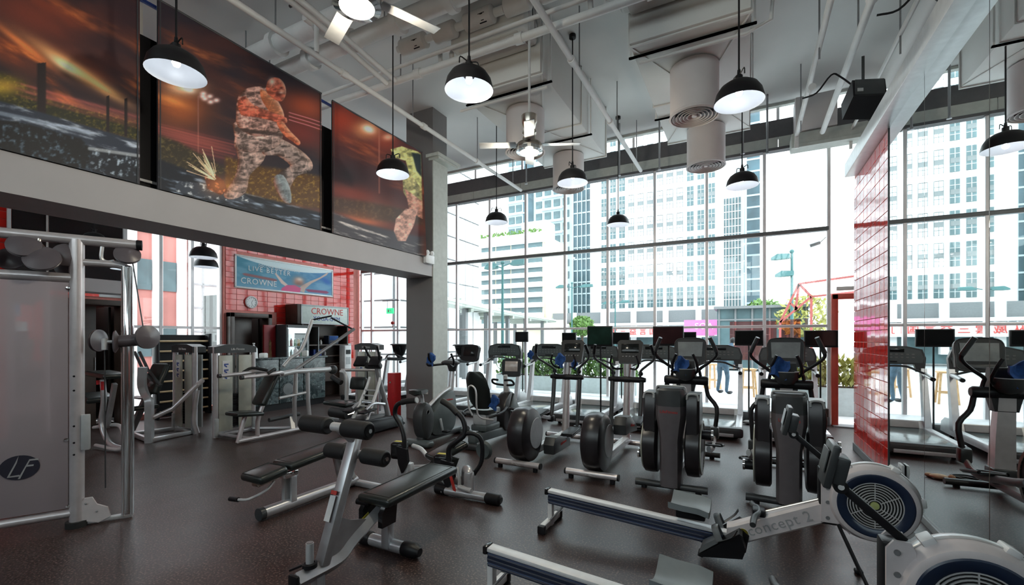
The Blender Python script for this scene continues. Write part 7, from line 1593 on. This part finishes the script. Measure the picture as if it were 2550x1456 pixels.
obj('body', MB().cyl((-0.13, 0, -0.05), (0.03, 0, 0), 0.035), lgrey, cam_); obj('arm', MB().cyl((0.03, 0, 0.0), (0.10, -0.18, 0.06), 0.012), white, cam_)
# stools and a person on the terrace
def stool(x, y, rz, label):
    s = thing('bar_stool', label, 'stool', (x, y, 0), rz, 'stools on the terrace')
    obj('seat', MB().box((0, 0, 0.77), (0.36, 0.36, 0.045), b=0.012), tan, s)
    for a in (-1, 1):
        for c in (-1, 1): obj('leg', MB().bar((a * 0.18, c * 0.18, 0), (a * 0.13, c * 0.13, 0.76), 0.045, 0.045), tan, s)
    obj('stretcher', MB().bar((-0.16, -0.16, 0.28), (0.16, -0.16, 0.28), 0.03, 0.04).bar((-0.16, 0.16, 0.28), (0.16, 0.16, 0.28), 0.03, 0.04), tan, s)
stool(0.05, 13.6, 10, 'tan wooden stool on the terrace right of the standing person')
stool(-0.95, 15.6, 30, 'tan wooden stool on the terrace behind the standing person')
stool(-1.6, 14.6, 5, 'tan wooden stool on the terrace left of the standing person')
pe = thing('person', 'person in blue jeans and dark jacket bending forward on the terrace', 'person', (-0.55, 14.4, 0), 150)
def skin_body(name, verts, edges, radii, mat, parent, root=0, lv=2):
    me = bpy.data.meshes.new(name); me.from_pydata(verts, edges, []); me.materials.append(mat)
    o = link(name, me, parent); s = o.modifiers.new('skin', 'SKIN')
    for i, r_ in enumerate(radii): me.skin_vertices[0].data[i].radius = (r_, r_) if not isinstance(r_, tuple) else r_
    me.skin_vertices[0].data[root].use_root = True
    s.use_smooth_shade = True; u = o.modifiers.new('sub', 'SUBSURF'); u.levels = 1; u.render_levels = lv
    return o
# bending at the hips, hands on the thighs; faces local -y
V = [(0, 0.10, 0.90), (0, 0.06, 1.00), (0, -0.10, 1.18), (0, -0.24, 1.32), (0, -0.32, 1.40), (0, -0.40, 1.46),
     (-0.09, 0.10, 0.86), (-0.12, 0.04, 0.48), (-0.13, 0.12, 0.08), (-0.13, 0.0, 0.03), (0.09, 0.10, 0.86), (0.15, 0.0, 0.48), (0.18, 0.06, 0.08), (0.18, -0.06, 0.03),
     (-0.17, -0.22, 1.30), (-0.24, -0.24, 1.04), (-0.17, -0.20, 0.82), (0.17, -0.22, 1.30), (0.24, -0.24, 1.04), (0.17, -0.20, 0.82)]
E_ = [(0, 1), (1, 2), (2, 3), (3, 4), (4, 5), (0, 6), (6, 7), (7, 8), (8, 9), (0, 10), (10, 11), (11, 12), (12, 13), (3, 14), (14, 15), (15, 16), (3, 17), (17, 18), (18, 19)]
RR = [0.14, 0.135, 0.14, 0.13, 0.055, 0.05, 0.09, 0.062, 0.045, 0.04, 0.09, 0.062, 0.045, 0.04, 0.06, 0.048, 0.035, 0.06, 0.048, 0.035]
skin_body('body', V, E_, RR, jeans, pe)
skin_body('jacket', [V[1], V[2], V[3], V[14], V[15], V[17], V[18], (-0.19, -0.21, 0.88), (0.19, -0.21, 0.88)], [(0, 1), (1, 2), (2, 3), (3, 4), (2, 5), (5, 6), (4, 7), (6, 8)], [0.155, 0.16, 0.15, 0.075, 0.06, 0.075, 0.06, 0.05, 0.05], jacket, pe)
obj('head', MB().sphere((0, -0.45, 1.50), (0.075, 0.095, 0.11)).sphere((0, -0.545, 1.49), (0.014, 0.02, 0.022), 8, 6), skin_m, pe)
obj('hair', MB().sphere((0, -0.425, 1.53), (0.082, 0.095, 0.10)), hair, pe)
for s in (-1, 1):
    h_ = MB().sphere((s * 0.165, -0.20, 0.81), (0.03, 0.02, 0.045))
    for k in range(4): h_.tube([(s * 0.165 + 0.013 * (k - 1.5), -0.205, 0.79), (s * 0.165 + 0.015 * (k - 1.5), -0.21, 0.745), (s * 0.165 + 0.015 * (k - 1.5), -0.20, 0.715 + 0.004 * abs(k - 1.5))], [0.009, 0.008, 0.006], 6)
    h_.tube([(s * 0.14, -0.205, 0.82), (s * 0.115, -0.215, 0.79), (s * 0.112, -0.215, 0.765)], [0.010, 0.009, 0.007], 6)
    obj('hand', h_, skin_m, pe); obj('shoe', MB().sphere((s * 0.155, -0.03 + 0.02 * -s, 0.045), (0.05, 0.13, 0.045)), black, pe)
# a couple of loose things on the floor inside
gl = thing('work_glove', 'crumpled beige glove on the floor behind the last elliptical', 'glove', (0.80, 6.75, 0), 20)
obj('palm', MB().sphere((0, 0, 0.03), (0.09, 0.06, 0.03)).sphere((0.09, 0.03, 0.025), (0.04, 0.03, 0.025)), M('beige_cloth', (0.6, 0.48, 0.32), 0.9, var=0.2), gl)
obj('cuff', MB().sphere((-0.10, 0.01, 0.035), (0.035, 0.05, 0.035)), M('brown_cloth', (0.35, 0.2, 0.1), 0.9), gl)
cd = thing('black_cord', 'coiled black cord on the floor behind the last elliptical', 'cord', (0.62, 6.85, 0.012), 0)
obj('cord', MB().tube([(0.1, 0, 0), (-0.05, 0.08, 0), (-0.2, 0.02, 0), (-0.1, -0.06, 0.0), (0.05, 0.02, 0.02), (-0.1, 0.10, 0.02), (-0.3, 0.05, 0), (-0.42, 0.0, 0)], 0.011, 6, k=5), black, cd); obj('plug', MB().box((-0.45, 0, 0.005), (0.06, 0.03, 0.025), b=0.006), black, cd)
pp = thing('paper_scraps', 'crumpled white paper around the foot of a television pole', 'paper', (0.05, 9.42, 0), 0)
obj('scrap', MB().sphere((0, 0, 0.04), (0.11, 0.07, 0.04), 7, 5), paper, pp); obj('scrap', MB().sphere((0.14, 0.02, 0.025), (0.07, 0.05, 0.025), 6, 4), paper, pp)

bb = thing('brick_building', 'pinkish red building with white pilasters seen through the far left window', 'building', (-17.5, 0, 0), 0, 'buildings outside')
obj('facade', MB().box((-1.0, 7.0, 3.5), (2.0, 3.4, 7.4)), brickpink, bb)
obj('pale_wing', MB().box((-1.0, 11.3, 3.5), (2.0, 5.0, 7.4)), wtower, bb)
pil = MB().box((0.06, 0, 3.5), (0.16, 0.26, 7.4)).mesh('pilaster', wtower)
for i in range(5): link('pilaster', pil, bb, (0, 5.6 + 0.72 * i, 0))
bwn = MB().box((0.02, 0, 0), (0.06, 0.42, 1.0)).mesh('window', tealwin)
for i in range(4):
    for z in (1.5, 3.7, 5.6): link('window', bwn, bb, (0, 5.96 + 0.72 * i, z))
bln = MB().box((0.02, 11.3, 0), (0.06, 5.0, 0.06)).mesh('ledge', gprint)
for k in range(7): link('ledge', bln, bb, (0, 0, 1.0 + 0.85 * k))
bvt = MB().box((0.02, 0, 3.5), (0.06, 0.06, 7.0)).mesh('ledge', gprint)
for k in range(6): link('ledge', bvt, bb, (0, 9.2 + 0.85 * k, 0))
struct('left_ground', MB().box((-24, 3, -0.12), (26.6, 16, 0.2)), concrete)
# ================================================================ letters become meshes
dg = bpy.context.evaluated_depsgraph_get()
for o in [o for o in bpy.data.objects if o.type == 'FONT']:
    me = bpy.data.meshes.new_from_object(o.evaluated_get(dg)); me.name = o.name
    n = bpy.data.objects.new(o.name, me); COL.objects.link(n); nm = o.name
    n.parent = o.parent; n.location = o.location; n.rotation_euler = o.rotation_euler; n.scale = o.scale
    bpy.data.objects.remove(o); n.name = nm
